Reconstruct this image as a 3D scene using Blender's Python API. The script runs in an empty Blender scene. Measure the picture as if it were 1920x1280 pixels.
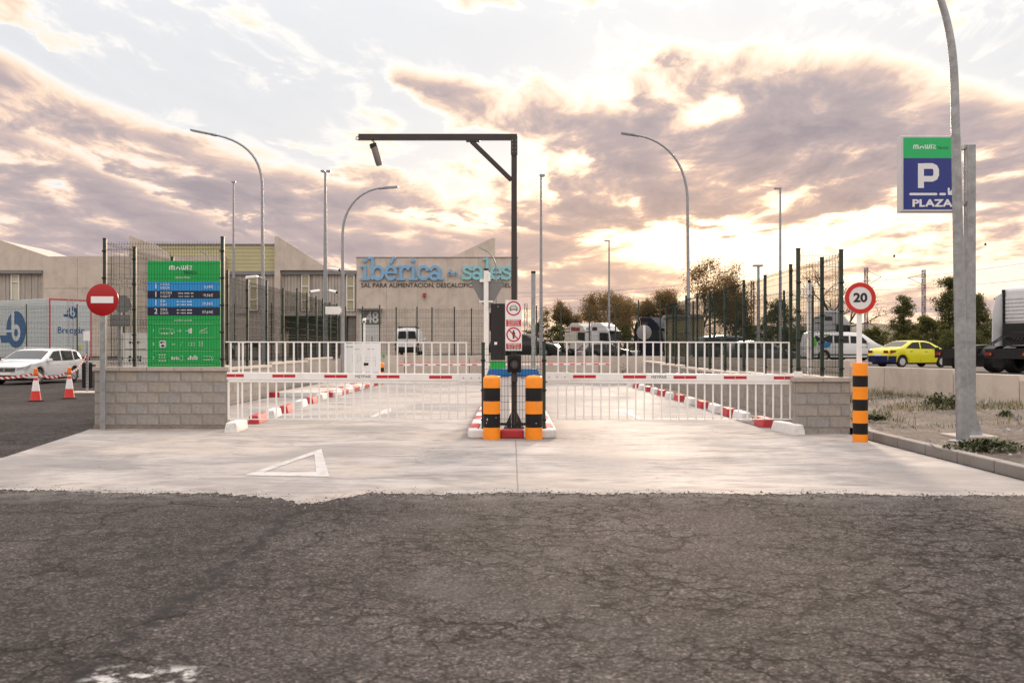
import bpy, math, random
import numpy as np
from mathutils import Vector, Matrix
R = math.radians
random.seed(7)
S = bpy.context.scene
COL = S.collection

# ------------------------------------------------------------------ camera
FPX, HZ, EYE = 1867.0, 652.0, 1.49          # focal length in photo pixels, horizon row, eye height
cam = bpy.data.cameras.new('camera')
cam.sensor_width = 36.0
cam.lens = FPX/1920*36
cam.shift_y = (HZ-640)/1920
cam.clip_end = 3000
cam.clip_start = 0.1
cam.dof.use_dof = True
cam.dof.focus_distance = 18.0
cam.dof.aperture_fstop = 3.2
camo = bpy.data.objects.new('camera', cam)
camo.location = (0, 0, EYE)
camo.rotation_euler = (R(90), 0, 0)
COL.objects.link(camo)
S.camera = camo

# ------------------------------------------------------------------ exposure
S.view_settings.view_transform = 'Standard'
S.view_settings.look = 'None'
S.view_settings.exposure = 0.52
S.view_settings.gamma = 1.0
S.view_settings.use_curve_mapping = False

# ------------------------------------------------------------------ sky
SUN_AZ, SUN_EL = R(11.0), R(11.0)
W = bpy.data.worlds.new('World')
S.world = W
W.use_nodes = True


class NT:
    def __init__(s, tree):
        s.t = tree
    def n(s, typ, **kw):
        o = s.t.nodes.new(typ)
        for k, v in kw.items():
            setattr(o, k, v)
        return o
    def put(s, sock, v):
        if hasattr(v, 'is_output') or isinstance(v, bpy.types.NodeSocket):
            s.t.links.new(v, sock)
        else:
            sock.default_value = v
    def m(s, op, a, b=None, c=None, clamp=False):
        o = s.n('ShaderNodeMath', operation=op, use_clamp=clamp)
        s.put(o.inputs[0], a)
        if b is not None: s.put(o.inputs[1], b)
        if c is not None: s.put(o.inputs[2], c)
        return o.outputs[0]
    def vec(s, x, y, z=0.0):
        o = s.n('ShaderNodeCombineXYZ')
        for i, q in enumerate((x, y, z)): s.put(o.inputs[i], q)
        return o.outputs[0]
    def sep(s, v):
        o = s.n('ShaderNodeSeparateXYZ'); s.put(o.inputs[0], v)
        return o.outputs[0], o.outputs[1], o.outputs[2]
    def noise(s, v, scale=1.0, detail=4.0, rough=0.5, dist=0.0, color=False):
        o = s.n('ShaderNodeTexNoise')
        if v is not None: s.put(o.inputs['Vector'], v)
        o.inputs['Scale'].default_value = scale
        o.inputs['Detail'].default_value = detail
        o.inputs['Roughness'].default_value = rough
        o.inputs['Distortion'].default_value = dist
        return o.outputs['Color' if color else 'Fac']
    def voro(s, v, scale, feature='F1', rnd=1.0):
        o = s.n('ShaderNodeTexVoronoi', feature=feature)
        s.put(o.inputs['Vector'], v)
        o.inputs['Scale'].default_value = scale
        o.inputs['Randomness'].default_value = rnd
        return o
    def ramp(s, f, stops, interp='LINEAR'):
        o = s.n('ShaderNodeValToRGB')
        o.color_ramp.interpolation = interp
        e = o.color_ramp.elements
        while len(e) < len(stops): e.new(0.5)
        for q, (p, c) in zip(e, stops):
            q.position = p
            q.color = (c, c, c, 1) if isinstance(c, (int, float)) else (c[0], c[1], c[2], 1)
        s.put(o.inputs[0], f)
        return o.outputs[0]
    def mix(s, f, a, b, mode='MIX'):
        o = s.n('ShaderNodeMix', data_type='RGBA', blend_type=mode)
        s.put(o.inputs[0], f)
        s.put(o.inputs[6], a if not isinstance(a, tuple) else (*a[:3], 1))
        s.put(o.inputs[7], b if not isinstance(b, tuple) else (*b[:3], 1))
        return o.outputs[2]
    def smooth(s, v, a, b):
        o = s.n('ShaderNodeMapRange', interpolation_type='SMOOTHSTEP')
        s.put(o.inputs[0], v)
        o.inputs[1].default_value = a; o.inputs[2].default_value = b
        return o.outputs[0]
    def scale(s, c, k):
        o = s.n('ShaderNodeVectorMath', operation='SCALE')
        s.put(o.inputs[0], c); s.put(o.inputs[3], k)
        return o.outputs[0]
    def vadd(s, a, b):
        o = s.n('ShaderNodeVectorMath', operation='ADD')
        s.put(o.inputs[0], a); s.put(o.inputs[1], b)
        return o.outputs[0]


def build_sky():
    W.node_tree.nodes.clear()
    t = NT(W.node_tree)
    d = t.n('ShaderNodeTexCoord').outputs['Generated']
    x, y, z = t.sep(d)
    zc = t.m('MAXIMUM', z, 0.0)
    den = t.m('ADD', zc, 0.085)
    px = t.m('DIVIDE', x, den); py = t.m('DIVIDE', y, den)
    wob = t.noise(t.vec(px, py, 1.0), 0.8, 3.0, 0.5, color=True)
    wx, wy, wz = t.sep(wob)
    qx = t.m('ADD', px, t.m('MULTIPLY', t.m('SUBTRACT', wx, .5), .55)); qy = t.m('ADD', py, t.m('MULTIPLY', t.m('SUBTRACT', wy, .5), 1.1))
    A = t.noise(t.vec(t.m('MULTIPLY', qx, 1.35), t.m('MULTIPLY', qy, 0.62), 3.7), 1.0, 9.0, 0.60)
    B = t.noise(t.vec(t.m('MULTIPLY', qx, 4.2), t.m('MULTIPLY', qy, 2.3), 9.1), 1.0, 8.0, 0.60)
    az = t.m('ARCTAN2', x, y)
    el = t.m('ARCSINE', z)
    # cloud banks and gaps, each at its own bearing and height: (photo x, y, half width, half height, fall per unit, strength)
    banks = [(90, 290, 300, 62, .38, .15), (400, 330, 230, 36, .45, .12), (560, 350, 230, 34, .34, .09),
             (180, 420, 330, 55, .10, .11), (1370, 250, 330, 70, .08, .125), (1650, 235, 200, 75, .25, .14), (1120, 330, 220, 60, -.05, .09),
             (760, 395, 160, 24, .12, .09), (1040, 470, 220, 60, .02, .13), (560, 480, 300, 46, .0, .12), (1130, 560, 300, 50, 0, .08), (250, 470, 300, 40, .05, .07), (1560, 390, 120, 26, -.3, .08),
             (1200, 385, 200, 36, .0, .10), (1890, 330, 110, 70, -.2, .10), (70, 60, 100, 22, .35, .10), (780, 150, 80, 14, .1, .10),
             (1120, 225, 40, 80, .5, .04), (1800, 565, 160, 24, 0, .06), (1400, 462, 50, 12, .1, .13), (560, 130, 40, 12, .5, .08), (1280, 90, 60, 14, .3, .07),
             (640, 200, 300, 50, .30, -.16), (1165, 185, 90, 60, .2, -.15), (240, 120, 300, 40, .25, -.14), (800, 60, 460, 66, .0, -.13),
             (1350, 50, 600, 70, .0, -.13), (850, 428, 150, 14, .14, -.16), (1320, 452, 150, 32, .0, -.26), (1560, 425, 160, 26, -.28, -.20),
             (250, 345, 220, 16, .42, -.15), (560, 290, 90, 14, .6, -.14), (1800, 70, 260, 50, .3, -.08), (1320, 222, 60, 20, -.2, -.14),
             (1830, 130, 120, 26, .5, -.13), (1640, 510, 320, 36, 0, -.08), (60, 110, 200, 16, .4, -.1), (1020, 340, 16, 60, 1.2, -.12),
             (1080, 300, 30, 14, .2, -.08), (1250, 300, 16, 30, .6, -.05), (1750, 330, 90, 20, -.4, -.10), (420, 410, 60, 8, .3, -.08)]
    bias = None
    w0 = t.m('MULTIPLY', t.m('SUBTRACT', wz, .5), .045); w1 = t.m('MULTIPLY', t.m('SUBTRACT', B, .5), .05)
    azw = t.m('ADD', az, t.m('MULTIPLY', w1, 2.0)); elw = t.m('ADD', t.m('ADD', el, w0), w1)
    for (bx, by, sx, sy, sl, amp) in banks:
        a0 = math.atan((bx-960)/FPX); e0 = math.atan((HZ-by)/FPX*math.cos(a0))
        ua = t.m('SUBTRACT', azw, a0)
        ve = t.m('ADD', t.m('SUBTRACT', elw, e0), t.m('MULTIPLY', ua, sl))
        r2 = t.m('ADD', t.m('POWER', t.m('ABSOLUTE', t.m('DIVIDE', ua, sx/FPX)), 2.0), t.m('POWER', t.m('ABSOLUTE', t.m('DIVIDE', ve, sy/FPX)), 2.0))
        g = t.m('MULTIPLY', t.m('EXPONENT', t.m('MULTIPLY', r2, -0.8)), amp)
        bias = g if bias is None else t.m('ADD', bias, g)
    dens = t.m('ADD', t.m('ADD', t.m('MULTIPLY', A, 0.62), t.m('ADD', .23, t.m('MULTIPLY', t.m('SUBTRACT', B, .5), t.m('ADD', .30, t.m('MULTIPLY', t.smooth(el, .0, .14), .60))))), t.m('ADD', bias, -0.074))
    colr = t.ramp(dens, [(0.0, (.70, .72, .76)), (0.33, (.77, .78, .80)), (0.39, (.95, .92, .89)), (0.44, (1.0, .86, .70)), (0.49, (.89, .67, .52)), (0.53, (.63, .49, .44)), (0.60, (.45, .38, .385)), (0.78, (.32, .285, .315))])
    # warm light spreading from the low sun behind the cloud
    sa, se = math.atan((1330-960)/FPX), math.atan((HZ-480)/FPX)
    q = t.m('ADD', t.m('POWER', t.m('ABSOLUTE', t.m('DIVIDE', t.m('SUBTRACT', az, sa), 0.27)), 2.0), t.m('POWER', t.m('ABSOLUTE', t.m('DIVIDE', t.m('SUBTRACT', el, se), 0.085)), 2.0))
    glow = t.m('EXPONENT', t.m('MULTIPLY', q, -1.0))
    warm = t.mix(t.m('MULTIPLY', glow, 0.8), colr, t.mix(1.0, colr, (1.24, 1.00, 0.78), 'MULTIPLY'))
    low = t.m('MULTIPLY', t.m('EXPONENT', t.m('MULTIPLY', t.m('MAXIMUM', el, 0.0), -9.0)), 0.52)
    warm = t.mix(low, warm, t.mix(glow, (.62, .46, .44), (1.0, .68, .44)))
    thin = t.m('SUBTRACT', 1.0, t.smooth(dens, 0.40, 0.54))
    warm = t.vadd(warm, t.scale(t.vec(.95, .66, .44), t.m('MULTIPLY', t.m('MULTIPLY', glow, thin), 0.55)))
    # cloud cover grows brighter towards the zenith, as under any overcast sky
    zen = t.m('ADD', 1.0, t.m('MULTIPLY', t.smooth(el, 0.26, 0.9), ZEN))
    warm = t.mix(t.m('MULTIPLY', t.smooth(el, .30, .8), .75), warm, (.70, .70, .72))
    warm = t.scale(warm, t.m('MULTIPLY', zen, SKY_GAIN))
    nis = t.n('ShaderNodeTexSky', sky_type='NISHITA')
    nis.sun_disc = False
    nis.sun_elevation = SUN_EL
    nis.sun_rotation = SUN_AZ
    nb = t.n('ShaderNodeBackground'); t.put(nb.inputs[0], nis.outputs[0]); nb.inputs[1].default_value = 0.05
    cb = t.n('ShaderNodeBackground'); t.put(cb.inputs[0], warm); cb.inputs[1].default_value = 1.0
    mx = t.n('ShaderNodeMixShader')
    t.put(mx.inputs[0], t.m('SUBTRACT', 1.0, t.m('MULTIPLY', thin, 0.12)))
    t.t.links.new(nb.outputs[0], mx.inputs[1]); t.t.links.new(cb.outputs[0], mx.inputs[2])
    out = t.n('ShaderNodeOutputWorld')
    t.t.links.new(mx.outputs[0], out.inputs[0])


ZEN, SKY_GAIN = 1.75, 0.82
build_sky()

# ------------------------------------------------------------------ sun, veiled by cloud
sl = bpy.data.lights.new('sun', 'SUN')
sl.energy = 2.2
sl.angle = R(5)
sl.color = (1.0, 0.76, 0.56)
so = bpy.data.objects.new('sun', sl)
sd = Vector((math.sin(SUN_AZ)*math.cos(SUN_EL), math.cos(SUN_AZ)*math.cos(SUN_EL), math.sin(SUN_EL)))
so.rotation_euler = (-sd).to_track_quat('-Z', 'Y').to_euler()
so.location = (20, 60, 40)
COL.objects.link(so)

# ------------------------------------------------------------------ helpers


def at(px, py, D):
    """point seen at photo pixel (px, py) standing D metres away"""
    return Vector(((px-960)/FPX*D, D, EYE+(HZ-py)/FPX*D))


def gnd(px, py, z=0.0):
    D = (EYE-z)*FPX/(py-HZ)
    return Vector(((px-960)/FPX*D, D, z))


def srgb(r, g, b):
    f = lambda c: (c/255/12.92) if c/255 <= .04045 else ((c/255+.055)/1.055)**2.4
    return (f(r), f(g), f(b))


MATS = {}


def M(name, col, rough=0.5, metal=0.0, var=0.12, scale=4.0, bump=0.0, bscale=40.0, spec=0.5, stain=None, stain_amt=0.0, coat=0.0, trans=0.0, em=0.0):
    if name in MATS: return MATS[name]
    m = bpy.data.materials.new(name)
    m.use_nodes = True
    t = NT(m.node_tree)
    b = m.node_tree.nodes['Principled BSDF']
    co = t.n('ShaderNodeTexCoord').outputs['Object']
    n1 = t.noise(co, scale, 5.0, 0.6)
    lo = tuple(c*(1-var) for c in col); hi = tuple(min(1, c*(1+var)) for c in col)
    c = t.ramp(n1, [(0.3, lo), (0.7, hi)])
    if stain:
        n2 = t.noise(co, scale*0.45, 6.0, 0.65, 0.6)
        c = t.mix(t.m('MULTIPLY', t.smooth(n2, 0.48, 0.70), stain_amt), c, stain)
    t.put(b.inputs['Base Color'], c)
    t.put(b.inputs['Roughness'], t.m('ADD', rough-0.06, t.m('MULTIPLY', n1, 0.12)))
    b.inputs['Metallic'].default_value = metal
    b.inputs['Specular IOR Level'].default_value = spec
    if coat: b.inputs['Coat Weight'].default_value = coat
    if trans:
        b.inputs['Transmission Weight'].default_value = trans
    if em:
        t.put(b.inputs['Emission Color'], c); b.inputs['Emission Strength'].default_value = em
    if bump:
        bn = t.n('ShaderNodeBump'); bn.inputs['Strength'].default_value = bump; bn.inputs['Distance'].default_value = 0.01
        t.put(bn.inputs['Height'], t.noise(co, bscale, 4.0, 0.6)); t.put(b.inputs['Normal'], bn.outputs[0])
    MATS[name] = m
    return m


class MB:
    def __init__(s): s.v = []; s.f = []; s.m = []
    def add(s, vs, fs, mi=0):
        o = len(s.v)
        s.v += [tuple(q) for q in vs]
        s.f += [tuple(i+o for i in f) for f in fs]
        s.m += [mi]*len(fs)
        return s
    def box(s, x0, x1, y0, y1, z0, z1, mi=0):
        return s.add([(x0, y0, z0), (x1, y0, z0), (x1, y1, z0), (x0, y1, z0), (x0, y0, z1), (x1, y0, z1), (x1, y1, z1), (x0, y1, z1)],
                     [(0, 3, 2, 1), (4, 5, 6, 7), (0, 1, 5, 4), (1, 2, 6, 5), (2, 3, 7, 6), (3, 0, 4, 7)], mi)
    def bar(s, p0, p1, w, h, mi=0, up=(0, 0, 1)):
        p0 = Vector(p0); p1 = Vector(p1); d = (p1-p0).normalized(); u = Vector(up)
        if abs(d.dot(u)) > .98: u = Vector((0, 1, 0))
        a = d.cross(u).normalized()*(w/2); b = a.cross(d).normalized()*(h/2)
        vs = [p0-a-b, p0+a-b, p0+a+b, p0-a+b, p1-a-b, p1+a-b, p1+a+b, p1-a+b]
        return s.add(vs, [(0, 1, 2, 3), (4, 7, 6, 5), (0, 4, 5, 1), (1, 5, 6, 2), (2, 6, 7, 3), (3, 7, 4, 0)], mi)
    def cyl(s, p0, p1, r0, r1=None, n=12, caps=True, mi=0):
        return s.tube([p0, p1], [r0, r0 if r1 is None else r1], n, caps, mi)
    def tube(s, pts, r, n=8, caps=True, mi=0):
        pts = [Vector(p) for p in pts]
        if not isinstance(r, (list, tuple)): r = [r]*len(pts)
        vs = []; fs = []; ref = None
        for i, p in enumerate(pts):
            d = (pts[min(i+1, len(pts)-1)]-pts[max(i-1, 0)]).normalized()
            if ref is None:
                ref = Vector((0, 0, 1)) if abs(d.z) < .9 else Vector((1, 0, 0))
            a = (ref-d*ref.dot(d)).normalized(); b = d.cross(a); ref = a
            for k in range(n):
                q = 2*math.pi*k/n
                vs.append(p+(a*math.cos(q)+b*math.sin(q))*r[i])
        for i in range(len(pts)-1):
            for k in range(n):
                fs.append((i*n+k, i*n+(k+1) % n, (i+1)*n+(k+1) % n, (i+1)*n+k))
        if caps:
            fs.append(tuple(range(n-1, -1, -1))); fs.append(tuple(range((len(pts)-1)*n, len(pts)*n)))
        return s.add(vs, fs, mi)
    def prism(s, poly, a, b, plane='xz', mi=0):
        n = len(poly)
        f = {'xz': lambda p, q: (p[0], q, p[1]), 'xy': lambda p, q: (p[0], p[1], q), 'yz': lambda p, q: (q, p[0], p[1])}[plane]
        vs = [f(p, a) for p in poly]+[f(p, b) for p in poly]
        ar = sum(poly[i][0]*poly[(i+1) % n][1]-poly[(i+1) % n][0]*poly[i][1] for i in range(n))
        flip = (ar > 0) != (b > a)
        if plane == 'xz': flip = not flip
        fs = [tuple(range(n))[::-1], tuple(range(n, 2*n))]+[(i, (i+1) % n, n+(i+1) % n, n+i) for i in range(n)]
        if flip: fs = [g[::-1] for g in fs]
        return s.add(vs, fs, mi)
    def lathe(s, prof, n=16, c=(0, 0, 0), axis='z', mi=0):
        vs = []; fs = []
        for r, h in prof:
            for k in range(n):
                q = 2*math.pi*k/n; a, b = r*math.cos(q), r*math.sin(q)
                vs.append({'z': (c[0]+a, c[1]+b, c[2]+h), 'y': (c[0]+a, c[1]+h, c[2]-b), 'x': (c[0]+h, c[1]+a, c[2]+b)}[axis])
        for i in range(len(prof)-1):
            for k in range(n):
                fs.append((i*n+k, i*n+(k+1) % n, (i+1)*n+(k+1) % n, (i+1)*n+k))
        if prof[0] == prof[-1]: return s.add(vs, fs, mi)
        if prof[0][0] > 1e-6: fs.append(tuple(range(n-1, -1, -1)))
        if prof[-1][0] > 1e-6: fs.append(tuple(range((len(prof)-1)*n, len(prof)*n)))
        return s.add(vs, fs, mi)
    def ring(s, c, r0, r1, y, dy=0.002, n=28, mi=0):
        """flat ring facing -Y"""
        return s.lathe([(r0, -dy/2), (r1, -dy/2), (r1, dy/2), (r0, dy/2), (r0, -dy/2)], n, (c[0], y, c[1]), 'y', mi)
    def build(s, name, mat, parent=None, smooth=None, bevel=0.0, loc=None, rz=0.0):
        me = bpy.data.meshes.new(name)
        me.from_pydata(s.v, [], s.f)
        for q in (mat if isinstance(mat, (list, tuple)) else [mat]): me.materials.append(q)
        if max(s.m or [0]) > 0: me.polygons.foreach_set('material_index', s.m)
        me.update()
        if smooth:
            me.shade_smooth(); me.set_sharp_from_angle(angle=R(smooth))
        o = bpy.data.objects.new(name, me)
        COL.objects.link(o)
        if parent is not None: o.parent = parent
        if loc is not None: o.location = loc
        if rz: o.rotation_euler = (0, 0, rz)
        if bevel:
            b = o.modifiers.new('bevel', 'BEVEL'); b.width = bevel; b.segments = 2; b.limit_method = 'ANGLE'; b.angle_limit = R(40)
        return o


def tag(o, label=None, cat=None, group=None, kind=None):
    if label: o['label'] = label
    if cat: o['category'] = cat
    if group: o['group'] = group
    if kind: o['kind'] = kind
    return o


def thing(name, label, cat, loc=(0, 0, 0), rz=0.0, group=None):
    o = bpy.data.objects.new(name, None)
    o.empty_display_size = .2
    COL.objects.link(o)
    o.location = loc; o.rotation_euler = (0, 0, rz)
    return tag(o, label, cat, group)


def copy_tree(o, parent=None):
    c = o.copy(); COL.objects.link(c)
    if parent is not None: c.parent = parent
    for ch in list(o.children): copy_tree(ch, c)
    return c


def txt(body, size, loc, mat, parent, name='lettering', align='CENTER', rot=(R(90), 0, 0), bold=0.0, sx=1.0, extrude=0.0006, space=1.0):
    cu = bpy.data.curves.new(name, 'FONT')
    cu.body = body; cu.size = size; cu.align_x = align; cu.align_y = 'CENTER'
    cu.extrude = extrude; cu.offset = bold; cu.resolution_u = 3; cu.space_character = space
    cu.materials.append(mat)
    o = bpy.data.objects.new(name, cu)
    COL.objects.link(o); o.parent = parent; o.location = loc; o.rotation_euler = rot; o.scale = (sx, 1, 1)
    return o


def circ(cx, cy, r, n=24, a0=0, a1=360, ry=None):
    ry = r if ry is None else ry
    full = abs(a1-a0) >= 360
    k = n if full else n+1
    return [(cx+r*math.cos(R(a0+(a1-a0)*i/n)), cy+ry*math.sin(R(a0+(a1-a0)*i/n))) for i in range(k)]


def stroke(mb, pts, w, y0, y1, closed=False, mi=0, ends=True):
    """a flat stroke of width w along pts (x, z), thick from y0 to y1"""
    n = len(pts)
    L = []; Q = []
    for i in range(n):
        a = Vector(pts[i-1] if (i > 0 or closed) else pts[i]); b = Vector(pts[(i+1) % n] if (i < n-1 or closed) else pts[i])
        d = (b-a).normalized(); nn = Vector((-d.y, d.x))*(w/2)
        p = Vector(pts[i]); L.append(p+nn); Q.append(p-nn)
    rng = n if closed else n-1
    for i in range(rng):
        j = (i+1) % n
        mb.prism([tuple(L[i]), tuple(Q[i]), tuple(Q[j]), tuple(L[j])], y0, y1, 'xz', mi)
    if ends and not closed:
        for k, p in enumerate((pts[0], pts[-1])): mb.prism(circ(p[0], p[1], w/2, 12), y0-(y1-y0)*(.05+.04*k), y1+(y1-y0)*(.05+.04*k), 'xz', mi)

# ------------------------------------------------------------------ ground materials


def mat_asphalt():
    m = bpy.data.materials.new('asphalt'); m.use_nodes = True
    t = NT(m.node_tree); b = m.node_tree.nodes['Principled BSDF']
    co = t.n('ShaderNodeTexCoord').outputs['Object']
    x, y, z = t.sep(co)
    big = t.noise(co, 0.35, 5.0, 0.6)
    mid = t.noise(co, 2.3, 5.0, 0.65)
    base = t.ramp(t.m('ADD', t.m('MULTIPLY', big, 0.6), t.m('MULTIPLY', mid, 0.4)), [(0.34, (.043, .0375, .0355)), (0.5, (.066, .0575, .0545)), (0.66, (.093, .082, .078))])
    # aggregate
    v = t.voro(co, 75.0)
    vr, vg, vb = t.sep(v.outputs['Color'])
    grain = t.ramp(vr, [(0.0, .40), (0.45, .88), (0.80, 1.3), (0.93, 2.0), (1.0, 2.8)])
    base = t.mix(1.0, base, grain, 'MULTIPLY')
    v2 = t.voro(co, 28.0)
    v2r, v2g, v2b = t.sep(v2.outputs['Color'])
    base = t.mix(t.m('MULTIPLY', t.m('MULTIPLY', t.smooth(v2r, .965, .985), t.m('LESS_THAN', v2.outputs['Distance'], 0.33)), .8), base, (.22, .185, .16))
    fine = t.noise(co, 160.0, 3.0, 0.7)
    base = t.mix(1.0, base, t.ramp(fine, [(0.3, .72), (0.7, 1.28)]), 'MULTIPLY')
    # crazing cracks
    wob = t.n('ShaderNodeVectorMath', operation='ADD')
    t.put(wob.inputs[0], co); t.put(wob.inputs[1], t.scale(t.noise(co, 2.6, 5.0, 0.65, color=True), 0.5))
    ce = t.voro(wob.outputs[0], 4.2, 'DISTANCE_TO_EDGE').outputs['Distance']
    cw = t.voro(wob.outputs[0], 0.75, 'DISTANCE_TO_EDGE').outputs['Distance']
    crk = t.m('SUBTRACT', 1.0, t.smooth(ce, 0.008, 0.055))
    gate = t.smooth(t.noise(co, 0.9, 5.0, 0.65), 0.38, 0.58)
    gx = t.smooth(x, -2.6, 0.6)
    crk = t.m('MULTIPLY', crk, t.m('MULTIPLY', gate, t.m('ADD', 0.30, t.m('MULTIPLY', gx, 0.70))))
    crk2 = t.m('MULTIPLY', t.m('SUBTRACT', 1.0, t.smooth(cw, 0.002, 0.014)), t.smooth(t.noise(co, 0.7, 3.0, 0.6), 0.40, 0.58))
    crk = t.m('MAXIMUM', crk, crk2)
    soft = t.m('MULTIPLY', t.m('SUBTRACT', 1.0, t.smooth(ce, 0.01, 0.16)), t.m('MULTIPLY', gate, .36))
    base = t.mix(soft, base, (.024, .020, .019))
    base = t.mix(t.m('MULTIPLY', crk, 0.8), base, (.013, .011, .0105))
    # ravelled dark threads and hollows between the stones
    rid = t.m('ABSOLUTE', t.m('SUBTRACT', t.noise(co, 3.4, 6.0, 0.66, 0.8), 0.5))
    thr = t.m('MULTIPLY', t.m('SUBTRACT', 1.0, t.smooth(rid, .003, .024)), t.smooth(t.noise(co, 1.7, 3.0, .6), .46, .60))
    base = t.mix(t.m('MULTIPLY', thr, .6), base, (.017, .015, .015))
    pit = t.smooth(t.noise(co, 11.0, 5.0, .7), .57, .70)
    base = t.mix(t.m('MULTIPLY', pit, .6), base, (.020, .0175, .017))
    # old tarred seam running towards the gate, and the greyer lane beside it
    sx = t.m('ADD', x, t.m('MULTIPLY', t.m('SUBTRACT', t.noise(co, 1.3, 5.0, 0.65), 0.5), 0.6))
    sd_ = t.m('ABSOLUTE', t.m('ADD', sx, 1.93))
    seam = t.m('MULTIPLY', t.m('SUBTRACT', 1.0, t.smooth(sd_, 0.01, 0.095)), t.m('MULTIPLY', t.smooth(y, 3.0, 4.0), t.smooth(y, 9.7, 8.9)))
    base = t.mix(t.m('MULTIPLY', t.m('MULTIPLY', seam, t.smooth(t.noise(co, 5.0, 4.0, .65), .38, .55)), 0.8), base, (.022, .022, .024))
    base = t.mix(t.m('MULTIPLY', t.smooth(sx, -1.75, -2.1), .22), base, (.030, .026, .025))
    pale = t.m('MULTIPLY', t.m('SUBTRACT', 1.0, t.smooth(t.m('ABSOLUTE', t.m('SUBTRACT', sx, -.15)), 0.1, 1.5)), t.smooth(t.noise(co, 1.1, 5.0, .65), .45, .68))
    base = t.mix(t.m('MULTIPLY', pale, 0.38), base, (.105, .098, .096))
    # cement dust along the concrete edge
    du = t.m('MULTIPLY', t.smooth(t.m('ADD', y, t.m('MULTIPLY', t.noise(co, 1.5, 5.0, .7), 1.2)), 9.9, 10.8), t.smooth(t.noise(co, 2.2, 5.0, .6), .36, .62))
    du = t.m('MULTIPLY', du, t.smooth(y, 11.2, 10.6))
    base = t.mix(t.m('MULTIPLY', du, 0.6), base, (.17, .158, .15))
    # worn scraps of white road paint
    pm = t.m('MULTIPLY', t.smooth(t.noise(co, 7.0, 6.0, 0.68), .50, .60), t.m('MULTIPLY', t.m('MULTIPLY', t.smooth(x, -1.98, -1.85), t.smooth(x, -1.36, -1.5)), t.m('MULTIPLY', t.smooth(y, 4.2, 4.35), t.smooth(y, 4.72, 4.58))))
    base = t.mix(t.m('MULTIPLY', pm, .85), base, (.55, .54, .52))
    t.put(b.inputs['Base Color'], base)
    b.inputs['Roughness'].default_value = 0.9
    b.inputs['Specular IOR Level'].default_value = 0.06
    h = t.m('SUBTRACT', t.m('ADD', t.m('MULTIPLY', v.outputs['Distance'], -0.5), t.m('MULTIPLY', fine, 0.5)), t.m('MULTIPLY', crk, 2.2))
    bn = t.n('ShaderNodeBump'); bn.inputs['Strength'].default_value = 0.75; bn.inputs['Distance'].default_value = 0.008
    t.put(bn.inputs['Height'], h); t.put(b.inputs['Normal'], bn.outputs[0])
    return m


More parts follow.
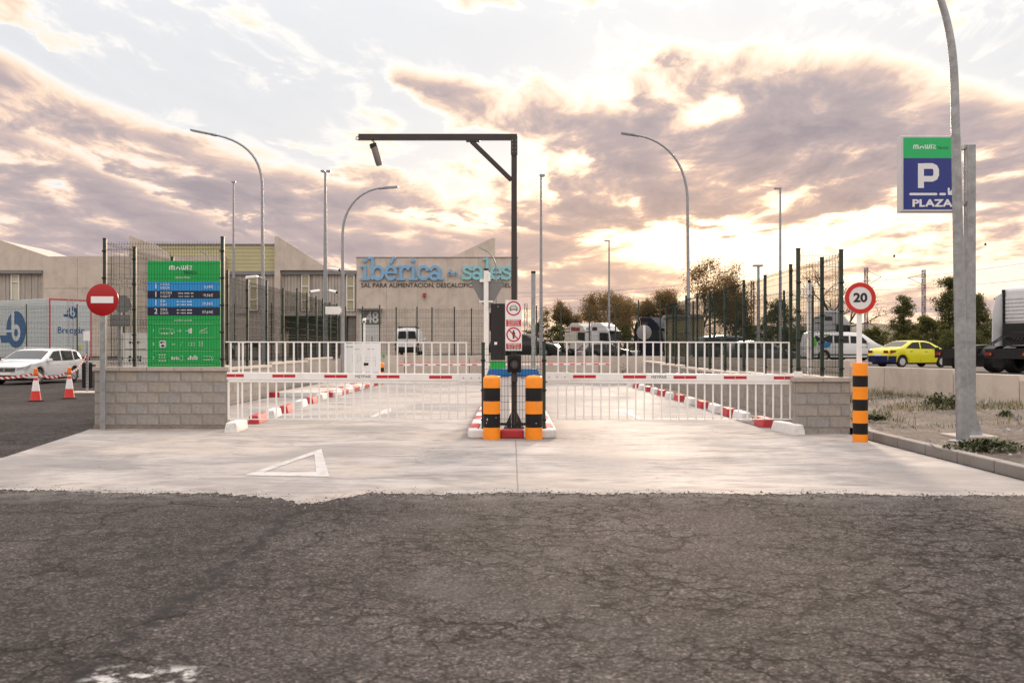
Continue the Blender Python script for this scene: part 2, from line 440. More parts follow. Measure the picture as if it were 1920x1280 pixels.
def mat_concrete_road():
    m = bpy.data.materials.new('brushed_concrete'); m.use_nodes = True
    t = NT(m.node_tree); b = m.node_tree.nodes['Principled BSDF']
    co = t.n('ShaderNodeTexCoord').outputs['Object']
    x, y, z = t.sep(co)
    st = t.noise(t.vec(t.m('MULTIPLY', x, 0.7), t.m('MULTIPLY', y, 1.7), 0.0), 1.0, 8.0, 0.68, 0.9)
    st2 = t.noise(t.vec(t.m('MULTIPLY', x, 3.0), t.m('MULTIPLY', y, 7.0), 4.0), 1.0, 5.0, 0.65)
    big = t.noise(co, 0.28, 5.0, 0.62, 0.4)
    c = t.ramp(t.m('ADD', t.m('MULTIPLY', st, 0.6), t.m('MULTIPLY', st2, 0.4)), [(0.37, (.19, .172, .162)), (0.46, (.315, .286, .268)), (0.56, (.42, .386, .362))])
    wp = t.noise(co, .42, 4.0, .6, .5)
    c = t.mix(t.m('MULTIPLY', t.smooth(wp, .46, .64), .55), c, (.435, .365, .31))  # warm tone variation, strengthened to paint in sunlit patches
    c = t.mix(t.m('MULTIPLY', t.smooth(big, .47, .62), .7), c, (.205, .195, .192))
    tyre = t.m('SUBTRACT', 1.0, t.smooth(t.m('ABSOLUTE', t.m('ADD', t.m('SUBTRACT', x, 1.1), t.m('MULTIPLY', t.m('SUBTRACT', big, .5), 2.0))), .15, .75))
    c = t.mix(t.m('MULTIPLY', t.m('MULTIPLY', tyre, t.smooth(st, .40, .60)), .50), c, (.19, .18, .175))
    grit = t.noise(co, 45.0, 3.0, .6)
    c = t.mix(1.0, c, t.ramp(grit, [(0.3, .90), (0.7, 1.08)]), 'MULTIPLY')
    sp = t.voro(co, 3.2); c = t.mix(t.m('MULTIPLY', t.m('LESS_THAN', sp.outputs['Distance'], .028), .7), c, (.12, .10, .09))
    # oil drips, contact shade painted along the walls' feet and at the island, tyre scuffs turning in
    oil = t.m('MULTIPLY', t.smooth(t.noise(co, 1.9, 3.0, .5), .66, .74), .5)
    c = t.mix(oil, c, (.13, .12, .115))
    shade1 = t.m('MULTIPLY', t.smooth(y, 17.0, 18.3), t.m('MULTIPLY', t.m('LESS_THAN', y, 18.5), t.m('LESS_THAN', x, -5.0)))
    shade2 = t.m('MULTIPLY', t.smooth(t.m('ABSOLUTE', x), 1.15, .75), t.m('MULTIPLY', t.smooth(y, 15.7, 16.3), t.smooth(y, 27., 24.)))
    shade3 = t.m('MULTIPLY', t.smooth(y, 16.5, 17.3), t.m('MULTIPLY', t.m('LESS_THAN', y, 18.5), t.smooth(x, 4.6, 5.0)))
    shade_mask = t.m('MULTIPLY', t.m('MAXIMUM', shade1, t.m('MAXIMUM', shade2, shade3)), t.m('ADD', .25, t.m('MULTIPLY', t.smooth(t.noise(co, 2.2, 5., .65), .35, .6), .6)))
    c = t.mix(t.m('MULTIPLY', shade_mask, .75), c, (.16, .145, .13))
    # sawn joint and hairline cracks
    jx = t.m('ABSOLUTE', t.m('ADD', t.m('SUBTRACT', x, .06), t.m('MULTIPLY', t.m('SUBTRACT', t.noise(co, 3.0, 3.0, .5), .5), .02)))
    j = t.m('MULTIPLY', t.m('SUBTRACT', 1.0, t.smooth(jx, .004, .012)), t.m('LESS_THAN', y, 16.0))
    wob = t.n('ShaderNodeVectorMath', operation='ADD')
    t.put(wob.inputs[0], co); t.put(wob.inputs[1], t.scale(t.noise(co, 1.6, 4.0, 0.6, color=True), 0.6))
    ce = t.voro(wob.outputs[0], 0.30, 'DISTANCE_TO_EDGE').outputs['Distance']
    hc = t.m('MULTIPLY', t.m('SUBTRACT', 1.0, t.smooth(ce, .0012, .004)), t.smooth(t.noise(co, .5, 3., .5), .45, .6))
    c = t.mix(t.m('MULTIPLY', t.m('MAXIMUM', j, t.m('MULTIPLY', hc, .7)), .75), c, (.13, .115, .105))
    # asphalt dirt tracked over the near edge
    ed = t.m('MULTIPLY', t.smooth(t.m('SUBTRACT', y, t.m('MULTIPLY', t.noise(co, 2.4, 5., .7), .9)), 10.25, 9.75), t.smooth(t.noise(co, 6., 4., .6), .35, .65))
    c = t.mix(t.m('MULTIPLY', ed, .45), c, (.23, .205, .185))
    t.put(b.inputs['Base Color'], c)
    t.put(b.inputs['Roughness'], t.m('SUBTRACT', .86, t.m('MULTIPLY', st, .22)))
    b.inputs['Specular IOR Level'].default_value = 0.10
    bn = t.n('ShaderNodeBump'); bn.inputs['Strength'].default_value = 0.35; bn.inputs['Distance'].default_value = 0.006
    t.put(bn.inputs['Height'], t.m('ADD', st2, t.m('MULTIPLY', grit, .4))); t.put(b.inputs['Normal'], bn.outputs[0])
    return m


def mat_mix(name, cols, scale, rough=.85, bump=.5, bscale=30, detail=7.0, scale2=None):
    m = bpy.data.materials.new(name); m.use_nodes = True
    t = NT(m.node_tree); b = m.node_tree.nodes['Principled BSDF']
    co = t.n('ShaderNodeTexCoord').outputs['Object']
    n = t.noise(co, scale, detail, .65, .3)
    n2 = t.noise(co, scale2 or scale*9, 4.0, .65)
    k = t.m('ADD', t.m('MULTIPLY', n, .65), t.m('MULTIPLY', n2, .35))
    s = [(.32+.36*i/(len(cols)-1), c) for i, c in enumerate(cols)]
    t.put(b.inputs['Base Color'], t.ramp(k, s))
    b.inputs['Roughness'].default_value = rough
    b.inputs['Specular IOR Level'].default_value = .15
    bn = t.n('ShaderNodeBump'); bn.inputs['Strength'].default_value = bump; bn.inputs['Distance'].default_value = .02
    t.put(bn.inputs['Height'], t.noise(co, bscale, 5.0, .65)); t.put(b.inputs['Normal'], bn.outputs[0])
    MATS[name] = m
    return m


def mat_cast(name, col, streak=.25, panel=0.0):
    """cast concrete with rain streaks and blotches"""
    m = bpy.data.materials.new(name); m.use_nodes = True
    t = NT(m.node_tree); b = m.node_tree.nodes['Principled BSDF']
    co = t.n('ShaderNodeTexCoord').outputs['Object']
    x, y, z = t.sep(co)
    n = t.noise(co, .9, 7., .66, .4); f = t.noise(co, 22., 4., .6)
    st = t.noise(t.vec(t.m('MULTIPLY', t.m('ADD', x, y), 2.6), t.m('MULTIPLY', z, .18), 1.), 1., 6., .65)
    k = t.m('ADD', t.m('ADD', t.m('MULTIPLY', n, .5), t.m('MULTIPLY', f, .2)), t.m('MULTIPLY', st, .3))
    lo = tuple(c*.72 for c in col); hi = tuple(c*1.2 for c in col)
    c = t.ramp(k, [(.33, lo), (.5, col), (.67, hi)])
    c = t.mix(t.m('MULTIPLY', t.smooth(st, .55, .72), streak), c, tuple(q*.5 for q in col))
    t.put(b.inputs['Base Color'], c)
    b.inputs['Roughness'].default_value = .82; b.inputs['Specular IOR Level'].default_value = .3
    bn = t.n('ShaderNodeBump'); bn.inputs['Strength'].default_value = .4; bn.inputs['Distance'].default_value = .01
    t.put(bn.inputs['Height'], f); t.put(b.inputs['Normal'], bn.outputs[0])
    MATS[name] = m
    return m


asphalt = mat_asphalt()
conc_road = mat_concrete_road()
gravel_m = mat_mix('gravel_earth', [(.06, .046, .036), (.10, .08, .066), (.165, .135, .115), (.14, .11, .07)], 1.2, bump=1.0, bscale=26)
yard_m = mat_mix('yard_asphalt', [(.06, .053, .051), (.08, .071, .068), (.10, .09, .086)], .3)
brown_pave = mat_mix('brown_asphalt', [(.16, .13, .118), (.21, .172, .155), (.26, .215, .195)], .5)
earth_m = mat_mix('dry_earth', [(.10, .085, .05), (.16, .13, .075), (.22, .18, .11)], .05)
cast = mat_cast('cast_concrete', (.54, .47, .405))
cast_dark = mat_cast('weathered_concrete', (.40, .35, .31), .35)
galv = M('galvanised_steel', (.33, .345, .36), .45, .6, .22, 9., spec=.5, stain=(.23, .24, .25), stain_amt=.6)
pole_m = M('painted_grey_pole', (.30, .31, .33), .45, .35, .12, 5.)
green_post = M('dark_green_paint', (.022, .038, .028), .45, 0, .25, 6.)
green_wire = M('dark_green_wire', (.016, .025, .020), .75, 0, .1, spec=.1)
white_p = M('white_paint', (.80, .79, .77), .42, 0, .05, 6., stain=(.55, .50, .45), stain_amt=.25)
kerb_white = M('white_kerb_paint', (.68, .67, .655), .6, 0, .05, 5., bump=.3, bscale=30, stain=(.30, .265, .24), stain_amt=.5)
kerb_red = M('red_kerb_paint', (.46, .028, .035), .55, 0, .18, 5., bump=.3, bscale=30, stain=(.30, .05, .05), stain_amt=.5)
red_p = M('red_paint', (.50, .008, .014), .35, 0, .08)
red_refl = M('red_reflective_tape', (.47, .012, .022), .35, 0, .08)
orange_p = M('orange_paint', (.90, .27, .006), .38, 0, .06, 5., stain=(.42, .17, .04), stain_amt=.45)
black_p = M('black_paint', (.010, .010, .011), .5, 0, .2, 6., stain=(.035, .03, .028), stain_amt=.2, spec=.25)
black_pl = M('black_plastic', (.014, .014, .015), .5, 0, .2, spec=.3)
dark_steel = M('dark_grey_painted_steel', (.045, .038, .036), .42, .2, .15, 5.)
sign_back = M('sign_back_grey', (.20, .20, .20), .5, .2, .08, spec=.3)
rubber = M('tyre_rubber', (.018, .017, .017), .8, 0, .3)
glass_dark = M('tinted_glass', (.014, .017, .02), .06, 0, .1, spec=.3)
glass_lamp = M('lamp_glass', (.55, .57, .6), .08, .3, .1, spec=.8)
lens_red = M('red_lens', (.22, .008, .012), .15, 0, .1)
lens_amber = M('amber_lens', (.40, .11, .015), .2)
silver = M('silver_alloy', (.62, .62, .64), .3, .8, .1)
chrome = M('chrome', (.7, .7, .72), .12, 1.0, .05)

# ------------------------------------------------------------------ ground, road, pads


def sheet(name, rows, mat, kind='structure', label=None):
    """grid of points (rows of equal length)"""
    b = MB(); n = len(rows[0])
    for r in rows: b.v += [tuple(p) for p in r]
    for i in range(len(rows)-1):
        for k in range(n-1):
            b.f.append((i*n+k, i*n+k+1, (i+1)*n+k+1, (i+1)*n+k)); b.m.append(0)
    o = b.build(name, mat, None, smooth=60)
    return tag(o, kind=kind, label=label)


sheet('terrain', [[(-1500, -60, -.4), (1500, -60, -.4)], [(-1500, 2600, -.4), (1500, 2600, -.4)]], earth_m)
sheet('ground', [[(-70, -25, 0), (40, -25, 0)], [(-70, 50, 0), (40, 50, 0)]], asphalt)

# wall line that holds the yard: (x, y, top z, foot z)
WALL = [(-48., 47.5, .88, 0), (-7.6, 47.5, .88, 0), (-7.6, 44., 1.16, 0), (6.7, 44., 1.12, 0), (10.1, 29.5, .95, .1), (10.55, 28.0, .95, .1), (11.25, 25.2, .86, .1), (11.8, 23., .75, .1), (13.6, 16., .72, .1)]


def lerp(a, b, t): return a+(b-a)*t


def sst(a, b, x):
    t = min(1, max(0, (x-a)/(b-a))); return t*t*(3-2*t)


def yard_z(x, y):
    c = lerp(.70, 1.0, sst(-9, -6, x)); c = lerp(c, .42, sst(0, 9, x))
    return c


rows = []
for y in [44.2, 46, 47.4, 50, 55, 60, 70, 80, 95, 110, 130, 160, 220]:
    rows.append([(x, y, yard_z(x, y) if not (x < -7.8 and y < 47.5) else .66) for x in [-7.5, -6, -3, 0, 2, 4, 6, 8, 10, 15, 25, 40, 70, 120]])
sheet('yard', rows, yard_m)
rows = []
for y in [47.7, 50, 55, 60, 70, 80, 95, 110, 130, 160, 220]:
    rows.append([(x, y, .70) for x in [-120, -70, -40, -20, -10, -7.5]])
sheet('yard', rows, yard_m)
rows = []
for y in np.linspace(13.0, 44.2, 14):
    xs = np.interp(y, [13., 16., 23., 25.2, 28., 29.5, 44.], [14.4, 13.6, 11.8, 11.25, 10.55, 10.1, 6.7])+.16
    rows.append([(xs+(70-xs)*k, y, .42) for k in (0, .1, .3, .6, 1)])
sheet('yard', rows, yard_m)

# concrete apron with a ragged near edge
rng = random.Random(3)
near = []
for i in range(561):
    px = -400+i*5.0
    py = 918+np.interp(px, [-400, 0, 420, 520, 560, 610, 690, 960, 1500, 1920, 2400], [-4, 0, 8, 14, 25, 22, 7, 6, 7, 12, 14])
    p = gnd(px, py, .004)
    p.y += rng.uniform(-.045, .045)+.04*math.sin(px*.021)+.02*math.sin(px*.083)+.03*math.sin(px*.31+2*math.sin(px*.05))
    near.append(p)
far_l = [(-16, 10.6), (-11, 10.65), (-7.0, 13.45), (-7.72, 18.0), (-7.72, 18.36)]
poly = [(p.x, p.y) for p in near]
poly += [(5.72, 10.0), (5.72, 16.2), (5.95, 18.4), (4.62, 18.6), (4.62, 42.5), (-7.3, 42.5), (-7.3, 18.4), (-7.72, 18.2), (-7.6, 17.6), (-6.9, 13.5), (-10.2, 10.9), (-14., 10.6)]
poly = [(x, y) for x, y in poly if not (x > 5.75 and y < 10.6)]
b = MB(); b.v = [(x, y, .004) for x, y in poly]; b.f = [tuple(range(len(poly)))]; b.m = [0]
tag(b.build('concrete_apron', conc_road), kind='structure')
# loose grit and crumbs scattered over the seam between concrete and asphalt
b = MB()
for i in range(2600):
    px = rng.uniform(-100, 2050)
    p = near[int((px+400)/5)]
    gxp, gyp, r = p.x+rng.uniform(-.03, .03), p.y+rng.gauss(-.02, .14), rng.uniform(.004, .012)*(1 if rng.random() < .93 else 2)
    a = rng.random()*6.28
    vs = [(gxp+r*math.cos(a+k*2.09), gyp+r*math.sin(a+k*2.09), .003) for k in range(3)]+[(gxp, gyp, .003+r*rng.uniform(.5, .9))]
    b.add(vs, [(0, 1, 3), (1, 2, 3), (2, 0, 3)], rng.choice([0, 0, 1]))
tag(b.build('grit', [M('grit_dark', (.07, .06, .055), .9), M('grit_pale', (.32, .28, .25), .9)]), kind='stuff')
# brown strip right of the right-hand kerb blocks, with its worn yellow line
b = MB(); b.v = [(4.66, 18.7, .004), (5.72, 18.7, .004), (6.4, 43.8, .004), (4.66, 43.8, .004)]; b.f = [(0, 1, 2, 3)]; b.m = [0]
tag(b.build('side_path', brown_pave), kind='structure')
yl = M('worn_yellow_line', (.50, .36, .13), .7, 0, .2, 8., stain=(.22, .17, .14), stain_amt=.8)
b = MB(); b.v = [(5.18, 21., .008), (5.28, 21., .008), (5.62, 36., .008), (5.52, 36., .008)]; b.f = [(0, 1, 2, 3)]; b.m = [0]
tag(b.build('yellow_line', yl), 'worn yellow line on the brown strip beside the right kerb blocks', 'road marking')

# gravel verge on the right
rows = []
for y in np.linspace(8.95, 43.8, 40):
    xw = np.interp(y, [8.5, 13., 16., 23., 25.2, 28., 29.5, 44.], [15.5, 14.4, 13.6, 11.8, 11.25, 10.55, 10.1, 6.7])-.02
    x0 = 5.9 if y < 17.2 else 5.95
    r = []
    for k in np.linspace(0, 1, 16):
        x = x0+(xw-x0)*k
        h = .10+.05*math.sin(x*1.3+y*.7)*math.sin(y*.9-x*.4)*min(1, k*5)+.09*sst(7, 10, x)
        r.append((x, y, h if k > 0 else .10))
    rows.append(r)
sheet('gravel_verge', rows, gravel_m)


def verge_z(x, y): return .10+.05*math.sin(x*1.3+y*.7)*math.sin(y*.9-x*.4)+.09*sst(7, 10, x)


kerb_grey = mat_cast('kerb_concrete', (.225, .205, .188), .4)
# kerb of the verge
kt = tag(thing('kerb', None, None, (0, 0, 0)), kind='structure')
kpts = [(5.80, 9.0), (5.80, 16.0), (5.84, 16.7), (5.98, 17.3)]
segs = [((5.80, 9.0+i), (5.80, 9.985+i)) for i in range(7)]+[((5.80, 16.0), (5.86, 16.6)), ((5.86, 16.62), (6.02, 17.15))]
for i in range(10):   # the kerb turns along the road
    b = MB(); b.bar((5.80+i*1.0, 8.90, .06), (5.80+i*1.0+.985, 8.90, .06), .15, .16); b.build('kerb_stone', kerb_grey, kt, bevel=.015)
for i, (p, q) in enumerate(segs):
    b = MB(); b.bar((p[0]+.075, p[1], .06), (q[0]+.075, q[1]-.008, .06), .15, .16)
    b.build('kerb_stone', kerb_grey, kt, bevel=.015)
# loose stones and dry grass on the verge
rng = random.Random(11)
b = MB()
for i in range(9000):
    y = 9+34*rng.random()**1.7; xw = np.interp(y, [8.5, 16., 23., 29.5, 44.], [15.5, 13.6, 11.8, 10.1, 6.7])
    x = rng.uniform(5.98, xw); r = rng.uniform(.008, .032)*(1 if rng.random() < .93 else 1.9); z = verge_z(x, y) if x > 6.2 else .10
    a = rng.random()*6.28
    vs = [(x+r*math.cos(a+k*1.57)*rng.uniform(.7, 1.2), y+r*math.sin(a+k*1.57)*rng.uniform(.7, 1.2), z-.004) for k in range(4)]
    vs += [(x+rng.uniform(-.3, .3)*r, y+rng.uniform(-.3, .3)*r, z+r*rng.uniform(.4, .9))]
    b.add(vs, [(0, 1, 4), (1, 2, 4), (2, 3, 4), (3, 0, 4)], rng.choice([0, 0, 1, 2]))
tag(b.build('gravel', [M('stone_grey', (.20, .178, .165), .85), M('stone_tan', (.25, .205, .17), .85), M('stone_pale', (.36, .33, .305), .85)]), kind='stuff')
b = MB()


def tuft(b, x, y, z, n, h, spread, mi):
    for k in range(n):
        a = rng.random()*6.28; l = h*rng.uniform(.5, 1.1); r0 = spread*rng.random()**.5
        bx, by = x+math.cos(a)*r0, y+math.sin(a)*r0
        a2 = rng.random()*6.28; lean = rng.uniform(.2, 1.1)*l; w = rng.uniform(.004, .009)
        dx, dy = math.cos(a2), math.sin(a2)
        b.add([(bx-dy*w, by+dx*w, z), (bx+dy*w, by-dx*w, z), (bx+dx*lean*.4-dy*w*.7, by+dy*lean*.4+dx*w*.7, z+l*.6), (bx+dx*lean*.4+dy*w*.7, by+dy*lean*.4-dx*w*.7, z+l*.6), (bx+dx*lean, by+dy*lean, z+l)],
              [(0, 1, 3, 2), (2, 3, 4)], mi)


for i in range(800):
    y = rng.uniform(17, 31); xw = np.interp(y, [16., 23., 29.5], [13.6, 11.8, 10.1]); x = rng.uniform(6.5, xw-.1)
    if y < 20 and rng.random() < .6: continue
    if math.sin(x*1.9+.7*y)+math.sin(y*1.3-.8*x)+rng.gauss(0, .4) < .1: continue
    tuft(b, x, y, verge_z(x, y), 16, rng.uniform(.06, .22), .26, rng.choice([0, 0, 0, 1, 1]))
for i in range(60):
    y = rng.uniform(10, 19); x = rng.uniform(6.2, 11); tuft(b, x, y, verge_z(x, y), 12, rng.uniform(.05, .14), .15, rng.choice([0, 1, 1]))
straw = M('dry_grass', (.25, .195, .105), .8, 0, .25); gr_m = M('weed_green', (.085, .115, .035), .75, 0, .3)
tag(b.build('dry_grass', [straw, gr_m]), kind='stuff')


def weed(label, p, w, d, h, n, leafcol, name='weed', cat='weed'):
    b = MB()
    for i in range(n):
        x = rng.gauss(0, w*.38); y = rng.gauss(0, d*.38); hh = h*max(.1, 1-(x/w)**2-(y/d)**2)*rng.uniform(.35, 1)
        a = rng.random()*6.28; l = rng.uniform(.05, .13); q = rng.uniform(.010, .02); dz = rng.uniform(-.02, .08)
        dx, dy = math.cos(a)*l, math.sin(a)*l
        b.add([(x, y, hh), (x+dx*.5-dy*q/l, y+dy*.5+dx*q/l, hh+dz*.7), (x+dx, y+dy, hh+dz), (x+dx*.5+dy*q/l, y+dy*.5-dx*q/l, hh+dz*.6)], [(0, 1, 2, 3)], rng.choice([0, 0, 1]))
    root = thing(name, label, cat, p)
    b.build('foliage', leafcol, root)
    s = MB()
    for i in range(14):
        a = rng.random()*6.28; r = rng.random()
        s.tube([(0, 0, 0), (math.cos(a)*w*.3*r, math.sin(a)*d*.3*r, h*.45), (math.cos(a)*w*.7*r, math.sin(a)*d*.7*r, h*.7)], [.006, .005, .003], 4, False)
    s.build('stem', M('weed_stem', (.12, .10, .05), .8), root)


wg = [M('leaf_olive', (.062, .075, .028), .7, 0, .3), M('leaf_dull', (.10, .105, .045), .7, 0, .3)]
wb = [M('leaf_fresh', (.10, .125, .035), .65, 0, .3), M('leaf_mid', (.09, .095, .035), .65, 0, .3)]
weed('low creeping dark weed spilling over the kerb by the tall lamp post', gnd(1850, 845, .1), .62, .38, .12, 1000, wg)
weed('bright green bushy weed in the gravel left of the tall lamp post', (at(1757, 775, 21.5).x, 21.5, .16), .40, .3, .34, 560, wb)
weed('green weed hidden partly behind the tall lamp post', (at(1786, 778, 21.).x, 21., .16), .24, .25, .36, 300, wb)
weed('small flat weed close behind the striped bollard of the speed sign', (at(1640, 788, 18.6).x, 18.6, .12), .35, .2, .08, 300, wg)
weed('small green weed in the gravel right of the lamp posts', (at(1885, 792, 19.).x, 19., .15), .14, .14, .12, 180, wb)
weed('thin dry weed at the foot of the far retaining wall', (at(1168, 712, 43.4).x, 43.4, .02), .6, .3, .75, 260, [M('dry_weed', (.14, .10, .06), .8), straw], )

# ------------------------------------------------------------------ retaining wall of the yard, panel by panel
rw = thing('retaining_wall', 'long stepped concrete retaining wall holding up the parking yard', 'retaining wall', (0, 0, 0))
for (a, c) in zip(WALL[:-1], WALL[1:]):
    A = Vector((a[0], a[1])); C_ = Vector((c[0], c[1])); L = (C_-A).length
    n = max(1, round(L/2.6)); d = (C_-A)/L
    for i in range(n):
        p = A+d*(L*i/n+.012); q = A+d*(L*(i+1)/n-.012)
        zt = lerp(a[2], c[2], 0 if a[1] < 47 and c[0] > 8 else (i+.5)/n); zf = -.05
        b = MB(); b.bar((p.x, p.y, (zt+zf)/2), (q.x, q.y, (zt+zf)/2), .2, zt-zf)
        b.build('wall_panel', cast, rw, bevel=.012)
    
# ------------------------------------------------------------------ block walls
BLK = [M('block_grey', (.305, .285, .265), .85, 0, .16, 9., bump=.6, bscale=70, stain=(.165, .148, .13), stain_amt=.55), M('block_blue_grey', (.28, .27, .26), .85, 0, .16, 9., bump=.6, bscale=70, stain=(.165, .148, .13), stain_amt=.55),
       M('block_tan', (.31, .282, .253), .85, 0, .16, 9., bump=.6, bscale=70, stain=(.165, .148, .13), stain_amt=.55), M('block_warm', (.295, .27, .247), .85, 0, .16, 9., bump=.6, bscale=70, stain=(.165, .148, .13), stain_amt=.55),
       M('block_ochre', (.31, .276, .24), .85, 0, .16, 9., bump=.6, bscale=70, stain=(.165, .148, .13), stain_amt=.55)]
mortar = M('mortar', (.27, .245, .22), .9, 0, .15, 14., bump=.5, bscale=60)
BMESH = {}


def block(parent, x, y, z, L, T, mi, rz=0., name='block', h=.192):
    k = (round(L, 3), round(T, 3), mi, h)
    if k not in BMESH:
        b = MB()
        e = .010
        l, t_ = L/2, T/2
        # chamfered box: faces proud, arrises cut back
        b.box(-l, l, -t_+e, t_-e, e, h-e); b.box(-l+e, l-e, -t_, t_, e, h-e); b.box(-l+e, l-e, -t_+e, t_-e, 0, h)
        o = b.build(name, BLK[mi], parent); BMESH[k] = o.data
    else:
        o = bpy.data.objects.new(name, BMESH[k]); COL.objects.link(o); o.parent = parent
    o.location = (x, y, z); o.rotation_euler = (0, 0, rz)
    return o


def block_wall(label, x0, x1, y, z0, courses, seed, capz=.075):
    r = random.Random(seed)
    T = .20
    root = thing('block_wall', label, 'block wall', ((x0+x1)/2, y, 0))
    cx = (x0+x1)/2
    b = MB(); b.box(x0-cx+.008, x1-cx-.008, .008, T-.008, -.05, z0+courses*.2)
    b.build('mortar', mortar, root)
    for c in range(courses):
        x = x0; first = True
        while x < x1-.02:
            L = .4
            if first and c % 2: L = .2+.0
            if first and c % 2 == 0 and r.random() < .3: L = .4
            first = False
            if x+L > x1-.12: L = x1-x
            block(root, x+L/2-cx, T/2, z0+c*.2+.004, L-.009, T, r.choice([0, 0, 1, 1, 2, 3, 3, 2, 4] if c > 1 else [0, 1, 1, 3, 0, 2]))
            x += L
    n = max(2, round((x1-x0)/.5)); st = (x1-x0+.06)/n
    for i in range(n):
        b = MB(); xa = x0-.03+st*i-cx
        b.box(xa+.003, xa+st-.003, -.03, T+.03, z0+courses*.2, z0+courses*.2+capz)
        b.build('cap_stone', cast_dark, root, bevel=.008)
    if z0 > 0:
        b = MB(); b.box(x0-cx-.01, x1-cx+.01, -.012, T, -.05, z0); b.build('footing', mat_mix('footing_mortar', [(.16, .125, .10), (.24, .20, .17), (.30, .26, .23)], 3.), root)
    return root


LW_Y, RW_Y = 18.35, 17.3
block_wall('left block wall under the green price board', -7.70, -5.25, LW_Y, .062, 5, 1)
block_wall('short right block wall beside the speed sign', 4.92, 5.88, RW_Y, -.1, 5, 2)


def side_wall(label, x, ys, tops, seed):
    """low wall running away from the viewer, stepped section by section; its blocks joined (they show under 10 px)"""
    r = random.Random(seed)
    root = thing('block_wall', label, 'block wall', (x, ys[0], 0))
    b = MB(); T = .2
    for (ya, yb, zt) in zip(ys[:-1], ys[1:], tops):
        m_ = MB(); m_.box(-T/2+.008, T/2-.008, ya-ys[0]+.004, yb-ys[0]-.004, -.05, zt-.075)
        m_.build('mortar', mortar, root)
        nc = int((zt-.075)/.2)+1
        for c in range(nc):
            zz = zt-.075-(c+1)*.2; y = ya+(.2 if c % 2 else 0)
            if c % 2: b.box(-T/2, T/2, ya-ys[0]+.004, ya-ys[0]+.195, max(-.04, zz+.004), zz+.195, 3)
            while y < yb-.05:
                L = min(.4, yb-y)
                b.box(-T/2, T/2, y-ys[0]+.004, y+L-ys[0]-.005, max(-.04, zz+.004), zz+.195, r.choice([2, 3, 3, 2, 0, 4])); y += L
        cp = MB(); cp.box(-T/2-.03, T/2+.03, ya-ys[0]+.004, yb-ys[0]-.004, zt-.075, zt)
        cp.build('cap_stone', cast, root, bevel=.008)
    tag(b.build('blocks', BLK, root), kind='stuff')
    return root


side_wall('low stepped block wall running back along the left lane', -7.5, [18.6, 22.5, 26.0, 30.6, 36.0, 41.], [1.10, 1.04, .97, 1.04, 1.12], 5)
side_wall('low stepped block wall running back along the right lane', 5.82, [17.55, 21., 25., 29.6, 33.6, 38.4, 43.5], [.96, .90, .86, .86, .90, .93], 6)

# ------------------------------------------------------------------ welded mesh fences
PANEL = {}


def wire_panel(parent, w, h, wr=.0031, pitch=.05):
    k = (round(w, 2), round(h, 2), wr, pitch)
    if k not in PANEL:
        b = MB()
        folds = [z for z in (.10, h*.35, h*.68, h-.10) if z < h]
        path = [(0, 0.)]
        for z in folds: path += [(z-.05, 0.), (z, .035), (z+.05, 0.)]
        path = sorted(set([p for p in path if 0 <= p[0] <= h]+[(h, 0.)]))
        n = int(w/pitch)
        for i in range(n+1):
            x = (w-n*pitch)/2+i*pitch
            b.tube([(x, yy, z) for z, yy in path], wr, 3, False)
        hz = sorted([z-.05 for z in folds]+[z+.05 for z in folds]+[z for z in np.arange(.3, h-.15, .2) if min(abs(z-f) for f in folds) > .12])
        for z in hz: b.tube([(0, -.003, z), (w, -.003, z)], wr*1.15, 3, False)
        o = b.build('wire_mesh', green_wire, parent); PANEL[k] = o.data
    else:
        o = bpy.data.objects.new('wire_mesh', PANEL[k]); COL.objects.link(o); o.parent = parent
    tag(o, kind='stuff')
    return o


def fence(label, posts, pw=.06, wr=.0031, pitch=.05, skip=(), clips=True):
    """posts: (x, y, z foot, z top)"""
    x0, y0 = posts[0][0], posts[0][1]
    root = thing('mesh_fence', label, 'fence', (x0, y0, 0))
    for (x, y, zf, zt) in posts:
        b = MB(); b.box(-pw/2, pw/2, -pw/2, pw/2, zf, zt)
        b.box(-pw/2-.004, pw/2+.004, -pw/2-.004, pw/2+.004, zt, zt+.02, 1)
        if clips:
            for q in np.arange(zf+.15, zt-.1, .5): b.cyl((-pw/2-.012, -pw/2-.01, q), (pw/2+.012, -pw/2-.01, q), .016, n=6, mi=1)
        b.build('post', [green_post, black_pl], root, loc=(x-x0, y-y0, 0))
    for i, (a, c) in enumerate(zip(posts[:-1], posts[1:])):
        if i in skip: continue
        w = math.hypot(c[0]-a[0], c[1]-a[1]); h = min(a[3]-a[2], c[3]-c[2])-.06
        o = wire_panel(root, w, h, wr, pitch)
        z = max(a[2], c[2])
        o.location = (a[0]-x0, a[1]-y0, z+.02); o.rotation_euler = (0, 0, math.atan2(c[1]-a[1], c[0]-a[0]))
    return root


fz = LW_Y+.1
posts = [(-5.36, fz, 1.13, 3.53), (-7.54, fz, 1.13, 3.50), (-7.5, 19.8, 1.1, 3.48), (-7.5, 22.0, 1.1, 3.48), (-7.5, 24.0, 1.0, 3.48)]
for px, py in [(427, 508), (464, 525), (500, 527), (531, 541), (557, 540), (576, 549), (593, 557), (605, 561), (619, 567), (632, 570)]:
    D = 7.5*FPX/(960-px); posts.append((-7.5, D, .97 if D < 30.6 else 1.04, min(3.55, at(px, py, D).z)))
fence('tall green mesh fence wrapping the price board and running back along the left lane', posts)
posts = [(5.0, RW_Y+.1, .98, 3.21), (5.75, RW_Y+.1, .98, 3.19)]
posts += [(5.82, D, z, 3.18+.04*math.sin(D)) for D, z in ((18.7, .95), (20.8, .95), (22.9, .9), (25., .88), (27.2, .86), (29.3, .86), (31.3, .86), (33.3, .86), (35.4, .9), (37.5, .9))]
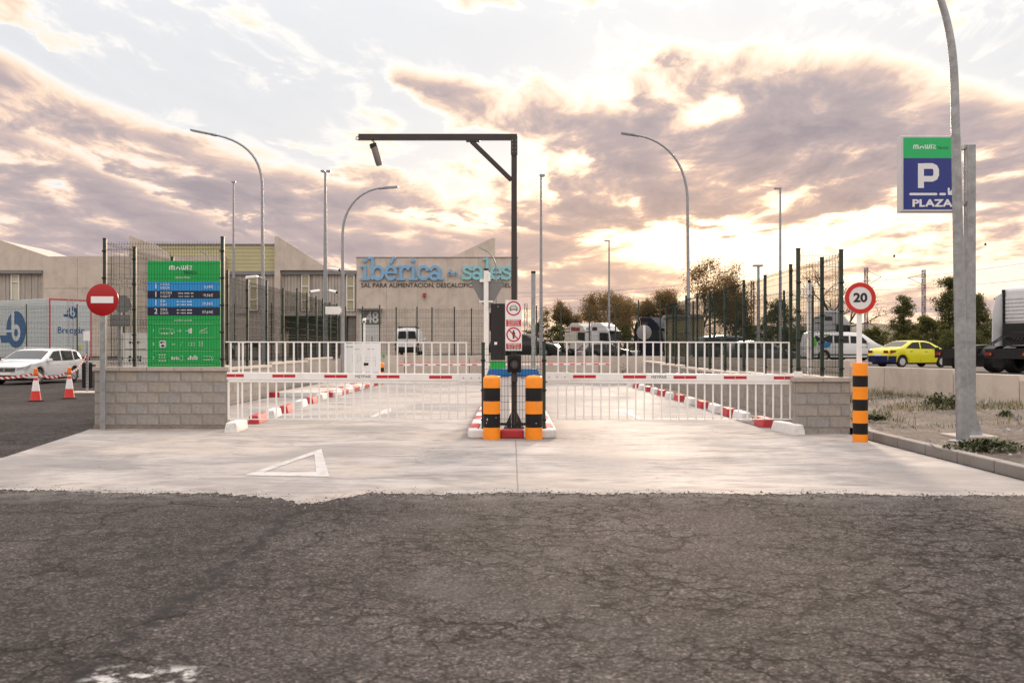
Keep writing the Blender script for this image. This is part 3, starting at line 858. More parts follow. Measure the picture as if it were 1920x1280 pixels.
fence('green mesh fence on the short right block wall and back along the right lane', posts)
fence('green mesh fence on the retaining wall behind the lanes', [(at(px, 600, 44.1).x, 44.1, 1.1, at(px, py, 44.1).z) for px, py in ((648, 576), (680, 575), (712, 573), (743, 577), (782, 576), (810, 577), (852, 576), (884, 579), (930, 578), (968, 576), (1006, 574), (1052, 571), (1105, 573), (1154, 569), (1197, 563), (1238, 560))], wr=.0045, clips=False, pitch=.07)
fence('green mesh fence above the retaining wall on the far left', [(at(px, 600, 47.5).x, 47.5, .86, at(px, py, 47.5).z) for px, py in ((-60, 572), (50, 571), (145, 571), (232, 571), (320, 571), (385, 571), (440, 570), (509, 568), (575, 573), (637, 575))], wr=.0045, clips=False, pitch=.07)
# second post row that shows through the right fence, on top of the retaining wall
posts = []
for px, py in ((1262, 555), (1300, 548), (1340, 541), (1380, 541), (1470, 535), (1524, 520)):
    k = (px-960)/FPX
    # meet the wall line x = 6.7 + (44-y)*.2345
    D = (6.7+44*.2345)/(k+.2345); posts.append((k*D, D, .95, min(3.4, at(px, py, D).z)))
fence('green mesh fence on the retaining wall right of the lanes', posts, wr=.004, clips=False, pitch=.07)

# ------------------------------------------------------------------ kerb blocks along the lanes
ORD = ['first', 'second', 'third', 'fourth', 'fifth', 'sixth', 'seventh', 'eighth', 'ninth', 'tenth', 'eleventh', 'twelfth', 'thirteenth', 'fourteenth', 'fifteenth', 'sixteenth', 'seventeenth']
KB = {}


def kerb_block(color, p, ang, label, group, L=1.0):
    k = (color, L)
    if k not in KB:
        b = MB(); l = L/2
        prof = [(-.115, 0), (.115, 0), (.11, .05), (.085, .16), (.07, .17), (-.07, .17), (-.085, .16), (-.11, .05)]
        b.prism([(x, z) for x, z in prof], -l+.05, l-.05, 'xz')
        n = len(prof)
        for s_, e in ((-1, -l), (1, l)):
            base = [(x, s_*(l-.05), z) for x, z in prof]; tip = [(x*.9, e*(1 if z < .1 else .955), min(z, .158)) for x, z in prof]
            vs = base+tip; fs = [(i, (i+1) % n, n+(i+1) % n, n+i) for i in range(n)]+[tuple(range(n, 2*n))]
            if s_ > 0: fs = [f[::-1] for f in fs]
            b.add(vs, fs)
        o = b.build('kerb_block', kerb_white if color == 'white' else kerb_red, None, smooth=30); KB[k] = o.data
    else:
        o = bpy.data.objects.new('kerb_block', KB[k]); COL.objects.link(o)
    o.location = p; o.rotation_euler = (0, 0, ang)
    return tag(o, label, 'kerb block', group)


rng = random.Random(5)
cnt = {'white': 0, 'red': 0}
for i, D in enumerate([18.0, 19.9, 21.5, 23.1, 25.2, 26.95, 28.9, 30.5, 32.2, 33.9, 35.6, 37.3, 39.0]):
    c = ('white', 'red')[i % 2]
    x = -4.98-(D-18)*.05
    kerb_block(c, (x, D, .004), R(3)+rng.uniform(-.03, .03), f'{ORD[cnt[c]]} {c} kerb block from the left block wall along the left lane', 'kerb blocks along the left lane')
    cnt[c] += 1
cnt = {'white': 0, 'red': 0}
for i, D in enumerate([17.55, 18.95, 20.7, 21.9, 23.3, 24.8, 26.4, 28.1, 29.7, 31.2, 32.7, 34.2, 35.7, 37.2, 38.7]):
    c = ('white', 'red')[i % 2]
    x = 4.86 if i == 0 else 4.80-(D-18)*.008
    kerb_block(c, (x, D, .004), R(-2 if i else 8)+rng.uniform(-.03, .03), f'{ORD[cnt[c]]} {c} kerb block from the right block wall along the right lane', 'kerb blocks along the right lane', 1.0 if i in (0, 2, 4) else .85)
    cnt[c] += 1

# raised pad on the left, edged in white with red ends
pad = thing('kerbed_pad', 'raised concrete pad with white and red kerb left of the left lane', 'traffic island', (-6.4, 30.0, 0))
b = MB(); b.box(-.86, .93, .16, 11.0, 0, .14); b.build('slab', cast, pad)
for (xa, xb, m_) in ((-.92, -.62, kerb_red), (-.62, .62, kerb_white), (.62, .98, kerb_red)):
    b = MB(); b.box(xa+.003, xb-.003, 0, .155, 0, .16); b.build('kerb_stone', m_, pad, bevel=.02)
for k in range(9):
    b = MB(); b.box(.935, 1.06, .17+k*1.2, .17+k*1.2+1.19, 0, .16); b.build('kerb_stone', (kerb_white, kerb_red)[k % 2], pad, bevel=.02)
b = MB(); b.box(-.3, .4, 4.2, 4.9, .14, .146); b.build('cover_plate', M('rust_plate', (.22, .14, .10), .7, .3, .2), pad)

# ------------------------------------------------------------------ traffic island between the lanes
isl = thing('traffic_island', 'narrow traffic island with red and white kerb between the two gates', 'traffic island', (0, 16.35, 0))
b = MB(); b.box(-.56, .56, .17, 9.6, 0, .13); b.build('slab', cast, isl)


def kerbseg(poly, m_):
    b = MB(); b.prism(poly, 0, .15, 'xy'); b.build('kerb_stone', m_, isl, bevel=.025)


kerbseg([(-.19, 0), (.19, 0), (.19, .165), (-.19, .165)], kerb_red)
kerbseg([(.193, 0), (.66, 0), (.73, .09), (.73, .42), (.565, .42), (.565, .165), (.193, .165)], kerb_white)
kerbseg([(-.193, 0), (-.193, .165), (-.565, .165), (-.565, .42), (-.73, .42), (-.73, .09), (-.66, 0)], kerb_white)
for s_ in (-1, 1):
    for k in range(9):
        ya = .424+k*1.0; xi, xo = sorted((s_*.565, s_*.73))
        kerbseg([(xi, ya), (xo, ya), (xo, ya+.99), (xi, ya+.99)], (kerb_red, kerb_white)[k % 2])

# ------------------------------------------------------------------ striped bollards


def bollard(label, p, r, h, bands, first, group=None, dome=True, zb=0.):
    root = thing('bollard', label, 'bollard', p, 0, group)
    z = zb
    for i, bh in enumerate(bands):
        m_ = orange_p if (i % 2 == 0) == first else black_p
        prof = [(r, z), (r, z+bh)]
        if i == len(bands)-1:
            if dome: prof += [(r*.97, z+bh+.012), (r*.86, z+bh+.03), (r*.6, z+bh+.045), (0, z+bh+.052)]
            else: prof += [(r*.985, z+bh+.006), (0, z+bh+.006)]
        b = MB(); b.lathe(prof, 28); b.build('band', m_, root, smooth=40)
        z += bh
    return root


b1 = bollard('left striped bollard of the pair in front of the traffic island', gnd(922, 823.5, 0), .14, 1, [.20, .22, .205, .215, .155], True)
b2 = bollard('right striped bollard of the pair in front of the traffic island', gnd(1001, 823.5, 0), .14, 1, [.20, .22, .205, .215, .155], True)
b3 = bollard('tall striped bollard at the foot of the speed limit sign', gnd(1613, 828, 0), .117, 1, [.125, .175, .20, .175, .20, .175, .195], True, dome=False)
b4 = bollard('striped bollard far down the left lane by the white plan board', gnd(713, 720, 0), .155, 1, [.17, .17, .17, .17, .17], True)
for q in (b1, b2):   # chips in the paint
    b = MB()
    for k in range(7):
        a = R(250+rng.uniform(-30, 60)); z = rng.uniform(.25, .62); w = rng.uniform(.006, .018); hh = rng.uniform(.01, .035)
        pts = [(.1408*math.cos(a+u/.14), .1408*math.sin(a+u/.14), z+v) for u, v in ((-w, 0), (w*.3, -hh*.6), (w, 0), (w*.4, hh))]
        b.add(pts, [(0, 1, 2, 3)])
    tag(b.build('paint_chips', M('bare_primer', (.42, .38, .34), .7), q), kind='stuff')

# ------------------------------------------------------------------ barrier gates with hanging and standing bars
GY = 17.55
sc = FPX/GY


def gx(px): return (px-960)/sc
def gz(py): return EYE+(HZ-py)/sc


def gate(label, x_end, x_piv, ups, downs, stripes, logo, zl, zr, pivot_right):
    """x_end free end, x_piv pivot; boom height drops from zl to zr along x"""
    root = thing('barrier_gate', label, 'barrier gate', (x_piv, GY, 0))
    xa, xb = min(x_end, x_piv), max(x_end, x_piv)
    zc = lambda x: lerp(zl, zr, (x-xa)/(xb-xa))
    L = lambda x: x-x_piv
    b = MB(); b.bar((L(xa), 0, zc(xa)), (L(xb), 0, zc(xb)), .06, .135); b.build('boom', white_p, root, bevel=.012)
    b = MB(); b.bar((L(xa)+.03, 0, zc(xa)-.088), (L(xb)-.05, 0, zc(xb)-.088), .05, .04); b.build('boom_rail', white_p, root, bevel=.004)
    zt = gz(641.5); zb = gz(785.5)
    bmesh_ = {}
    b = MB(); x0, x1 = min(ups)-.09, max(ups)+.02
    if not pivot_right: x0, x1 = min(ups)-.09, max(ups)+.012
    b.bar((L(x0), 0, zt+.006), (L(x1), 0, zt-.004), .03, .022); b.build('top_rail', white_p, root)
    for xs, nm, za, zb_ in ((ups, 'upper_bar', .066, zt-.008), (downs, 'lower_bar', None, zb)):
        first = None
        for x in xs:
            z0, z1 = (zc(x)+.066, zt-.008) if za else (zb, zc(x)-.108)
            if first is None:
                b = MB(); b.box(-.0125, .0125, -.0125, .0125, 0, 1); first = b.build(nm, white_p, root); o = first
            else:
                o = bpy.data.objects.new(nm, first.data); COL.objects.link(o); o.parent = root
            o.location = (L(x), 0, z0); o.scale = (1, 1, z1-z0)
    b = MB(); b.bar((L(min(downs)), 0, zb), (L(max(downs)), 0, zb), .02, .016); b.build('bottom_rail', white_p, root)
    for (xc, w) in stripes:
        for s_ in (-1, 1):
            b = MB(); b.box(-w/4+.004, w/4-.004, -.0335, -.030, -.025, .025)
            b.build('reflective_stripe', red_refl, root, loc=(L(xc)+s_*w/4, 0, zc(xc)+.008))
    txt('MEYPAR', .075, (L(logo), -.032, zc(logo)+.004), black_pl, root)
    # pivot clamp with bolts
    b = MB(); d = -1 if pivot_right else 1
    xs = sorted((L(x_piv), L(x_piv)+d*.42)); b.box(xs[0], xs[1], -.036, .036, zc(x_piv)-.075, zc(x_piv)+.075); b.build('boom_clamp', white_p, root, bevel=.006)
    for k in (.06, .2, .34):
        b = MB(); b.cyl((d*k, -.046, zc(x_piv)), (d*k, -.03, zc(x_piv)), .011, n=8); b.build('bolt', galv, root)
    return root


ups = [gx(400+u*.2708) for u in (120, 177, 204, 262, 320, 380, 438, 498, 557, 617, 676, 735, 795, 853, 913, 972, 1036, 1092, 1153, 1215, 1275, 1333, 1393, 1454, 1513, 1573, 1633, 1693, 1752)]
dns = [gx(400+u*.2708) for u in (106, 170, 200, 260, 320, 377, 436, 496, 555, 614, 674, 733, 793, 852, 911, 971, 1033, 1091, 1152, 1211, 1271, 1331, 1391, 1452, 1512, 1572, 1632, 1692, 1750)]
st = [(gx(442), .31), (gx(400+491*.2708), .41), (gx(400+850*.2708), .41), (gx(400+1211*.2708), .41), (gx(400+1574*.2708), .41)]
gate('white barrier gate of the left lane', gx(425.5), gx(905), ups, dns, st, gx(681), gz(704.5), gz(708), True)
ups = [gx(1000+u*.2708) for u in (172, 232, 293, 352, 411, 471, 531, 590, 651, 711, 770, 829, 886, 947, 1007, 1067, 1126, 1186, 1245, 1304, 1363, 1421, 1481, 1539, 1598, 1656, 1713, 1770)]
dns = [gx(1000+u*.2708) for u in (169, 229, 289, 349, 408, 468, 527, 590, 650, 709, 769, 829, 888, 948, 1007, 1067, 1126, 1186, 1244, 1304, 1363, 1421, 1482, 1540, 1600, 1660, 1718, 1778, 1809)]
st = [(gx(1000+353*.2708), .41), (gx(1000+700*.2708), .41), (gx(1000+1048*.2708), .41), (gx(1000+1395*.2708), .41), (gx(1000+1735*.2708), .38)]
gate('white barrier gate of the right lane', gx(1492), gx(1023), ups, dns, st, gx(1235), gz(706), gz(709), False)
b = MB(); b.box(-.06, .06, -.05, .06, 0, .10); b.box(-.045, .045, -.055, -.05, .015, .085)
tag(b.build('boom_rest', white_p, loc=(gx(1490)+.02, RW_Y+.1, .98), bevel=.01), 'small white boom rest box on top of the right block wall', 'boom rest')

# ------------------------------------------------------------------ barrier cabinets and things on the island
blue_p = M('blue_paint', (.02, .16, .46), .35, 0, .08)
cab_white = M('cabinet_white', (.74, .74, .73), .4, 0, .05, 5.)
green_p = M('green_panel', (.012, .34, .055), .45, 0, .08)


def cabinet(label, x, side):
    root = thing('barrier_cabinet', label, 'barrier cabinet', (x, 17.5, .13))
    b = MB(); b.box(-.185, .185, 0, .42, .04, .86); b.build('body', cab_white, root, bevel=.012)
    b = MB(); b.prism([(-.22, .865), (.22, .865), (.195, .96), (.165, .985), (-.165, .985), (-.195, .96)], -.025, .45, 'xz'); b.build('hood', blue_p, root, smooth=40)
    b = MB(); b.box(-.2, .2, -.01, .43, 0, .04); b.build('plinth', black_pl, root)
    b = MB(); b.box(-.16, .16, -.006, -.001, .10, .82); b.build('door', cab_white, root, bevel=.003)
    for k in (-.1, -.06): b = MB(); b.cyl((k, -.01, .83), (k, -.001, .83), .012, n=8); b.build('bolt', galv, root)
    return root


cabinet('barrier cabinet with blue hood driving the left gate', -.225, -1)
cabinet('barrier cabinet with blue hood driving the right gate', .27, 1)
fence('low mesh fence panel across the front of the traffic island', [(at(906, 700, 16.75).x, 16.75, .13, 1.56), (at(1020, 700, 16.75).x, 16.75, .13, 1.58)], pw=.055, clips=True)

# black ticket pillar box on its green stand
tk = thing('ticket_machine', 'tall black ticket machine on a green box behind the island fence', 'ticket machine', (at(934, 700, 18.6).x, 18.6, .13))
b = MB(); b.box(-.14, .13, 0, .3, 1.13, 2.19); b.build('housing', M('charcoal_steel', (.022, .020, .020), .4, .2, .15), tk, bevel=.008)
b = MB(); b.box(-.165, -.142, .05, .22, 1.68, 2.02); b.build('intercom', black_pl, tk, bevel=.006)
b = MB(); b.box(-.15, .14, .02, .3, .82, 1.11); b.build('green_box', green_p, tk, bevel=.006)
b = MB(); b.box(-.13, .12, .03, .28, 0, .8); b.build('stand', cab_white, tk, bevel=.006)
b = MB(); b.box(-.07, -.02, -.004, 0, 1.42, 1.47); b.build('sticker', white_p, tk)
b = MB(); b.cyl((0, -.006, 2.13), (0, 0, 2.13), .012, n=8); b.build('lock', galv, tk)

# gantry: post, beam and brace
gt = thing('height_gantry', 'dark grey steel gantry with a long overhead beam to the left', 'gantry', (at(964, 700, 16.9).x, 16.9, .13))
s_ = FPX/16.9
zt = EYE+(HZ-252)/s_-.13; gxx = lambda px: (px-964)/s_; gzz = lambda py: EYE+(HZ-py)/s_-.13
b = MB(); b.box(-.048, .048, -.048, .048, .02, gzz(264)); b.build('post', dark_steel, gt, bevel=.006)
b = MB(); b.box(gxx(672.5), gxx(969.5), -.05, .05, gzz(263), zt); b.build('beam', dark_steel, gt, bevel=.006)
b = MB(); b.bar((gxx(884), 0, gzz(265)), (gxx(959), 0, gzz(338)), .07, .075); b.build('brace', dark_steel, gt, bevel=.004)
b = MB(); b.box(gxx(874), gxx(900), -.05, .05, gzz(265)-.01, gzz(263)-.001)
b.build('brace_plate', dark_steel, gt)
b = MB(); b.box(-.056, .056, -.06, -.05, gzz(292), gzz(256)); b.build('joint_plate', dark_steel, gt)
for k in (263, 270, 277, 284):
    for q in (-.03, .03): b = MB(); b.cyl((q, -.066, gzz(k+2)), (q, -.058, gzz(k+2)), .008, n=6); b.build('bolt', galv, gt)
b = MB(); b.box(-.17, .17, -.15, .15, 0, .02); b.build('base_plate', dark_steel, gt)
for a, c in ((1, 0), (-1, 0), (0, 1), (0, -1)):
    g = MB()
    if c == 0: g.prism([(a*.05, .02), (a*.15, .02), (a*.15, .05), (a*.05, .27)], -.008, .008, 'xz')
    else: g.prism([(c*.05, .02), (c*.13, .02), (c*.13, .05), (c*.05, .27)], -.008, .008, 'yz')
    g.build('gusset', dark_steel, gt)
for q in (-.13, .13):
    for w in (-.11, .11): b = MB(); b.cyl((q, w, .02), (q, w, .05), .014, n=6); b.build('bolt', galv, gt)

# tube camera hanging at the beam's end
tc = thing('tube_camera', 'grey tube camera hanging tilted under the gantry beam', 'camera', (at(704, 290, 16.9).x, 16.9, at(704, 290, 16.9).z))
g = lambda px, py: ((px-704)/s_, 0, (290-py)/s_)
b = MB(); b.tube([g(700, 272), g(701.5, 276), g(710, 305), g(711.5, 310)], [.045, .057, .057, .05], 16); b.build('housing', M('camera_grey', (.17, .15, .145), .4, .3), tc, smooth=40)
b = MB(); b.tube([g(699, 270), g(701, 277)], [.06, .062], 16); b.build('hood', black_pl, tc, smooth=40)
b = MB(); b.tube([g(700, 264), g(701, 268), g(700, 273)], .012, 8); b.build('bracket', galv, tc)
b = MB(); b.tube([g(674, 255), g(668, 257), g(667, 261), g(673, 263), g(686, 261), g(697, 263), g(701, 266), g(705, 270), g(702, 275), g(699, 277)], .012, 8); b.build('cable', M('white_cable', (.6, .56, .55), .5), tc, smooth=60)

# prohibition board and traffic light on the gantry post
pb = thing('prohibition_board', 'white board with a no cars sign above a no pedestrians sign', 'sign', (at(963, 610, 16.82).x, 16.82, at(963, 610, 16.82).z))
s2 = FPX/16.82
hw, hh = 15.5/s2, 47.5/s2
b = MB(); b.box(-hw, hw, -.004, .004, -hh, hh); b.build('board', M('sign_white', (.78, .77, .78), .35, 0, .03), pb, bevel=.002)
for zc_, mm in ((32/s2, 0), (-17/s2, 1)):
    b = MB(); b.ring((0, zc_), .100, .124, -.0055, n=32); b.build('ring', M('sign_red', (.48, .03, .03), .4, 0, .05), pb)
car_m = M('print_grey', (.10, .09, .085), .5)
b = MB(); z0 = 32/s2
for pts in ([(-.068, .01), (-.048, .022), (-.034, .048), (.034, .048), (.048, .022), (.068, .01), (.068, -.022), (-.068, -.022)],):
    stroke(b, [(x, z+z0) for x, z in pts], .010, -.0075, -.0055, True)
stroke(b, [(-.045, z0+.020), (.045, z0+.020)], .006, -.0075, -.0055)
for sx_ in (-1, 1):
    b.prism([(sx_*.062, z0-.022), (sx_*.040, z0-.022), (sx_*.040, z0-.042), (sx_*.062, z0-.042)], -.0075, -.0055, 'xz')
    b.prism(circ(sx_*.048, z0-.002, .010, 8), -.0075, -.0055, 'xz')
stroke(b, [(-.03, z0-.006), (.03, z0-.006)], .006, -.0075, -.0055)
b.build('car_symbol', car_m, pb)
b = MB(); z0 = -17/s2
b.prism(circ(0, z0+.062, .014, 10), -.0075, -.0055, 'xz')
b.prism([(-.022, z0+.044), (.022, z0+.044), (.026, z0-.008), (.017, z0-.008), (.014, z0+.020), (.013, z0-.072), (.003, z0-.072), (0, z0-.012), (-.003, z0-.072), (-.013, z0-.072), (-.014, z0+.020), (-.017, z0-.008), (-.026, z0-.008)], -.0075, -.0055, 'xz')
b.build('pedestrian_symbol', M('print_black', (.012, .012, .012), .5), pb)
b = MB(); stroke(b, [(-.075, z0+.075), (.075, z0-.075)], .02, -.0095, -.008, ends=False); b.build('slash', MATS['sign_red'], pb)
for za, zb_, lines in ((-1.5/s2, 10.8/s2, ('PROHIBIDO', 'EL PASO DE', 'VEHICULOS')), (-43/s2, -33.5/s2, ('PROHIBIDO', 'PEATONES'))):
    b = MB(); b.box(-.125, .125, -.0062, -.004, za, zb_); b.build('caption_band', MATS['sign_red'], pb)
    n = len(lines)
    for i, t_ in enumerate(lines):
        txt(t_, (zb_-za)/n*1.0, (0, -.0075, zb_-(zb_-za)*(i+.5)/n), MATS['sign_white'], pb, bold=.0004, sx=.225/(len(t_)*.66*(zb_-za)/n))

tl = thing('traffic_light', 'square black traffic light with one dark grey lens, unlit', 'traffic light', (at(964, 682, 16.76).x, 16.76, at(964, 682, 16.76).z))
b = MB(); b.box(-.115, .12, -.05, .04, -.145, .15); b.build('housing', black_pl, tl, bevel=.012)
b = MB(); b.lathe([(.094, 0), (.098, -.09), (.090, -.09), (.086, 0)], 24, (.005, -.05, .0), 'y')
b.build('hood', black_pl, tl, smooth=40)
b = MB(); b.lathe([(.088, .0), (.07, -.012), (.035, -.02), (0, -.022)], 24, (.005, -.051, 0), 'y'); b.build('lens', M('smoked_lens', (.085, .08, .08), .3, 0, .3, 60.), tl, smooth=60)
b = MB()
for r_ in (.022, .044, .066):
    for k in range(int(r_/.022)*6):
        a = 2*math.pi*k/(int(r_/.022)*6); b.prism(circ(.005+r_*math.cos(a), r_*math.sin(a), .006, 6), -.078, -.068, 'xz')
b.build('led_dots', M('led_grey', (.26, .25, .25), .35), tl)
b = MB(); b.box(-.035, .04, .04, .1, -.09, .09); b.box(-.05, .055, -.03, .05, -.30, -.15); b.build('bracket', dark_steel, tl, bevel=.004)

# white post carrying the back of a give way sign
D = 20.2; s3 = FPX/D; bx = at(911.5, 700, D).x
ws = thing('give_way_sign', 'grey back of a triangular sign on a white post above the island', 'road sign', (bx, D, .13))
lz = lambda py: EYE+(HZ-py)/s3-.13
b = MB(); b.box(-.048, .048, -.03, .03, 0, lz(507)); b.build('post', white_p, ws, bevel=.006)
b = MB(); b.box(-.05, .05, -.032, .032, lz(507), lz(503.5)); b.build('post_cap', black_pl, ws)
b = MB(); tri = [((883-911.5)/s3, lz(530)), ((886-911.5)/s3, lz(528)), ((942-911.5)/s3, lz(528)), ((945-911.5)/s3, lz(530)), ((916-911.5)/s3, lz(581)), ((912-911.5)/s3, lz(581))]
b.prism(tri, .034, .042, 'xz'); b.build('plate', sign_back, ws)
b = MB()
for p, q in zip(tri, tri[1:]+tri[:1]): b.bar((p[0], .036, p[1]), (q[0], .036, q[1]), .022, .012, up=(0, 1, 0))
b.build('plate_rim', sign_back, ws)
for py in (565, 526):
    b = MB(); b.box(-.14, .14, .022, .034, lz(py)-.018, lz(py)+.018) if py == 565 else b.box(-.13, -.045, -.02, .034, lz(py)-.03, lz(py)+.03); b.build('bracket', white_p, ws)
b = MB(); b.box(.03, .085, -.05, .03, lz(528), lz(511)); b.build('camera_box', white_p, ws, bevel=.01)

# galvanised post with black cap
p = at(1000, 700, 20.2)
gp = thing('metal_post', 'bare galvanised post with black cap behind the right half of the island', 'post', (p.x, 20.2, .13))
b = MB(); b.box(-.043, .043, -.03, .03, 0, EYE+(HZ-512)/s3-.13); b.build('post', galv, gp, bevel=.006)
b = MB(); b.box(-.047, .047, -.034, .034, EYE+(HZ-512)/s3-.13, EYE+(HZ-508.5)/s3-.13); b.build('post_cap', black_pl, gp)

# back of a round sign down the right lane
D = 40.; s4 = FPX/D; p = gnd(1208, 720, 0); D = 40.
rs = thing('round_sign', 'grey back of a round sign on a thin white post down the right lane', 'road sign', (at(1208, 700, D).x, D, 0))
b = MB(); b.box(-.045, .045, -.03, .03, 0, EYE+(HZ-610)/s4); b.build('post', white_p, rs)
b = MB(); b.lathe([(0, .034), (.29, .034), (.30, .04), (.30, .055), (0, .055)], 28, (0, 0, EYE+(HZ-623)/s4), 'y'); b.build('plate', sign_back, rs, smooth=40)

# far exit barrier
fb = thing('exit_barrier', 'thin red and white barrier boom across the far end of the lanes', 'barrier gate', (at(1144, 682, 40.5).x, 40.5, 0))
s5 = FPX/40.5; fx = lambda px: (px-1144)/s5; fz_ = lambda py: EYE+(HZ-py)/s5
b = MB(); b.bar((fx(748), 0, fz_(684)), (fx(1145), 0, fz_(682)), .05, .085); b.build('boom', white_p, fb, bevel=.01)
b = MB(); b.bar((fx(748), 0, fz_(682)+.045), (fx(1145), 0, fz_(680)+.035), .054, .018); b.build('top_strip', M('pink_strip', (.75, .09, .11), .4), fb)
for px in (752, 774, 798, 822, 844, 868, 890, 1000, 1016, 1032, 1052, 1073, 1094, 1118, 1140):
    b = MB(); b.box(-.10, .10, -.03, -.026, -.024, .018); b.build('reflective_stripe', red_refl, fb, loc=(fx(px), 0, fz_(684-2*(px-748)/397)))
b = MB(); b.box(-.16, .16, -.14, .14, 0, .82); b.build('cabinet', cab_white, fb, loc=(fx(958), .25, 0), bevel=.02)

# ------------------------------------------------------------------ road markings
wm = M('road_paint_white', (.49, .47, .455), .7, 0, .10, 9., stain=(.33, .295, .27), stain_amt=.85, spec=.15)
b = MB()
o_ = [gnd(x, y, .009) for x, y in ((458, 890.5), (602.6, 840.7), (617.5, 893))]
i_ = [gnd(x, y, .009) for x, y in ((495, 884.5), (589.6, 851), (592.5, 884))]
b.add([tuple(p) for p in o_+i_], [(0, 2, 5, 3), (2, 1, 4, 5), (1, 0, 3, 4)])
tag(b.build('give_way_triangle', wm), 'worn white give way triangle painted on the concrete before the left gate', 'road marking')


def arrow(label, pts):
    b = MB(); b.v = [tuple(gnd(x, y, .009)) for x, y in pts]; b.f = [tuple(range(len(pts)))]; b.m = [0]
    tag(b.build('lane_arrow', wm), label, 'road marking', 'lane arrows')


arrow('white lane arrow painted on the concrete of the right lane', [(1000+u*.2708, 620+v*.2708) for u, v in ((553, 557), (590, 541), (640, 542), (715, 560), (672, 563), (752, 606), (765, 618), (716, 608), (640, 566))])
arrow('faint white lane arrow painted on the concrete of the left lane', [(400+u*.2708, 620+v*.2708) for u, v in ((1235, 540), (1215, 530), (1165, 555), (1120, 575), (1085, 598), (1120, 598), (1160, 580), (1195, 568), (1185, 582), (1230, 560))])

# ------------------------------------------------------------------ signs
sign_green = M('print_green', (.006, .40, .085), .5, 0, .03)
sign_cyan = M('print_blue', (.022, .30, .72), .5, 0, .03)
sign_navy = M('print_navy', (.012, .020, .055), .5, 0, .05)
sign_ink = M('print_white', (.80, .80, .80), .5, 0, .02)
sign_pale = M('print_pale_green', (.30, .62, .33), .5, 0, .02)

# price board behind the mesh
D = 18.75; s6 = FPX/D
pbd = thing('price_board', 'large green price board with blue rows behind the mesh fence', 'sign', (at(344.5, 688, D).x, D, 0))
X = lambda px: (px-344.5)/s6
Z = lambda py: EYE+(HZ-py)/s6
Y0 = -.008
b = MB(); b.box(X(276.5), X(413), 0, .04, Z(690), Z(489)); b.build('panel', sign_green, pbd, bevel=.004)
for (a, c, m_) in ((528.2, 545, sign_cyan), (545, 559.8, sign_navy), (559.8, 576, sign_cyan), (576, 591.5, sign_navy)):
    b = MB(); b.box(X(276.7), X(412.8), -.004, -.0005, Z(c)+.001, Z(a)-.001); b.build('price_row', m_, pbd)


def t_(body, px, py, h, m_=sign_ink, align='CENTER', bold=.0, w=None):
    """h: cap height in photo px; w: width in photo px"""
    size = h/s6/.72
    o = txt(body, size, (X(px), Y0, Z(py)), m_, pbd, align=align, bold=bold)
    if w: o.scale = (w/s6/(len(body)*size*.58), 1, 1)
    return o


LG = {}


def logo(parent, x, z, h, y, mat):
    """the word mnwiz in round even strokes, x-height h; left edge x"""
    b = MB(); w = h*.24; u = h*.5
    def arch(x0, x1):
        r = (x1-x0)/2
        return [(x0, z), (x0, z+h-r-w/2)]+[(x0+r-r*math.cos(R(q)), z+h-w/2-r+r*math.sin(R(q))) for q in (30, 60, 90, 120, 150)]+[(x1, z+h-r-w/2), (x1, z)]
    stroke(b, arch(x, x+u), w, y, y+.002, ends=False); stroke(b, arch(x+u, x+2*u), w, y-.0006, y+.0014, ends=False)
    q = x+2*u+w*1.9
    a = [(q+h*.42-h*.42*math.cos(R(k)), z+h*.42*math.sin(R(k))*1.35) for k in range(0, 181, 20)]
    stroke(b, a, w, y, y+.002, ends=False)
    q += h*.84+w*1.6
    flip = lambda x0, x1: [(px_, z+h-(pz-z)) for px_, pz in arch(x0, x1)]
    stroke(b, flip(q, q+u), w, y, y+.002, ends=False); stroke(b, flip(q+u, q+2*u), w, y-.0006, y+.0014, ends=False)
    q += 2*u+w*1.7
    stroke(b, [(q, z), (q, z+h)], w, y, y+.002, ends=False); b.prism(circ(q, z+h*1.0+w*.2, w*.5, 8), y, y+.002, 'xz')
    q += w*1.3
    stroke(b, [(q, z+h-w/2), (q+h*.72, z+h-w/2), (q+w*.3, z+w/2), (q+h*.78, z+w/2)], w, y, y+.002, ends=False)
    b.build('logo', mat, parent)
    return q+h*.78


logo(pbd, X(318.5), Z(506), 8.2/s6, Y0, sign_ink)
t_('TRUCK', 357, 511.5, 5.6, M('print_dark_green', (.012, .06, .02), .5), bold=.0005)
t_('PRECIOS / PRICES', 343, 520.6, 3.6, w=33)
rowsT = [('1', 'HORA', 'HOUR', '2,49€', 536.5, ''), ('1', 'NOCHE', 'NIGHT', '19,96€', 552.4, 'n'), ('1', 'DÍA', 'DAY', '29,96€', 568, 'n'), ('2', 'DÍAS', 'DAYS', '57,64€', 583.8, 'n')]
for n_, a, c, pr, py, ex in rowsT:
    t_(n_, 292.5, py, 10.5, bold=.0012)
    t_(a, 301, py-3.3, 4.4, align='LEFT', bold=.0006); t_(c, 301, py+3.3, 4.4, align='LEFT', bold=.0006)
    t_(pr, 400, py+1.5, 5.2, align='RIGHT', bold=.0007)
    if ex:
        for q in (-2.6, 3.0):
            b = MB()
            for k in range(13):
                xx = 332+k*2.4
                if (k*7+int(py)+int(q)) % 5: b.box(X(xx), X(xx+1.7), Y0, Y0+.002, Z(py+q+1), Z(py+q-1))
            b.build('small_print', sign_ink, pbd)
t_('ACCESO / ACCESS', 343.5, 600.5, 3.4, w=35, bold=.0003)
for py in (607.5, 633, 658, 683.5):
    b = MB(); b.box(X(287), X(401), Y0, Y0+.002, Z(py+.35), Z(py-.35)); b.build('rule', sign_pale, pbd)
for n_, py in (('1', 620), ('2', 645), ('3', 671)): t_(n_, 288, py, 5, bold=.0006)


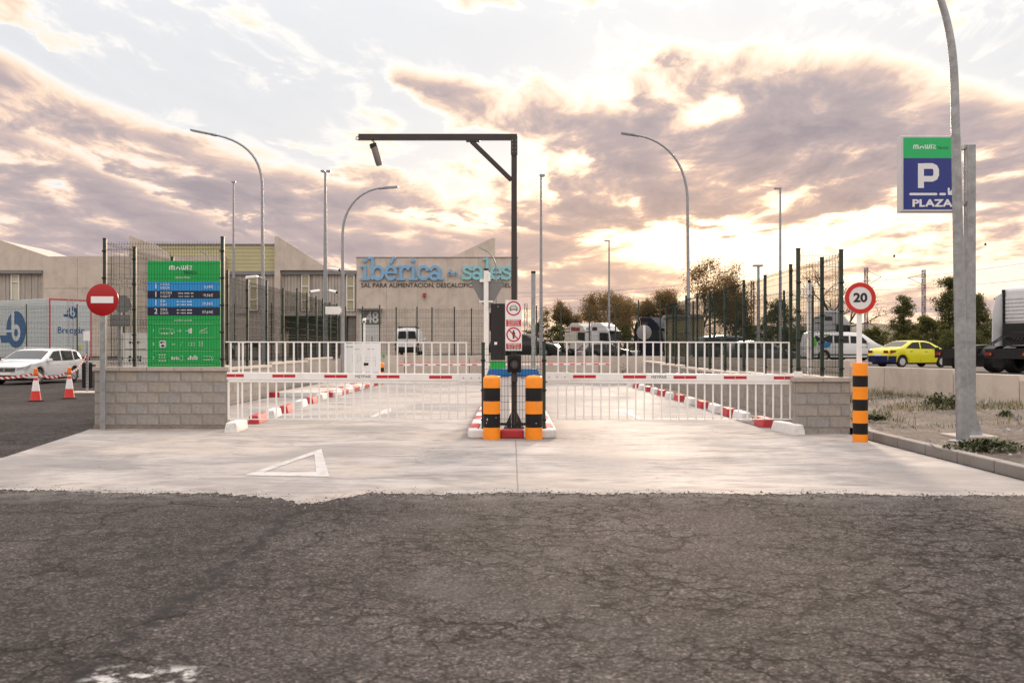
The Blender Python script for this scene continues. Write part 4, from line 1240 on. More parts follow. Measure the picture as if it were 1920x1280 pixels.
def truck_icon(b, px, py, w, h):
    stroke(b, [(X(px), Z(py)), (X(px), Z(py-h)), (X(px+w*.74), Z(py-h)), (X(px+w*.74), Z(py))], .006, Y0, Y0+.002, True)
    stroke(b, [(X(px+w*.78), Z(py)), (X(px+w*.78), Z(py-h*.9)), (X(px+w*.93), Z(py-h*.9)), (X(px+w), Z(py-h*.45)), (X(px+w), Z(py))], .006, Y0, Y0+.002, True)
    for k in (.2, .36, .52, .86): b.prism(circ(X(px+w*k), Z(py), .9*h/9/s6*1.6, 10), Y0-.001, Y0+.002, 'xz')


b = MB(); truck_icon(b, 298.5, 625, 28, 9)
stroke(b, [(X(332), Z(620)), (X(340), Z(620))], .006, Y0, Y0+.002); stroke(b, [(X(337), Z(617)), (X(340), Z(620)), (X(337), Z(623))], .006, Y0, Y0+.002)
stroke(b, [(X(348), Z(620)), (X(354), Z(620))], .009, Y0, Y0+.002)
for k in range(3): b.box(X(354+k*2.2), X(355.6+k*2.2), Y0, Y0+.002, Z(625), Z(616-k*.6))
stroke(b, [(X(374), Z(624)), (X(389), Z(624)), (X(389), Z(621)), (X(374), Z(621))], .006, Y0, Y0+.002, True)
stroke(b, [(X(376), Z(620)), (X(382), Z(618)), (X(388), Z(615))], .008, Y0, Y0+.002)
b.build('pictogram_row', sign_ink, pbd)
b = MB(); b.prism([(X(299), Z(650)), (X(300.5), Z(651.5)), (X(310), Z(651.5)), (X(311.5), Z(650)), (X(311.5), Z(640)), (X(310), Z(638.5)), (X(300.5), Z(638.5)), (X(299), Z(640))], Y0, Y0+.002, 'xz')
b.build('app_icon', sign_ink, pbd)
b = MB(); b.box(X(301), X(304.5), Y0-.002, Y0, Z(644), Z(640)); b.box(X(306), X(309), Y0-.002, Y0, Z(643), Z(640.5)); b.prism([(X(301.5), Z(650)), (X(309), Z(650)), (X(308), Z(646)), (X(303), Z(646.4))], Y0-.002, Y0, 'xz')
b.build('app_icon_print', sign_navy, pbd)
b = MB()
for r_ in (1.2, 2.6, 4.0): stroke(b, [(X(325.5)+r_/s6*math.cos(R(a)), Z(648)+r_/s6*math.sin(R(a))) for a in (45, 70, 90, 110, 135)], .005, Y0, Y0+.002)
stroke(b, [(X(338), Z(649)), (X(342), Z(641))], .004, Y0, Y0+.002)
for xx in (354, 360): stroke(b, [(X(xx), Z(648)), (X(xx), Z(642)), (X(xx+5), Z(642)), (X(xx+5), Z(648))], .005, Y0, Y0+.002, True)
stroke(b, [(X(374), Z(649)), (X(374), Z(640)), (X(380), Z(640)), (X(380), Z(649))], .006, Y0, Y0+.002, True); stroke(b, [(X(376), Z(646)), (X(378.5), Z(643))], .006, Y0, Y0+.002)
b.build('pictogram_row', sign_ink, pbd)
b = MB()
for k in range(3):
    for q in range(3): b.prism(circ(X(299.5+q*5), Z(665+k*5.5), 1.5/s6, 8), Y0, Y0+.002, 'xz')
for k in range(4): b.box(X(321.5+k*4), X(324.3+k*4), Y0, Y0+.002, Z(674), Z(668.6+(k % 2)))
stroke(b, [(X(338), Z(667)), (X(343), Z(667)), (X(343), Z(675)), (X(338), Z(675))], .006, Y0, Y0+.002)
for k in range(5): b.box(X(352+k*4), X(355+k*4), Y0, Y0+.002, Z(674), Z(670-(k*3) % 5))
stroke(b, [(X(374), Z(671)), (X(379), Z(671))], .006, Y0, Y0+.002)
truck_icon(b, 381, 674, 20, 6)
b.build('pictogram_row', sign_ink, pbd)
b = MB(); b.box(X(300), X(304), .04, .09, Z(690)-.02, Z(489)-.1); b.box(X(386), X(390), .04, .09, Z(690)-.02, Z(489)-.1); b.build('leg', galv, pbd)

# white notice boards and sign backs inside the enclosure, seen through the mesh
D = 21.; s7 = FPX/D
p = at(254, 690, D)
nb = thing('notice_board', 'white notice board with dark lines beside the green price board', 'sign', (p.x, D, 0))
b = MB(); b.box(-23/s7, 23/s7, 0, .03, EYE+(HZ-700)/s7, EYE+(HZ-625)/s7); b.build('panel', white_p, nb, bevel=.004)
b = MB(); b.box(-24/s7, 24/s7, -.004, .034, EYE+(HZ-628)/s7, EYE+(HZ-624)/s7); b.build('frame', cab_white, nb)
nn = {'m': M('print_black', (.012, .012, .012), .5)}

b = MB(); b.box(-20/s7, 20/s7, -.004, -.001, EYE+(HZ-655)/s7, EYE+(HZ-654)/s7); b.build('rule', nn['m'], nb)
b = MB()
for py, spans in ((642, ((-12, -8), (-6, -5), (-3, 0), (1, 2), (3, 6), (8, 9))), (669, ((-13, -8), (3, 5), (6, 7), (8, 11))), (675, ((-13, -9), (4, 6), (7, 11)))):
    for xa, xb in spans: b.box(xa/s7, xb/s7, -.004, -.001, EYE+(HZ-py-2)/s7, EYE+(HZ-py+2)/s7)
b.build('small_print', nn['m'], nb)
for q in (-.2, .2): b = MB(); b.box(q-.03, q+.03, .03, .08, 0, EYE+(HZ-690)/s7); b.build('leg', galv, nb)
D = 23.5; s8 = FPX/D; p = at(224, 690, D)
sb = thing('sign_back', 'grey backs of a round and a square sign on one post behind the mesh', 'road sign', (p.x, D, 0))
h8 = lambda py: EYE+(HZ-py)/s8
b = MB(); b.box(-.04, .04, 0, .06, 0, h8(553)); b.build('post', galv, sb)
b = MB(); b.lathe([(0, -.02), (.21, -.02), (.21, -.002), (0, -.002)], 24, (.08, 0, h8(570)), 'y'); b.build('round_plate', sign_back, sb)
b = MB(); b.box(-.22, .26, -.02, -.002, h8(612), h8(590)); b.build('square_plate', sign_back, sb)

# no entry sign
D = gnd(193, 805.5, 0).y; s9 = FPX/D
ne = thing('no_entry_sign', 'red no entry sign with white bar on a galvanised post', 'road sign', gnd(193, 805.5, 0))
b = MB(); b.box(-.052, .052, -.025, .025, 0, EYE+(HZ-540)/s9); b.build('post', galv, ne, bevel=.008)
c = EYE+(HZ-562)/s9; r_ = 30.2/s9
b = MB(); b.lathe([(0, -.034), (r_*.97, -.034), (r_, -.03), (r_, -.012), (r_*.96, -.010), (0, -.014)], 40, (0, 0, c), 'y'); b.build('disc', M('signal_red', (.36, .004, .008), .38, 0, .05), ne, smooth=30)
b = MB(); b.box(-21/s9, 21/s9, -.0375, -.0345, c-6.2/s9, c+6.2/s9); b.build('bar', sign_ink, ne)

# speed limit sign rising from the tall bollard
q = gnd(1613, 828, 0); D = q.y; s10 = FPX/D
sp = thing('speed_limit_sign', 'round speed limit sign reading 20 on a white post', 'road sign', (at(1611, 680, D).x, D, at(1611, 679, D).z-.02))
zz = lambda py: (679-py)/s10+.02
b = MB(); b.box(-.034, .034, -.034, .034, 0, zz(570)); b.build('post', white_p, sp, bevel=.006)
c = zz(559)
b = MB(); b.lathe([(0, -.052), (.245, -.052), (.25, -.048), (.25, -.036), (0, -.036)], 40, (0, 0, c), 'y'); b.build('disc', M('sign_face', (.72, .71, .71), .4, 0, .03), sp, smooth=30)
b = MB(); b.ring((0, c), .178, .246, -.0535, .003, 40); b.build('ring', M('signal_red_light', (.55, .022, .015), .4, 0, .08), sp)
txt('20', .195, (0, -.0545, c+.0), M('print_black', (.012, .012, .012), .5), sp, bold=.0075, sx=1.12)

# parking sign on its own pole
D = 15.9; s11 = FPX/D
pp = thing('parking_sign', 'boxed green and blue parking sign reading PLAZA on a grey pole', 'parking sign', (at(1818, 815, D).x, D, .1))
xx = lambda px: (px-1818)/s11
zz = lambda py: EYE+(HZ-py)/s11-.1
b = MB(); b.box(xx(1810), xx(1826.5), -.07, .07, 0, zz(272)); b.build('pole', galv, pp, bevel=.01)
b = MB(); b.prism([(xx(1827), 0), (xx(1842), 0), (xx(1842), .03), (xx(1827), .42)], -.006, .006, 'xz'); b.build('gusset', galv, pp)
b = MB(); b.box(xx(1806), xx(1843), -.2, .2, -.03, .012); b.build('base_plate', galv, pp)
b = MB(); b.box(xx(1689), xx(1802), -.02, .17, zz(397), zz(255)); b.build('box', M('sign_box_grey', (.55, .55, .56), .4, .3, .05), pp, bevel=.006)
b = MB(); b.box(xx(1693), xx(1799), -.024, -.021, zz(297), zz(258.5)); b.build('green_face', M('face_green', (.012, .44, .13), .35, 0, .03), pp)
b = MB(); b.box(xx(1693), xx(1799), -.0235, -.021, zz(393), zz(297.4)); b.build('blue_face', M('face_blue', (.018, .035, .21), .35, 0, .04), pp)
ink = M('face_white', (.72, .73, .76), .4, 0, .02)
e = logo(pp, xx(1712), zz(280), 8.0/s11, -.027, ink)
txt('TRUCK', .058, (e+.11, -.026, zz(278.2)), M('face_dark', (.01, .09, .03), .5), pp)
b = MB(); y0, y1 = -.027, -.0236
b.prism([(xx(1720), zz(353)), (xx(1720), zz(307)), (xx(1731), zz(307)), (xx(1731), zz(353))], y0, y1, 'xz')
stroke(b, [(xx(1731), zz(312)), (xx(1747), zz(312)), (xx(1752), zz(314.5)), (xx(1754), zz(319)), (xx(1754), zz(329)), (xx(1752), zz(333.5)), (xx(1747), zz(336)), (xx(1731), zz(336))], 10.5/s11, y0-.0005, y1-.0005, ends=False)
b.build('letter', ink, pp)
b = MB(); stroke(b, [(xx(1706), zz(364.5)), (xx(1754), zz(364.5))], 4.4/s11, y0, y1); stroke(b, [(xx(1762), zz(364.5)), (xx(1770), zz(364.5))], 4.4/s11, y0, y1)
stroke(b, [(xx(1790), zz(353)), (xx(1778), zz(364))], 4/s11, y0, y1); stroke(b, [(xx(1777.5), zz(354.5)), (xx(1777.5), zz(364.5)), (xx(1788), zz(364.5))], 4/s11, y0-.0005, y1-.0005)
b.build('arrow', ink, pp)
txt('PLAZA', 13.5/s11/.72, (xx(1710)-.01, -.027, zz(382)), ink, pp, align='LEFT', bold=.006, sx=1.34)
for py in (276, 381):
    b = MB(); b.box(xx(1806), xx(1811), -.03, .10, zz(py)-.03, zz(py)+.03); b.build('clamp', galv, pp)
b = MB(); b.box(-.35, .32, -.3, .3, -.12, .04); tag(b.build('concrete_footing', cast_dark, loc=(pp.location.x, D, .07), bevel=.02), 'rough concrete footing under the parking sign pole', 'footing')

# ------------------------------------------------------------------ street lamps


def lamp_arm(name, label, p, pole, r0, r1, head_len, mat=pole_m, group='street lamps with curved arms', n=12, head_w=.16, head=True, door=True):
    """pole: list of (x, z) offsets from the foot, bending towards its lamp"""
    root = thing(name, label, 'street lamp', p, 0, group)
    k = len(pole)
    cum = [0.]
    for p_, q_ in zip(pole[:-1], pole[1:]): cum.append(cum[-1]+math.hypot(q_[0]-p_[0], q_[1]-p_[1]))
    rr = [lerp(r0, r1, c_/cum[-1]) for c_ in cum]
    b = MB(); b.tube([(x, 0, z) for x, z in pole], rr, n); b.build('pole', mat, root, smooth=60)
    b = MB(); b.lathe([(r0*2.1, 0), (r0*2.1, .02), (r0*1.1, .03)], n); b.build('base_plate', mat, root)
    if head:
        a, c = Vector((pole[-2][0], 0, pole[-2][1])), Vector((pole[-1][0], 0, pole[-1][1])); d = (c-a).normalized()
        b = MB(); b.bar(c-d*.05, c+d*head_len, head_w, .085); b.build('lamp_head', mat, root, bevel=.02)
        u = Vector((-d.z, 0, d.x));  u = u if u.z < 0 else -u
        b = MB(); b.bar(c+d*head_len*.25+u*.045, c+d*head_len*.92+u*.045, head_w*.8, .02); b.build('lens', glass_lamp, root)
        b = MB(); b.tube([c-d*.25, c+d*.02], r1*1.5, 8); b.build('sleeve', mat, root, smooth=40)
    return root


def bez(p0, p1, p2, p3, n=12):
    p0, p1, p2, p3 = map(Vector, (p0, p1, p2, p3))
    return [tuple(p0*(1-t)**3+p1*3*t*(1-t)**2+p2*3*t*t*(1-t)+p3*t**3) for t in [i/n for i in range(n+1)]]


def lamp_px(label, foot_px, D, zfoot, straight_top, arc, r0, r1, head_len, **kw):
    """foot and curve given as seen in the photo; everything stands in the plane D metres away"""
    f0 = at(foot_px, 700, D); s = FPX/D
    cv = lambda q: ((q[0]-foot_px)/s, EYE+(HZ-q[1])/s-zfoot)
    pts = [(0, 0), cv(straight_top)]
    c = bez(*[cv(q) for q in arc])
    return lamp_arm('street_lamp', label, (f0.x, D, zfoot), pts+[tuple(q) for q in c[1:]], r0, r1, head_len, **kw)


lamp_px('tall street lamp whose long arm curves left above the price board', 494, 46., .0, (491.5, 345), [(491.5, 345), (489, 290), (455, 262), (397, 252)], .10, .045, 1.0, head_w=.2)
lamp_px('shorter street lamp with arm curving right beside the white plan board', 642.5, 39., .14, (642.5, 440), [(642.5, 440), (642, 385), (680, 352), (722, 352)], .085, .04, .52, head_w=.2)
lamp_px('tall street lamp on the right whose arm curves left over the right lane', 1292, 46., .42, (1289, 370), [(1289, 370), (1285, 290), (1235, 258), (1188, 253)], .10, .045, .58, head_w=.26)
big = lamp_px('big galvanised street lamp post nearest on the right verge', 1805.5, 14.75, .10, (1790, 170), [(1790, 170), (1788, 100), (1784, 30), (1735, -70)], .094, .048, .5, mat=galv, n=20)
# its arm leaves the picture at the top
lamp_px('small bent street lamp far behind the price board', 391, 84., 1., (391, 490), [(391, 490), (390, 480), (387, 476), (382, 474)], .07, .04, .4)
lamp_px('small bent street lamp in front of the sales lettering', 931, 78., 1., (930, 500), [(930, 500), (927, 482), (918, 472), (908, 468)], .07, .04, .5)


def mast(label, px, top, D, zf, r0, r1, heads, cat='light mast'):
    f0 = at(px, 700, D); s = FPX/D; h = EYE+(HZ-top)/s-zf
    root = thing('light_mast', label, cat, (f0.x, D, zf), 0, 'straight light masts')
    b = MB(); b.tube([(0, 0, 0), (0, 0, h)], [r0, r1], 12); b.build('pole', pole_m, root, smooth=60)
    for (dx, w) in heads:
        b = MB(); b.box(dx-w/2, dx+w/2, -.12, .12, h-.02, h+.09); b.build('lamp_head', pole_m, root, bevel=.02)
        b = MB(); b.box(dx-w/2+.05, dx+w/2-.05, -.1, .1, h-.04, h-.021); b.build('lens', glass_lamp, root)
    return root, h, s


mast('thin light mast rising behind the yellow clad building', 438, 342, 82., 1., .14, .07, [(0, .34)])
m2, h2, sm2 = mast('light mast with a twin head and white cameras left of the sales building', 610, 322, 58., .98, .15, .07, [(-.13, .26), (.2, .26)])
mast('light mast with a small head right of the gantry', 1014.5, 330, 52., .95, .10, .05, [(.06, .28)])
mast('small far light mast with its head pointing left above the white truck', 1142, 452, 98., .4, .13, .07, [(-.2, .55)])
mast('tall far light mast standing behind the right fence', 1463, 354, 72., .42, .13, .07, [(-.18, .5)])
mast('short pole with twin floodlights behind the right fence', 1422, 499, 60., .42, .11, .08, [(-.15, .38), (.12, .3)])
# cameras on the mast
for dx, dy, py, lab in ((-.55, -.1, 547, 'white bullet camera low on the twin headed mast, pointing left'), (.5, -.1, 547, 'white bullet camera low on the twin headed mast, pointing right'), (.6, -.1, 506, 'white bullet camera high on the twin headed mast')):
    z = EYE+(HZ-py)/sm2
    c_ = thing('bullet_camera', lab, 'camera', (m2.location.x, 58.-.15, z), 0, 'cameras on the twin headed mast')
    b = MB(); d = math.copysign(1, dx); b.tube([(d*.12, 0, 0), (dx*.55, 0, .02)], .03, 8); b.build('arm', pole_m, c_)
    b = MB(); b.tube([(dx*.55, -.02, .04), (dx*1.45, -.25, -.05)], .10, 12); b.build('housing', white_p, c_, smooth=40)
    b = MB(); b.tube([(dx*1.45, -.25, -.05), (dx*1.5, -.27, -.055)], .07, 12); b.build('lens', black_pl, c_)

# camera on a side arm by the left fence, small white panel, plan board, thin camera post
D = 31.; s = FPX/D
cm = thing('wall_camera', 'white boxed camera on an arm above the left lane fence', 'camera', (at(484, 520, D).x, D, at(484, 520, D).z))
b = MB(); b.prism([(-23/s, -3.5/s), (-22/s, 2/s), (-1/s, 4/s), (0, -1/s)], -.12, .12, 'xz'); b.build('housing', white_p, cm, bevel=.02)
b = MB(); b.tube([(-1/s, 0, 0), (5/s, 0, 0), (8/s, 0, -3/s)], .03, 8); b.build('arm', galv, cm)
D = 38.8; s = FPX/D
b = MB(); b.box(-14/s, 14/s, -.02, .02, -7.3/s, 7.3/s); b.box(13/s, 16/s, -.03, .05, -4/s, 4/s)
tag(b.build('white_panel', white_p, loc=(at(624, 582, D).x, D, at(624, 582, D).z), bevel=.006), 'small blank white panel bracketed to the shorter street lamp', 'sign')
D = 40.2; s = FPX/D
pl = thing('plan_board', 'white site plan board with pale line drawing beside the street lamp', 'sign', (at(680, 700, D).x, D, .0))
zz = lambda py: EYE+(HZ-py)/s
b = MB(); b.box(-33/s, 33/s, 0, .05, zz(698), zz(644)); b.build('panel', M('board_white', (.78, .80, .82), .4, 0, .02), pl, bevel=.006)
b = MB(); b.box(-.2/s, .4/s, -.003, 0, zz(696), zz(645)); b.build('seam', sign_back, pl)
teal = M('print_teal', (.03, .34, .27), .5)
logo(pl, -30/s, zz(651.5), 2.9/s, -.004, teal)
b = MB(); b.box(-19/s, -6/s, -.004, -.001, zz(655), zz(654.3)); b.box(9/s, 21/s, -.004, -.001, zz(655), zz(654)); b.build('small_print', MATS['print_grey'] if 'print_grey' in MATS else sign_back, pl)
b = MB(); gl = M('print_pale_grey', (.52, .54, .56), .5)
for (xa, za, xb, zb_) in ((-19, 664, -19, 680), (-19, 664, -14, 664), (-19, 680, -14, 680), (-10, 666, -10, 682), (-10, 666, -4, 666), (-4, 666, -4, 676), (-10, 676, -4, 676), (-1, 669, -1, 682), (5, 670, 24, 670), (5, 676, 24, 676), (5, 670, 5, 688), (24, 670, 24, 688)):
    b.bar((xa/s, -.002, zz(za)), (xb/s, -.002, zz(zb_)), .014, .003, up=(0, 1, 0))
b.build('line_drawing', gl, pl)
for q in (-.55, .55): b = MB(); b.box(q-.03, q+.03, .05, .10, 0, zz(698)); b.build('leg', galv, pl)
D = 39.6; s = FPX/D
cp = thing('camera_post', 'thin white post with a small camera in front of the plan board', 'camera post', (at(683, 700, D).x, D, 0))
zz = lambda py: EYE+(HZ-py)/s
b = MB(); b.box(-.035, .035, -.035, .035, 0, zz(606)); b.build('post', white_p, cp)
b = MB(); b.lathe([(.05, 0), (.075, .03), (.075, .16), (.05, .2), (0, .21)], 14, (0, 0, zz(606))); b.build('camera', white_p, cp, smooth=40)
b = MB(); b.box(-.03, .03, -.1, -.02, zz(605), zz(602)); b.build('lens', black_pl, cp)
b = MB(); b.box(-.02, .17, -.07, .0, zz(685), zz(680)); b.build('bracket', black_pl, cp)
D = 44.; 
es = thing('green_notice', 'small round green notice on the far retaining wall', 'sign', (at(719, 667, 43.87).x, 43.87, at(719, 667, 43.87).z))
b = MB(); b.lathe([(0, -.01), (.065, -.01), (.065, 0), (0, 0)], 16, (0, 0, 0), 'y'); b.build('disc', M('notice_green', (.02, .42, .12), .5), es)
# white fence camera post behind the right wall
D = 19.6; s = FPX/D
wp = thing('camera_post', 'white post with white boxes behind the mesh on the right wall', 'camera post', (at(1517, 700, D).x, D, 0.02))
zz = lambda py: EYE+(HZ-py)/s
b = MB(); b.box(-.035, .035, -.03, .03, 0, zz(532)); b.build('post', white_p, wp)
b = MB(); b.box(-.05, .045, -.06, .04, zz(556), zz(534)); b.build('camera_box', white_p, wp, bevel=.01)
b = MB(); b.box(-.13, -.05, -.04, .02, zz(551), zz(545)); b.build('bracket', white_p, wp)
b = MB(); b.box(-.025, .025, -.04, .02, zz(532), zz(527)); b.build('post_cap', black_pl, wp)

# ------------------------------------------------------------------ the industrial building behind the yard
BD = 86.; sB = FPX/BD
bx = lambda px: (px-960)/sB
bz = lambda py: EYE+(HZ-py)/sB
YG = .6
bld = thing('warehouse', 'pale concrete industrial building with blue lettering behind the yard', 'building', (0, BD, 0))
corr = mat_cast('corrugated_grey_cladding', (.42, .38, .335), .2)
ycl = M('yellow_green_cladding', (.47, .44, .25), .5, 0, .05, .8)
trim = M('grey_metal_trim', (.22, .22, .225), .5, .3, .1)
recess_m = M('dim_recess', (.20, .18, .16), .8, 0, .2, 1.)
wframe = M('window_frame_white', (.74, .72, .68), .4, 0, .04)
wpane = M('window_pane_ochre', (.36, .33, .20), .12, 0, .15, .8, spec=.7)
# front block with the lettering: five cast panels, butted with open joints
xs = [668, 725, 783, 840, 897, 971]
for a, c in zip(xs[:-1], xs[1:]):
    b = MB(); b.box(bx(a)+.012, bx(c)-.012, 0, .25, YG, bz(483)); b.build('concrete_panel', cast, bld, bevel=.01)
b = MB(); b.box(bx(668.2), bx(970.8), .02, 14, YG, bz(484)); b.build('wall', cast_dark, bld)
b = MB(); b.box(bx(667.5), bx(971.5), -.05, .3, bz(483)+.004, bz(481.8)); b.build('coping', trim, bld)
# raked fin rising behind it
b = MB(); b.prism([(bx(838), bz(486)), (bx(838), bz(483)), (bx(921.5), bz(443.5)), (bx(928.5), bz(443.5)), (bx(928.5), bz(486))], 1.2, 1.6, 'xz'); b.build('fin_wall', cast, bld)
# middle wing: fascia, cladding panels, windows, shaded bay
b = MB(); b.box(bx(527), bx(668), .25, 12, bz(590), bz(510)); b.build('wall', cast_dark, bld)
b = MB(); b.box(bx(527), bx(667.6), -.10, .3, bz(514.5), bz(507)); b.build('fascia', trim, bld)
b = MB(); b.box(bx(527), bx(667.6), .05, .3, bz(592), bz(585)); b.build('fascia', corr, bld)


def clad(px0, px1, py0, py1, n, skips):
    for i in range(n):
        a = px0+(px1-px0)*i/n; c = px0+(px1-px0)*(i+1)/n
        if any(a < s1 and c > s0 for s0, s1 in skips): continue
        b = MB(); b.box(bx(a)+.015, bx(c)-.015, .12+(i % 2)*.03, .24, bz(py1), bz(py0)); b.build('cladding_panel', corr, bld)


def tall_window(px0, px1, py0, py1, rows=3):
    f = MB(); w = .09
    x0, x1, z0, z1 = bx(px0), bx(px1), bz(py1), bz(py0)
    f.box(x0, x0+w, .02, .24, z0, z1); f.box(x1-w, x1, .02, .24, z0, z1); f.box(x0+w, x1-w, .02, .24, z0, z0+w); f.box(x0+w, x1-w, .02, .24, z1-w, z1)
    cuts = [z0+w, z0+(z1-z0)*.30, z0+(z1-z0)*.68, z1-w]
    for z in cuts[1:-1]: f.box(x0+w, x1-w, .025, .24, z-.04, z+.04)
    o = f.build('window', wframe, bld)
    for a, c in zip(cuts[:-1], cuts[1:]):
        p = MB(); p.box(x0+w, x1-w, .12, .16, a+.04, c-.04); p.build('pane', wpane, o)


wins = [(564.5, 580), (649, 664.5)]
clad(527, 668, 514.5, 585, 24, wins)
for a, c in wins: tall_window(a, c, 515, 583)
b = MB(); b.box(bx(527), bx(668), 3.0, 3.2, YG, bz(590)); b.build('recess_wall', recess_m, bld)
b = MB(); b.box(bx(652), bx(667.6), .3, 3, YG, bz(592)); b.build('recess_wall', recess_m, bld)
# left of the fin: yellow clad upper storey over a second clad strip
b = MB(); b.box(bx(246), bx(519), .3, 12, bz(514), bz(459)); b.build('wall', cast_dark, bld)
for i in range(7):
    z0 = bz(508)+(bz(459)-bz(508))*i/7; z1 = bz(508)+(bz(459)-bz(508))*(i+1)/7
    b = MB(); b.box(bx(262), bx(516.5), .20, .3, z0+.012, z1-.012); b.build('cladding_board', ycl, bld)
b = MB(); b.box(bx(260), bx(517), .1, .35, bz(459), bz(456.8)); b.build('coping', trim, bld)
b = MB(); b.box(bx(420), bx(516.5), -.08, .3, bz(515), bz(508.3)); b.build('fascia', trim, bld)
wins = [(467, 483)]
clad(424, 517, 515, 588, 16, wins)
for a, c in wins: tall_window(a, c, 516, 582)
b = MB(); b.box(bx(424), bx(517), .24, 10, YG, bz(515)); b.build('wall', cast_dark, bld)
# the two raked fins
b = MB(); b.prism([(bx(516.5), bz(662)), (bx(516.5), bz(444)), (bx(523.5), bz(444)), (bx(610), bz(499)), (bx(610), bz(507)), (bx(527), bz(507)), (bx(527), bz(662))], -.35, .1, 'xz'); b.build('fin_wall', cast, bld)
b = MB(); b.prism([(bx(243), bz(482)), (bx(243), bz(443)), (bx(248), bz(443)), (bx(292), bz(459)), (bx(318), bz(476)), (bx(318), bz(482))], -.2, .1, 'xz'); b.build('fin_wall', cast, bld)
# lower concrete block left of it
xs = [84, 148, 212, 276, 340, 424]
for a, c in zip(xs[:-1], xs[1:]):
    for (pa, pc) in ((481, 541), (541, 600), (600, 668)):
        b = MB(); b.box(bx(a)+.012, bx(c)-.012, -.3, -.05, bz(pc)+.012, bz(pa)-.012); b.build('concrete_panel', cast, bld)
b = MB(); b.box(bx(84.3), bx(423.7), -.05, 12, YG, bz(482)); b.build('wall', cast_dark, bld)
# door bay with the number 48
b = MB(); b.box(bx(671), bx(716.5), -.5, 0, bz(581.5), bz(578.5)); b.build('canopy', trim, bld)
b = MB(); b.box(bx(678), bx(714.5), -.04, -.005, bz(609), bz(582)); b.build('transom', M('green_grey_glass', (.10, .12, .09), .12, 0, .2, 1., spec=.7), bld)
b = MB(); b.box(bx(678), bx(714.5), -.06, -.005, bz(611), bz(609.2)); b.build('transom_bar', wframe, bld)
b = MB(); b.box(bx(675), bx(677.6), -.05, -.005, YG, bz(581)); b.build('door_post', wframe, bld)
dr = MB(); dr.box(bx(678.2), bx(714.3), -.045, -.006, YG, bz(611.4)); dr = dr.build('door', M('door_grey_white', (.55, .55, .54), .5, 0, .06), bld)
b = MB(); b.box(bx(697), bx(698.4), -.07, -.047, bz(640), bz(630)); b.build('handle', trim, dr)
num = M('number_grey', (.60, .61, .62), .5)
txt('48', 21/sB/.72, (bx(698), -.05, bz(596)), num, bld, name='house_number', bold=.03, sx=.82)
b = MB(); b.box(bx(793.5), bx(798.5), -.28, -.004, bz(557), bz(549.5)); b.box(bx(794.2), bx(797.8), -.34, -.28, bz(555.5), bz(551)); b.build('alarm_siren', M('siren_red', (.42, .05, .05), .4), bld)

# blue slab-serif letters
bl1 = M('letter_blue', (.20, .41, .63), .4, 0, .06); bl2 = M('letter_turquoise', (.25, .56, .62), .4, 0, .06)


def letter(ch, x0, zb, u, mat, acute=False):
    """one letter of x-height u, left edge x0, on the baseline zb"""
    b = MB(); w = .20*u; k = [0]

    def st(pts, ww=None, ends=True):
        e = k[0]*.004; k[0] += 1
        stroke(b, [(x0+p[0]*u, zb+p[1]*u) for p in pts], ww or w, -.20-e, -.06+e, ends=ends)

    def arc(cx, cz, rx, rz, a0, a1, ww=None, n=14):
        st([(cx+rx*math.cos(R(a0+(a1-a0)*i/n)), cz+rz*math.sin(R(a0+(a1-a0)*i/n))) for i in range(n+1)], ww)
    S_ = .15*u
    if ch == 'i':
        st([(.27, .08), (.27, .92)]); st([(.03, .90), (.27, .92)], S_); st([(.0, .06), (.56, .06)], S_); st([(.25, 1.32), (.27, 1.33)], .26*u); adv = .62
    elif ch == 'b':
        st([(.24, .1), (.24, 1.5)]); st([(.0, 1.48), (.24, 1.5)], S_); arc(.60, .48, .36, .42, -180, 180, n=22); adv = 1.14
    elif ch == 'e':
        arc(.44, .48, .34, .42, 0, 318, n=22); st([(.12, .50), (.78, .50)], .13*u); adv = .96
        if acute: st([(.42, 1.16), (.66, 1.52)], .17*u)
    elif ch == 'r':
        st([(.25, .08), (.25, .92)]); st([(.0, .90), (.25, .92)], S_); st([(0, .06), (.52, .06)], S_); arc(.55, .55, .30, .35, 165, 55); st([(.74, .78), (.75, .79)], .25*u); adv = .90
    elif ch == 'c':
        arc(.46, .48, .36, .42, 48, 318, n=22); st([(.70, .72), (.71, .73)], .25*u); adv = .92
    elif ch == 'a':
        arc(.36, .27, .27, .21, 0, 360, n=22); arc(.40, .60, .29, .31, 160, 0); st([(.69, .62), (.69, .12)]); st([(.69, .07), (.92, .06)], S_); adv = 1.02
    elif ch == 's':
        st([(.66, .74), (.52, .88), (.34, .90), (.17, .81), (.15, .66), (.26, .55), (.46, .48), (.64, .39), (.68, .24), (.58, .11), (.40, .06), (.22, .09), (.09, .24)]); st([(.68, .70), (.68, .92)], S_); st([(.08, .06), (.08, .28)], S_); adv = .88
    elif ch == 'l':
        st([(.26, .08), (.26, 1.5)]); st([(.02, 1.48), (.26, 1.5)], S_); st([(0, .06), (.53, .06)], S_); adv = .60
    elif ch == 'd':
        st([(.78, .1), (.78, 1.5)]); st([(.56, 1.48), (.78, 1.5)], S_); st([(.78, .06), (1.0, .06)], S_); arc(.42, .48, .34, .42, 0, 360, n=22); adv = 1.08
    b.build('letter', mat, bld)
    return x0+adv*u


def word(chs, px0, px1, base, u, mat):
    tot = sum({'i': .62, 'b': 1.14, 'e': .96, 'é': .96, 'r': .90, 'c': .92, 'a': 1.02, 's': .88, 'l': .60, 'd': 1.08}[c] for c in chs)
    gap = ((px1-px0)/sB-tot*u)/(len(chs)-1)
    x = bx(px0)
    for c in chs: x = letter('e' if c == 'é' else c, x, bz(base), u, mat, c == 'é')+gap


